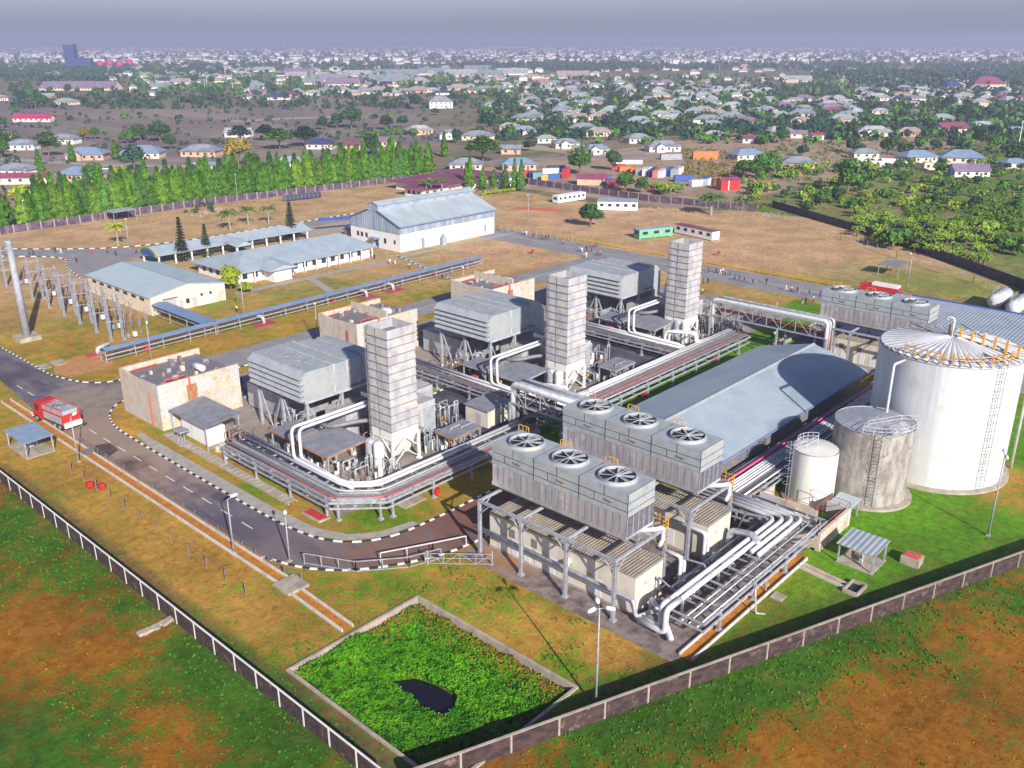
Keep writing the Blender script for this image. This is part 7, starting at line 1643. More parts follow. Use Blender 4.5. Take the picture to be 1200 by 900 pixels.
desc = {'leaf_banana': 'yellowing green', 'leaf_row': 'fresh green', 'leaf_dark': 'dark green', 'leaf_mid': 'mid green', 'leaf_bright': 'bright green', 'leaf_blue': 'dusky green', 'leaf_orange': 'orange-tinged', 'leaf_yellow': 'yellow-green', 'leaf_palm': 'grey-green'}
def region(px, py):
    v = 'far back' if py < 125 else 'beyond' if py < 180 else 'just beyond'
    if px < 260: h_ = 'the back wall'
    elif px < 520: h_ = 'the columnar tree row'
    elif px < 640: h_ = 'the club house'
    elif px < 860: h_ = 'the shipping container yard'
    elif px < 1010: h_ = 'the scrub'
    else: h_ = 'the banana patch'
    return v + (' from ' if v == 'far back' else ' ') + h_
for i, (px, py, k, lm, s) in enumerate(near_tr):
    if px > 1030 and py > 195: k, lm, s = 'bush', RT.choice(['leaf_mid', 'leaf_bright']), s * 1.2
    nm = {'round': 'rounded tree', 'flat': 'flat-topped spreading tree', 'palm': 'palm', 'bush': 'bush'}[k]
    tree(k, i % 5, lm, *G(px, py), '%s %s %s' % (desc[lm], nm, region(px, py)), group='%s %ss %s' % (desc[lm], nm, region(px, py)), scale=s, sz=s * RT.uniform(.85, 1.05), cat='bush' if k == 'bush' else 'tree')
# banana patch and scrub on the right
RT.seed(9)
for i in range(110):
    px = RT.uniform(1000, 1165); base = 262 + (px - 1000) * .19; py = base + RT.uniform(-14, 22)
    tree('banana', i % 4, 'leaf_banana', *G(px, py), 'banana plant in the dense patch behind the curving wall', group='banana plants behind the curving wall', cat='banana plant', scale=RT.uniform(.8, 1.2), far=True)
for i in range(26):
    px = RT.uniform(920, 970) if i < 12 else RT.uniform(770, 800); py = RT.uniform(196, 206) if i < 12 else RT.uniform(222, 230)
    w_ = 'beside the house right of the container yard' if i < 12 else 'along the container yard wall'
    tree('banana', i % 4, 'leaf_banana', *G(px, py), 'banana plant ' + w_, group='banana plants ' + w_, cat='banana plant', scale=RT.uniform(1, 1.4), far=True)
for i in range(150):
    px = RT.uniform(870, 1200); py = RT.uniform(190, 300 if px > 1100 else 245)
    if py > 246 + max(0, px - 900) * .33 - 8 and px < 1190: continue
    if RT.random() < .85: tree('bush', i % 3, RT.choice(['leaf_mid', 'leaf_row', 'leaf_banana', 'leaf_yellow']), *G(px, py), 'low scrub bush on the overgrown ground at the right', group='scrub bushes on the overgrown ground', cat='bush', scale=RT.uniform(.7, 1.6), far=True)
    else: tree('round', i % 4, RT.choice(['leaf_mid', 'leaf_dark']), *G(px, py), 'small tree on the overgrown ground at the right', group='small trees on the overgrown ground', scale=RT.uniform(.35, .7), far=True)
for i in range(40):
    px = RT.uniform(0, 500); py = RT.uniform(128, 165)
    tree('bush', i % 3, RT.choice(['leaf_mid', 'leaf_blue']), *G(px, py), 'low bush on the dry wasteland beyond the trees', group='bushes on the dry wasteland', cat='bush', scale=RT.uniform(.8, 2.0), far=True)
# trees between the houses
HOUSES = []
# ================================================================== TOWNSHIP
RC = {'grey': ((.29, .32, .36), (.21, .235, .27)), 'pale': ((.45, .46, .46), (.33, .34, .36)), 'blue': ((.19, .27, .40), (.25, .33, .45)), 'maroon': ((.24, .05, .12), (.3, .08, .14)), 'purple': ((.22, .15, .24), (.30, .22, .30)), 'navy': ((.03, .05, .16), (.05, .07, .2)),
      'magenta': ((.60, .02, .16), (.5, .02, .14)), 'pink': ((.62, .20, .26), (.55, .2, .25)), 'rust': ((.35, .25, .22), (.45, .40, .38)), 'green': ((.30, .36, .36), (.35, .39, .38))}
RM = {k: mat('roof_' + k, a, b, .25, rough=.6, wave=('X', .5, .14, .1), c3=tuple(c * .62 for c in b), s3=.12, lo3=.52, hi3=.72) for k, (a, b) in RC.items()}
WM = [M['cream_wall'], M['white_wall'], M['pale_box'], mat('wall_peach', (.62, .42, .30), (.5, .32, .24), .5, rough=.9)]
HC = {}
def house_parts(kind, L_, W_, roof, wi):
    key = (kind, L_, W_, roof, wi)
    if key in HC: return HC[key]
    h = 3.1; wall_ = MB(); rf = MB(); wins = []
    if kind == 'hip': wall_.box(-L_ / 2, -W_ / 2, 0, L_ / 2, W_ / 2, h); hip(rf, -L_ / 2 - .8, -W_ / 2 - .8, L_ / 2 + .8, W_ / 2 + .8, h + .05, h + W_ * .28, (.95, .95))
    elif kind == 'gable':
        wall_.xprism([(-W_ / 2, 0), (W_ / 2, 0), (W_ / 2, h), (0, h + W_ * .26), (-W_ / 2, h)], -L_ / 2, L_ / 2)
        for s in (-1, 1): rf.hexa([(-L_ / 2 - .6, s * (W_ / 2 + .8), h - .15), (L_ / 2 + .6, s * (W_ / 2 + .8), h - .15), (L_ / 2 + .6, 0, h + W_ * .27), (-L_ / 2 - .6, 0, h + W_ * .27)], [(-L_ / 2 - .6, s * (W_ / 2 + .8), h), (L_ / 2 + .6, s * (W_ / 2 + .8), h), (L_ / 2 + .6, 0, h + W_ * .27 + .15), (-L_ / 2 - .6, 0, h + W_ * .27 + .15)])
    elif kind == 'cross':
        wall_.box(-L_ / 2, -W_ / 2, 0, L_ / 2, W_ / 2, h); hip(rf, -L_ / 2 - .8, -W_ / 2 - .8, L_ / 2 + .8, W_ / 2 + .8, h + .05, h + W_ * .28, (.9, .9))
        wall_.yprism([(-L_ * .3, 0), (-L_ * .3 + 5, 0), (-L_ * .3 + 5, h), (-L_ * .3 + 2.5, h + 1.5), (-L_ * .3, h)], -W_ / 2 - 2.5, -W_ / 2)
        for s in (-1, 1): 
            c = -L_ * .3 + 2.5; rf.add([(c + s * 3.1, -W_ / 2 - 3, h), (c, -W_ / 2 - 3, h + 1.9), (c, 0, h + 1.9), (c + s * 3.1, -W_ / 2 + 1, h)], [(0, 1, 2, 3)] if s < 0 else [(3, 2, 1, 0)])
    elif kind == 'two':
        h = 6.2; wall_.box(-L_ / 2, -W_ / 2, 0, L_ / 2, W_ / 2, h); hip(rf, -L_ / 2 - .8, -W_ / 2 - .8, L_ / 2 + .8, W_ / 2 + .8, h + .05, h + W_ * .36, (.95, .95))
    elif kind == 'ruin':
        for (a, b, c, d) in ((-L_ / 2, -W_ / 2, L_ / 2, -W_ / 2 + .3), (-L_ / 2, W_ / 2 - .3, L_ / 2, W_ / 2), (-L_ / 2, -W_ / 2 + .3, -L_ / 2 + .3, W_ / 2 - .3), (L_ / 2 - .3, -W_ / 2 + .3, L_ / 2, W_ / 2 - .3), (0, -W_ / 2 + .3, .3, W_ / 2 - .3), (-L_ / 4, -W_ / 2 + .3, -L_ / 4 + .3, W_ / 2 - .3)): wall_.box(a, b, 0, c, d, 3 + RT.uniform(-.5, .5))
        rf.box(-L_ / 2 - .1, -W_ / 2 - .1, 2.5, -L_ / 4, -W_ / 2 + .0, 2.7)
    n = max(2, int(L_ / 4)); wm = []
    for s in (-1, 1):
        for k in range(n):
            a = -L_ / 2 + (k + .35) * L_ / n
            for zz in ((1.2,) if kind != 'two' else (1.2, 4.2)):
                q = MB(); yy = s * (W_ / 2 + .03)
                if kind == 'cross' and s < 0: 
                    if -L_ * .3 - 1 < a < -L_ * .3 + 5: yy = -W_ / 2 - 2.53
                q.box(a, yy - .03, zz, a + 1.3, yy + .03, zz + 1.2); wm.append(q.mesh('window', M['glass']))
    for k in range(2): q = MB(); q.box(-L_ / 2 - .06, -W_ / 4 + k * W_ / 2 - .6, 1.2, -L_ / 2, -W_ / 4 + k * W_ / 2 + .6, 2.4); wm.append(q.mesh('window', M['glass']))
    q = MB(); q.box(L_ * .22, -W_ / 2 - .07, 0, L_ * .22 + 1.1, -W_ / 2, 2.2); dm = q.mesh('door', M['trunk'])
    HC[key] = (wall_.mesh('wall', WM[wi]), rf.mesh('roof', RM[roof]), wm, dm)
    return HC[key]
RNAME = {'grey': 'grey', 'pale': 'pale', 'blue': 'bluish', 'maroon': 'maroon', 'purple': 'purplish', 'navy': 'dark navy', 'magenta': 'bright magenta', 'pink': 'bright pink', 'rust': 'rusty', 'green': 'pale green'}
def house(px, py, wpx, roof='grey', kind='hip', rot=None, wi=None, detail=True, label=None, asp=.6, name='house', cat='house', L_=None):
    x, y = G(px, py); D = math.hypot(x, y); sl_ = math.hypot(D, CH)
    Lm = L_ or max(9, min(60, round(wpx * sl_ / 1060 / 1.12)))
    Wm = round(Lm * asp)
    wi = RT.randrange(4) if wi is None else wi
    if rot is None: rot = YAW - math.pi / 2 + RT.uniform(-.35, .35)
    # place so the near wall stands at the measured base line
    x += math.cos(YAW) * Wm / 2; y += math.sin(YAW) * Wm / 2
    HOUSES.append((x, y, Lm * .62))
    wm_, rm_, wins, dm = house_parts(kind, Lm, Wm, roof, wi)
    kd = {'hip': 'hip-roofed', 'gable': 'gabled', 'cross': 'winged', 'two': 'two-storey', 'ruin': 'unfinished roofless'}[kind]
    lb = label or '%s house%s %s' % (kd, '' if kind == 'ruin' else ' with a %s roof' % RNAME[roof], region(px, py))
    t = thing(name, lb, cat, (x, y, 0), rot, None if label else '%s houses, %s roofs, %s' % (kd, RNAME[roof], region(px, py)))
    for n_, m_ in (('wall', wm_), ('roof', rm_)): o = bpy.data.objects.new(n_, m_); COL.objects.link(o); o.parent = t
    if detail:
        for m_ in wins: o = bpy.data.objects.new('window', m_); COL.objects.link(o); o.parent = t
        o = bpy.data.objects.new('door', dm); COL.objects.link(o); o.parent = t
    return t
B_ = YAW - math.pi / 2
RT.seed(3)
for a in [(22, 176, 35, 'grey', 'hip'), (72, 169, 34, 'grey', 'hip'), (98, 188, 46, 'blue', 'cross'), (163, 186, 48, 'blue', 'cross'), (90, 213, 50, 'blue', 'hip'), (16, 207, 44, 'grey', 'hip'), (198, 206, 22, 'grey', 'hip'), (233, 184, 46, 'grey', 'hip'), (248, 201, 24, 'blue', 'hip'), (338, 198, 42, 'green', 'hip'), (52, 116, 20, 'green', 'gable'), (75, 123, 26, 'green', 'hip'), (2, 162, 14, 'rust', 'hip'), (-2, 118, 20, 'grey', 'hip'),
          (546, 200, 44, 'grey', 'hip'), (607, 200, 46, 'blue', 'hip'), (599, 181, 26, 'grey', 'gable'), (490, 158, 36, 'pale', 'cross'), (527, 163, 34, 'grey', 'cross'), (560, 165, 40, 'grey', 'hip'), (597, 153, 24, 'pale', 'hip'), (450, 172, 30, 'purple', 'hip'), (375, 175, 36, 'navy', 'hip'), (413, 176, 20, 'maroon', 'gable'),
          (680, 180, 20, 'grey', 'gable'), (699, 181, 34, 'blue', 'cross'), (663, 174, 34, 'grey', 'cross'), (778, 178, 44, 'grey', 'cross'), (748, 168, 34, 'grey', 'hip'), (640, 168, 26, 'green', 'hip'), (614, 158, 34, 'grey', 'hip'), (684, 155, 36, 'grey', 'hip'), (702, 160, 34, 'rust', 'hip'), (674, 142, 32, 'rust', 'gable'), (703, 141, 30, 'rust', 'hip'), (624, 140, 30, 'grey', 'hip'), (655, 136, 30, 'grey', 'hip'), (761, 150, 24, 'green', 'hip'), (717, 131, 20, 'pale', 'hip'), (745, 129, 28, 'pale', 'cross'), (789, 138, 28, 'grey', 'hip'),
          (838, 163, 26, 'pale', 'hip'), (837, 149, 20, 'green', 'hip'), (877, 188, 42, 'blue', 'hip'), (938, 198, 42, 'grey', 'hip'), (881, 168, 20, 'maroon', 'gable'), (914, 159, 34, 'pale', 'cross'), (937, 162, 22, 'purple', 'gable'), (957, 164, 16, 'maroon', 'gable'), (915, 139, 26, 'green', 'hip'), (858, 131, 22, 'pale', 'hip'), (883, 122, 24, 'green', 'hip'), (903, 120, 22, 'green', 'hip'), (975, 134, 24, 'maroon', 'gable'), (994, 128, 22, 'grey', 'hip'),
          (1015, 186, 32, 'grey', 'hip'), (1078, 191, 46, 'blue', 'hip'), (1133, 192, 50, 'blue', 'hip'), (1038, 196, 60, 'rust', 'ruin'), (1100, 199, 40, 'rust', 'ruin'), (1140, 208, 42, 'purple', 'gable'), (1190, 198, 30, 'blue', 'hip'), (1027, 160, 42, 'pale', 'cross'), (1069, 160, 30, 'rust', 'cross'), (1118, 156, 40, 'maroon', 'gable'), (1153, 152, 28, 'pale', 'cross'), (1192, 158, 24, 'blue', 'hip'), (1107, 143, 28, 'green', 'hip'), (1077, 140, 18, 'pale', 'gable'), (1033, 134, 20, 'pale', 'hip'), (1004, 134, 18, 'pale', 'hip'),
          (1030, 118, 32, 'pale', 'hip'), (1058, 119, 20, 'navy', 'hip'), (1084, 114, 22, 'pale', 'hip'), (1158, 118, 18, 'pale', 'hip'), (1178, 118, 22, 'maroon', 'hip'), (1195, 118, 16, 'maroon', 'gable'),
          (515, 127, 32, 'grey', 'two'), (578, 128, 32, 'grey', 'cross'), (325, 117, 30, 'navy', 'hip'), (340, 114, 20, 'maroon', 'hip'), (302, 110, 20, 'purple', 'gable'), (290, 116, 18, 'purple', 'hip')]:
    px, py, w_, r_, k_ = a; w_ = w_ * .92; house(px, py, w_, r_, k_)
house(37, 143, 42, 'magenta', 'gable', B_, 0, label='long cream building with a bright magenta roof at the far left', asp=.3)
house(24, 216, 58, 'maroon', 'gable', B_ + .1, 0, label='long low building with a deep maroon roof behind the columnar trees', asp=.25)
house(278, 161, 30, 'pale', 'gable', B_, 1, label='pale domed-looking hall among spreading trees beyond the wall')
house(90, 106, 106, 'purple', 'gable', B_, 0, label='very long factory shed with a purplish-grey roof at the upper left', name='factory_shed', cat='factory', asp=.3, L_=100)
house(187, 104, 30, 'grey', 'gable', B_, 1, label='grey gabled shed right of the long factory shed', name='factory_shed', cat='factory', L_=28)
house(634, 99, 28, 'pink', 'hip', B_, 1, label='house with a large bright pink pyramid roof in the middle distance')
house(935, 96, 36, 'pale', 'gable', B_, 0, label='pale gabled hall standing on open grass at the upper right', name='hall', cat='hall', asp=.5)
for i, (px, py, w_, r_) in enumerate(((470, 90, 40, 'grey'), (455, 98, 60, 'grey'), (508, 88, 38, 'grey'), (540, 90, 44, 'pale'), (572, 90, 36, 'grey'), (600, 88, 38, 'pale'), (560, 84, 60, 'grey'), (418, 90, 34, 'pale'), (382, 96, 40, 'grey'), (400, 101, 40, 'purple'), (348, 88, 34, 'purple'), (672, 92, 44, 'rust'))):
    house(px, py, w_, r_, 'gable', B_ + RT.uniform(-.1, .1), RT.randrange(3), False, label='wide %s-roofed warehouse in the industrial strip, number %s from the left' % (RNAME[r_], ('seven', 'six', 'eight', 'nine', 'eleven', 'twelve', 'ten', 'five', 'three', 'four', 'one', 'thirteen')[i]), name='warehouse', cat='warehouse', asp=.6)
house(1117, 107, 26, 'navy', 'two', B_ + .4, 0, label='ornate cream two-storey villa with a steep dark roof at the upper right')
house(1160, 104, 36, 'maroon', 'two', B_, 0, label='large two-storey villa with a steep maroon hipped roof at the upper right')
for i in range(14):   # row below the industrial strip
    px = 366 + i * 15.5; house(px, 112 - (i % 3) * 1.5 - (3 if i > 8 else 0), 20 + (i % 3) * 4, ('pale', 'grey', 'rust')[i % 3] if i != 12 else 'purple', ('cross', 'hip', 'cross')[i % 3], None, None, False)
def free(x, y, r):
    return all((x - a) ** 2 + (y - b) ** 2 > (r + c) ** 2 for a, b, c in HOUSES)
n = 0
while n < 112:          # the denser township in the middle distance
    py = 98 + 50 * RT.random() ** 1.2; px = RT.uniform(600, 1000) if py > 120 else RT.uniform(560, 1200)
    if 900 < px < 1010 and 95 < py < 118: continue
    if px > 980 and 112 < py < 130 and RT.random() < .5: continue
    x, y = G(px, py)
    if not free(x, y, 13): n += .1; continue
    house(px, py, RT.uniform(18, 26) * (py - 50) / 75 + 3, RT.choice(['grey', 'pale', 'pale', 'green', 'rust', 'grey', 'purple']), RT.choice(['hip', 'cross', 'hip']), None, None, False); n += 1
n = 0
while n < 34:
    px, py = RT.uniform(150, 600), RT.uniform(84, 112); x, y = G(px, py)
    if not free(x, y, 12): n += .1; continue
    if py > 100 and px < 290: continue
    house(px, py, RT.uniform(13, 26), RT.choice(['grey', 'pale', 'rust', 'grey', 'navy', 'pale']), RT.choice(['hip', 'gable', 'cross']), None, None, False, asp=RT.choice((.45, .6, .7))); n += 1
n = 0
while n < 50:
    px, py = RT.uniform(0, 1200), RT.uniform(80, 96); x, y = G(px, py)
    if not free(x, y, 14): n += .1; continue
    house(px, py, RT.uniform(9, 16), RT.choice(['grey', 'pale', 'pale', 'rust', 'navy', 'purple', 'maroon'] if px > 700 else ['pale', 'grey', 'pale']), RT.choice(['hip', 'two', 'gable']), None, None, False); n += 1
# the rest of the small houses: too many and too small to single out
mb = MB(); n = 0
while n < 330:
    z_ = RT.choice([(560, 1200, 78, 100), (600, 1010, 96, 138), (150, 600, 76, 112), (960, 1200, 84, 128), (0, 300, 76, 90)]); px, py = RT.uniform(z_[0], z_[1]), RT.uniform(z_[2], z_[3]); x, y = G(px, py); s_ = RT.uniform(5.0, 8.5) * (1 + max(0, 95 - py) / 40)
    n += .1
    if (200 < px < 300 and py > 100) or (890 < px < 1010 and 98 < py < 117): continue
    if not free(x, y, s_): continue
    n += .9; HOUSES.append((x, y, s_)); a = B_ + RT.uniform(-.5, .5) + RT.choice((0, 1.57)); c, d = math.cos(a), math.sin(a); w_ = s_ * RT.uniform(.6, .85); h = RT.choice((3.1, 3.1, 3.4, 6))
    P = lambda u, v, z: (x + u * c - v * d, y + u * d + v * c, z)
    mb.hexa([P(-s_, -w_, 0), P(s_, -w_, 0), P(s_, w_, 0), P(-s_, w_, 0)], [P(-s_, -w_, h), P(s_, -w_, h), P(s_, w_, h), P(-s_, w_, h)], RT.choice((0, 1)))
    mb.add([P(-s_ * 1.1, -w_ * 1.12, h), P(s_ * 1.1, -w_ * 1.12, h), P(s_ * 1.1, w_ * 1.12, h), P(-s_ * 1.1, w_ * 1.12, h), P(-s_ * .4, 0, h + w_ * .55), P(s_ * .4, 0, h + w_ * .55)], [(0, 1, 5, 4), (1, 2, 5), (2, 3, 4, 5), (3, 0, 4)], RT.choice((2, 2, 3, 3, 4, 5)))
mb.build('township_houses', [M['cream_wall'], M['pale_box'], RM['grey'], RM['pale'], RM['rust'], RM['green']], kind='stuff')
# trees among the houses
def mixtree(px, py, far=True, s=1):
    k = RT.random()
    kind, lm = ('round', RT.choice(['leaf_dark', 'leaf_blue', 'leaf_blue', 'leaf_mid'])) if k < .8 else ('palm', 'leaf_palm') if k < .92 else ('bush', 'leaf_mid')
    nm = {'round': 'rounded tree', 'palm': 'palm', 'bush': 'bush'}[kind]
    tree(kind, RT.randrange(4), lm, *G(px, py), '%s %s among houses, %s' % (desc[lm], nm, region(px, py)), group='%s %ss among the houses %s' % (desc[lm], nm, region(px, py)), cat='bush' if kind == 'bush' else 'tree', scale=s, far=far)
n = 0
while n < 190:
    py = 92 + 92 * RT.random() ** 1.15; px = RT.uniform(560, 1200)
    if py > 165 and px < 860: continue
    if 880 < px < 1060 and 98 < py < 116: continue
    x, y = G(px, py)
    if any((x - a) ** 2 + (y - b) ** 2 < (c * .95) ** 2 for a, b, c in HOUSES): n += .05; continue
    mixtree(px, py, s=RT.uniform(.55, 1.15)); n += 1
n = 0
while n < 60:
    py = RT.uniform(84, 128); px = RT.uniform(0, 560)
    if py > 112 and px > 120: continue
    x, y = G(px, py)
    if any((x - a) ** 2 + (y - b) ** 2 < c * c for a, b, c in HOUSES): n += .05; continue
    mixtree(px, py, s=RT.uniform(.8, 1.4)); n += 1
# shipping container yard
def container(px, py, col, L_=6.0, rot=0.0, label='', h=2.6, z=0):
    x, y = G(px, py); t = thing('shipping_container', label, 'container', (x, y, z), B_ + rot)
    key = ('cont', col, L_)
    if key not in HC:
        q = MB(); q.box(-L_ / 2, -1.2, 0, L_ / 2, 1.2, h)
        for k in range(int(L_ / .5)):
            for s in (-1, 1): q.box(-L_ / 2 + .1 + k * .5, s * 1.2 - .05, .15, -L_ / 2 + .32 + k * .5, s * 1.2 + .05, h - .15)
        d = MB(); d.box(-L_ / 2 - .06, -1.1, .1, -L_ / 2, -.03, h - .1); d.box(-L_ / 2 - .06, .03, .1, -L_ / 2, 1.1, h - .1)
        for b in (-.8, -.3, .3, .8): d.bar((-L_ / 2 - .1, b, .15), (-L_ / 2 - .1, b, h - .15), .05)
        m_ = mat('container_' + col, CCOL[col], tuple(c * .7 for c in CCOL[col]), .8, rough=.6)
        HC[key] = (q.mesh('body', m_), d.mesh('door', m_))
    for n_, m_ in zip(('body', 'door'), HC[key]): o = bpy.data.objects.new(n_, m_); COL.objects.link(o); o.parent = t
CCOL = {'red': (.55, .04, .05), 'blue': (.05, .12, .42), 'white': (.72, .72, .74), 'orange': (.70, .22, .06), 'grey': (.40, .42, .46), 'yellow': (.75, .45, .06), 'maroon': (.24, .04, .09), 'navy': (.03, .05, .18), 'pink': (.66, .22, .18), 'teal': (.18, .34, .40), 'magenta': (.60, .02, .12)}
for i, (px, py, c, L_, r, h) in enumerate([(617, 207, 'red', 7, .1, 2.8), (627, 208, 'navy', 6, .2, 2.8), (630, 209, 'teal', 5, .2, 2.8), (638, 211, 'yellow', 3, 0, 2.6), (645, 205, 'white', 8, .1, 3.2), (648, 210, 'blue', 6, .3, 2.4), (663, 208, 'red', 8, 1.3, 4.4), (652, 202, 'navy', 9, .2, 3.2), (709, 212, 'blue', 6, .1, 3.2), (712, 217, 'teal', 5, .1, 3), (719, 219, 'maroon', 7, .1, 3.4), (725, 199, 'red', 7, .2, 3.2), (735, 201, 'orange', 9, .3, 2.6), (743, 203, 'orange', 6, 1.2, 3.2), (750, 204, 'grey', 9, 1.2, 3.2), (758, 205, 'white', 11, 1.2, 3.4), (765, 206, 'navy', 11, 1.2, 3.4), (770, 207, 'pink', 11, 1.2, 3.4), (776, 207, 'white', 11, 1.2, 3.4), (785, 205, 'blue', 11, 1.2, 3.4), (791, 206, 'grey', 11, 1.2, 3.6), (796, 204, 'white', 9, 1.2, 3.4), (801, 213, 'blue', 9, .1, 3), (815, 218, 'white', 6, .5, 2.8), (822, 217, 'grey', 5, .4, 2.8), (827, 216, 'blue', 4, 1, 3.4), (834, 216, 'white', 6, .3, 3.2), (841, 217, 'yellow', 4, .3, 3.4), (786, 187, 'grey', 12, .2, 3), (737, 192, 'white', 14, 0, 2), (769, 221, 'pink', 9, .1, 2.2), (826, 187, 'orange', 14, .1, 4.5)]):
    container(px, py, c, L_, r, '%s %s, %s' % (c, 'container in the yard', ('front row at its left end', 'between the red and yellow ones', 'beside the yellow one', 'smallest, just behind the wall', 'under the raised dark one', 'behind the yellow one', 'tall one left of the round tree', 'topmost at the left', 'next to the maroon shed roof', 'behind the leafy tree', 'left of the leafy tree', 'at the back by the slender tree', 'back row', 'end-on beside the grey one', 'end-on left of the long white ones', 'first long white end-on', 'dark one between two pale ones', 'salmon end-on one', 'white beside the salmon one', 'bright one near the right end', 'last grey end-on', 'rightmost white end-on', 'low one by the rubbish', 'small square one', 'small one in the right group', 'narrow one in the right group', 'wide one in the right group', 'narrow rightmost of the small group', 'alone beside the street', 'long flatbed-like one by the street', 'low one near the banana plants', 'large faded one above the scrub')[i]), h=h)
x, y = G(852, 222); t = thing('red_kiosk', 'bright red kiosk with a dark pitched top right of the container yard', 'kiosk', (x, y, 0), B_ + .3)
for n_, mb_, m_ in (('body', MB().box(-4.5, -2.5, 0, 4.5, 2.5, 4.2), M['red']), ('roof', MB().xprism([(-2.8, 4.2), (2.8, 4.2), (0, 5.4)], -4.7, 4.7), RM['maroon']), ('stripe', MB().box(-1, -2.6, 0, -.6, -2.5, 4.2), M['white_paint'])):
    o = bpy.data.objects.new(n_, mb_.mesh(n_, m_)); COL.objects.link(o); o.parent = t
t = house(694, 217, 36, 'maroon', 'gable', B_ - .1, 3, False, label='open workshop under a low maroon roof in the container yard', asp=.5, name='workshop', cat='workshop')
# streets beyond the wall
def strip(name, pix, w0, m, z=.02):
    P = [G(*p) for p in pix]; L_ = offset_path(P, w0 / 2); R_ = offset_path(P, -w0 / 2); mb = MB(); n = len(P)
    mb.add([(*p, z) for p in L_] + [(*p, z) for p in R_], [(i, n + i, n + i + 1, i + 1) for i in range(n - 1)]); o = mb.build(name, m, kind='structure'); return o
strip('street', [(560, 190), (640, 186), (730, 183), (812, 182), (880, 184)], 9, M['asphalt_far'], .05)
strip('street', [(0, 186), (60, 190), (130, 194), (225, 195), (275, 190)], 9, M['paving'], .05)
strip('street', [(296, 118), (310, 98), (325, 88), (345, 80)], 18, M['paving'], .08)
strip('dirt_lane', [(560, 172), (620, 172), (720, 182)], 22, surf('dry_soil', (.42, .31, .24), (.34, .27, .18), [], .05), .04)
strip('dirt_lane', [(265, 143), (330, 139), (400, 137)], 16, M['dry_soil'] if 'dry_soil' in M else surf('dry_soil_b', (.46, .34, .26), (.38, .28, .2), [], .05), .04)
for i, (px, py, c) in enumerate(((126, 199, 'white'), (224, 193, 'white'), (104, 199, 'grey'))):
    x, y = G(px, py); t = thing('parked_car', '%s car parked among the houses, %s' % (c, ('left of the dark round tree', 'in front of the white hip-roofed house', 'left of the other car')[i]), 'car', (x, y, 0), B_ + .2)
    w_ = [('body', MB().hexa([(-2.2, -.85, .35), (2.2, -.85, .35), (2.2, .85, .35), (-2.2, .85, .35)], [(-2.2, -.82, .95), (2.1, -.82, .9), (2.1, .82, .9), (-2.2, .82, .95)]), M['white_paint'] if c == 'white' else M['steel_grey']), ('cabin', MB().hexa([(-1.5, -.78, .95), (1.0, -.78, .93), (1.0, .78, .93), (-1.5, .78, .95)], [(-1.1, -.65, 1.45), (.4, -.65, 1.45), (.4, .65, 1.45), (-1.1, .65, 1.45)]), M['glass'])]
    for xx in (-1.4, 1.4):
        for s in (-.85, .65): w_.append(('wheel', MB().tube([(xx, s, .32), (xx, s + .2, .32)], .32, 10), M['rubber']))
    for n_, mb_, m_ in w_: o = bpy.data.objects.new(n_, mb_.mesh(n_, m_)); COL.objects.link(o); o.parent = t
# ================================================================== FAR BACKGROUND
def tall(name, label, cat, px, py, parts):
    x, y = G(px, py); t = thing(name, label, cat, (x, y, 0), B_)
    for n_, mb_, m_ in parts: o = bpy.data.objects.new(n_, mb_.mesh(n_, m_)); COL.objects.link(o); o.parent = t
tall('tower_block', 'dark blue tower block standing over the far left skyline', 'tower', 86, 82, [('wall', MB().box(-12, -10, 0, 12, 10, 56).box(12, -8, 0, 46, 10, 26), M['tower_blue'] if 'tower_blue' in M else mat('tower_blue', (.02, .05, .20), (.03, .06, .16), .05)), ('roof', MB().box(-12.3, -10.3, 56, 12.3, 10.3, 58), M['steel_dark'])])
mg = mat('silo_magenta', (.55, .04, .22), (.45, .05, .22), .05, rough=.5)
for i in range(6):
    x, y = G(95 + i * 11.5, 80); t = thing('storage_silo', 'squat magenta storage tank in the row on the far left skyline', 'storage tank', (x, y, 0), 0, 'magenta tanks on the far left skyline')
    for n_, mb_, m_ in (('shell', MB().cyl(0, 0, 0, 16 + (i % 2) * 3, 8.5, 20), mg), ('roof', MB().cyl(0, 0, 16 + (i % 2) * 3, 18 + (i % 2) * 3, 8.6, 20, 1.0), mg)): o = bpy.data.objects.new(n_, mb_.mesh(n_, m_)); COL.objects.link(o); o.parent = t
def mast(px, py, h, w_, lab):
    q = MB()
    for a in range(3):
        c, s_ = math.cos(a * 2.09), math.sin(a * 2.09); q.bar((c * w_, s_ * w_, 0), (c * .4, s_ * .4, h), .5)
        c2, s2 = math.cos((a + 1) * 2.09), math.sin((a + 1) * 2.09)
        for k in range(14):
            f = k / 14; g_ = (k + 1) / 14; r0 = w_ * (1 - f) + .4 * f; r1 = w_ * (1 - g_) + .4 * g_
            q.bar((c * r0, s_ * r0, h * f), (c2 * r1, s2 * r1, h * g_), .3)
    tall('radio_mast', lab, 'radio mast', px, py, [('lattice', q, M['steel_dark']), ('aerial', MB().bar((0, 0, h), (0, 0, h + 8), .3), M['steel_dark'])])
mast(304, 74, 76, 4, 'tall lattice radio mast on the left skyline'); mast(978, 76, 78, 4, 'leaning-looking lattice radio mast on the right skyline'); mast(579, 78, 62, 3, 'lattice radio mast above the industrial strip'); mast(764, 66, 110, 4, 'faint lattice radio mast right of centre on the skyline'); mast(1180, 84, 40, 3, 'small lattice mast at the right edge of the skyline')
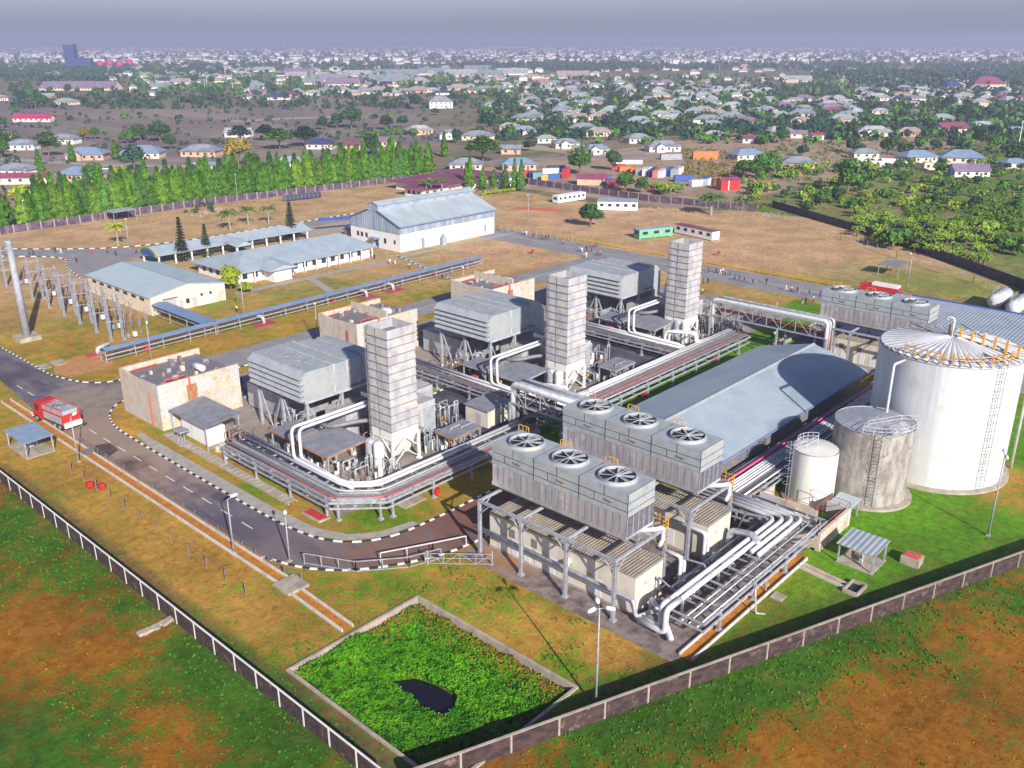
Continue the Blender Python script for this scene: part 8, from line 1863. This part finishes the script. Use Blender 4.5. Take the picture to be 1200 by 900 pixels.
for i, (px, py) in enumerate(((240, 104), (243, 104), (273, 107), (309, 84), (1194, 168))):
    tall('utility_pole', 'pale utility pole %s' % ('left of a close pair in the upper left', 'right of a close pair in the upper left', 'tallest in the upper left', 'beside the far street', 'at the right edge above the scrub')[i], 'utility pole', px, py, [('pole', MB().cyl(0, 0, 0, 14, .35, 8, .2), M['white_paint']), ('cross_arm', MB().box(-1.2, -.1, 12.8, 1.2, .1, 13.1), M['steel_grey'])])
# hedges, gardens and undergrowth between the houses and over the waste ground
RT.seed(31); R.seed(32)
def undergrowth(name, zones, m_, n, size=(1.0, 2.4)):
    mb = MB(); k = 0
    while k < n:
        z_ = RT.choice(zones); px = RT.uniform(z_[0], z_[1]); py = RT.uniform(z_[2], z_[3]); x, y = G(px, py); k += 1
        if noise.noise(Vector((x * .03, y * .03, 9))) + .5 * noise.noise(Vector((x * .1, y * .1, 2))) < z_[4]: continue
        if any((x - a) ** 2 + (y - b) ** 2 < (c * .85) ** 2 for a, b, c in HOUSES): continue
        d = math.hypot(x, y); s = RT.uniform(*size) * (1 + d / 1500)
        for j in range(9):
            a = RT.uniform(0, 6.28); e = RT.random(); leaf_quad(mb, Vector((x + math.cos(a) * s * e, y + math.sin(a) * s * e, s * RT.uniform(.15, .95))), s * .30, Vector((math.cos(a), math.sin(a), RT.uniform(0, 1.2))))
    return mb.build(name, m_, kind='stuff')
undergrowth('garden_greenery', [(560, 1200, 92, 165, -.12), (620, 1200, 100, 160, -.2), (0, 560, 84, 128, .05)], M['leaf_blue'], 7000, (1.6, 3.6))
undergrowth('garden_trees', [(560, 1200, 88, 150, -.1), (620, 1200, 100, 170, -.05), (150, 600, 80, 112, -.05)], M['leaf_mid'], 2600, (1.8, 3.8))
undergrowth('scrub_greenery', [(860, 1200, 165, 244, -.05), (1060, 1200, 240, 285, -.1), (900, 1200, 120, 170, -.1)], M['leaf_row'], 3600, (.5, 1.4))
undergrowth('dry_scrub', [(860, 1200, 160, 246, -.1), (800, 870, 175, 210, -.4)], M['leaf_orange'], 900, (.4, 1.1))
undergrowth('waste_ground_weeds', [(0, 560, 122, 170, .0), (0, 260, 160, 250, .15)], M['leaf_blue'], 1300, (.8, 1.8))
# woods and town that read as one mass
RT.seed(21); R.seed(22)
def far_wood(name, bands, n, m_, h=(7, 13)):
    mb = MB()
    for i in range(n):
        b = RT.choice(bands); px = RT.uniform(b[0], b[1]); py = RT.uniform(b[2], b[3]); x, y = G(px, py)
        d = math.hypot(x, y); s = RT.uniform(3.5, 6.5) * (1 + d / 6000); hh = RT.uniform(*h)
        if noise.noise(Vector((x * .006, y * .006, 1))) < -.12 * 1: continue
        for k in range(12):
            a = RT.uniform(0, 6.28); e = RT.uniform(.1, 1); z = hh * RT.uniform(.25, 1)
            leaf_quad(mb, Vector((x + math.cos(a) * s * e, y + math.sin(a) * s * e, z)), s * .30, Vector((math.cos(a), math.sin(a), RT.uniform(-.1, 1))))
    return mb.build(name, m_, kind='stuff')
far_wood('far_woodland', [(600, 1200, 74, 84), (600, 1200, 76, 82), (950, 1200, 84, 96), (1000, 1200, 86, 104), (560, 760, 76, 84)], 3600, M['leaf_blue'])
far_wood('far_woodland', [(0, 260, 76, 88), (250, 600, 70, 84), (0, 120, 84, 96)], 1900, M['leaf_blue'])
far_wood('distant_trees', [(0, 1200, 59, 75), (0, 1200, 57, 66)], 3400, M['leaf_blue'], (8, 16))
mb = MB()
for i in range(3600):
    py = 53.6 + 22 * RT.random() ** 1.5; px = RT.uniform(-10, 1210)
    if py > 66 and RT.random() < .55: continue
    x, y = G(px, py); d = math.hypot(x, y)
    if d > 16000: continue
    s = RT.uniform(5, 11) * (1 + d / 9000); a = B_ + RT.uniform(-.5, .5); c, s_ = math.cos(a), math.sin(a); h = RT.choice((4, 4, 5, 7, 8, 11)) * (1 + d / 20000); w_ = s * .7
    P = lambda u, v, z: (x + u * c - v * s_, y + u * s_ + v * c, z)
    mb.hexa([P(-s, -w_, 0), P(s, -w_, 0), P(s, w_, 0), P(-s, w_, 0)], [P(-s, -w_, h), P(s, -w_, h), P(s, w_, h), P(-s, w_, h)], 0)
    n0 = [P(-s * 1.1, -w_ * 1.1, h), P(s * 1.1, -w_ * 1.1, h), P(s * 1.1, w_ * 1.1, h), P(-s * 1.1, w_ * 1.1, h), P(-s * .5, 0, h + s * .35), P(s * .5, 0, h + s * .35)]
    mb.add(n0, [(0, 1, 5, 4), (1, 2, 5), (2, 3, 4, 5), (3, 0, 4)], RT.choice((1, 1, 2, 2, 3)))
mb.build('distant_town', [M['white_wall'], RM['pale'], RM['grey'], RM['rust']], kind='stuff')
# ================================================================== the air itself
mb = MB(); mb.box(-33500, -33500, -2.3, 33500, 33500, 128)
hz = mb.build('haze', [], kind='stuff')
hm = bpy.data.materials.new('haze_air'); hm.use_nodes = True; N = hm.node_tree.nodes; N.clear(); o = N.new('ShaderNodeOutputMaterial'); v = N.new('ShaderNodeVolumePrincipled')
v.inputs['Color'].default_value = (.63, .65, .90, 1); v.inputs['Density'].default_value = .00027; v.inputs['Anisotropy'].default_value = .1
hm.node_tree.links.new(v.outputs[0], o.inputs['Volume']); hz.data.materials.append(hm)
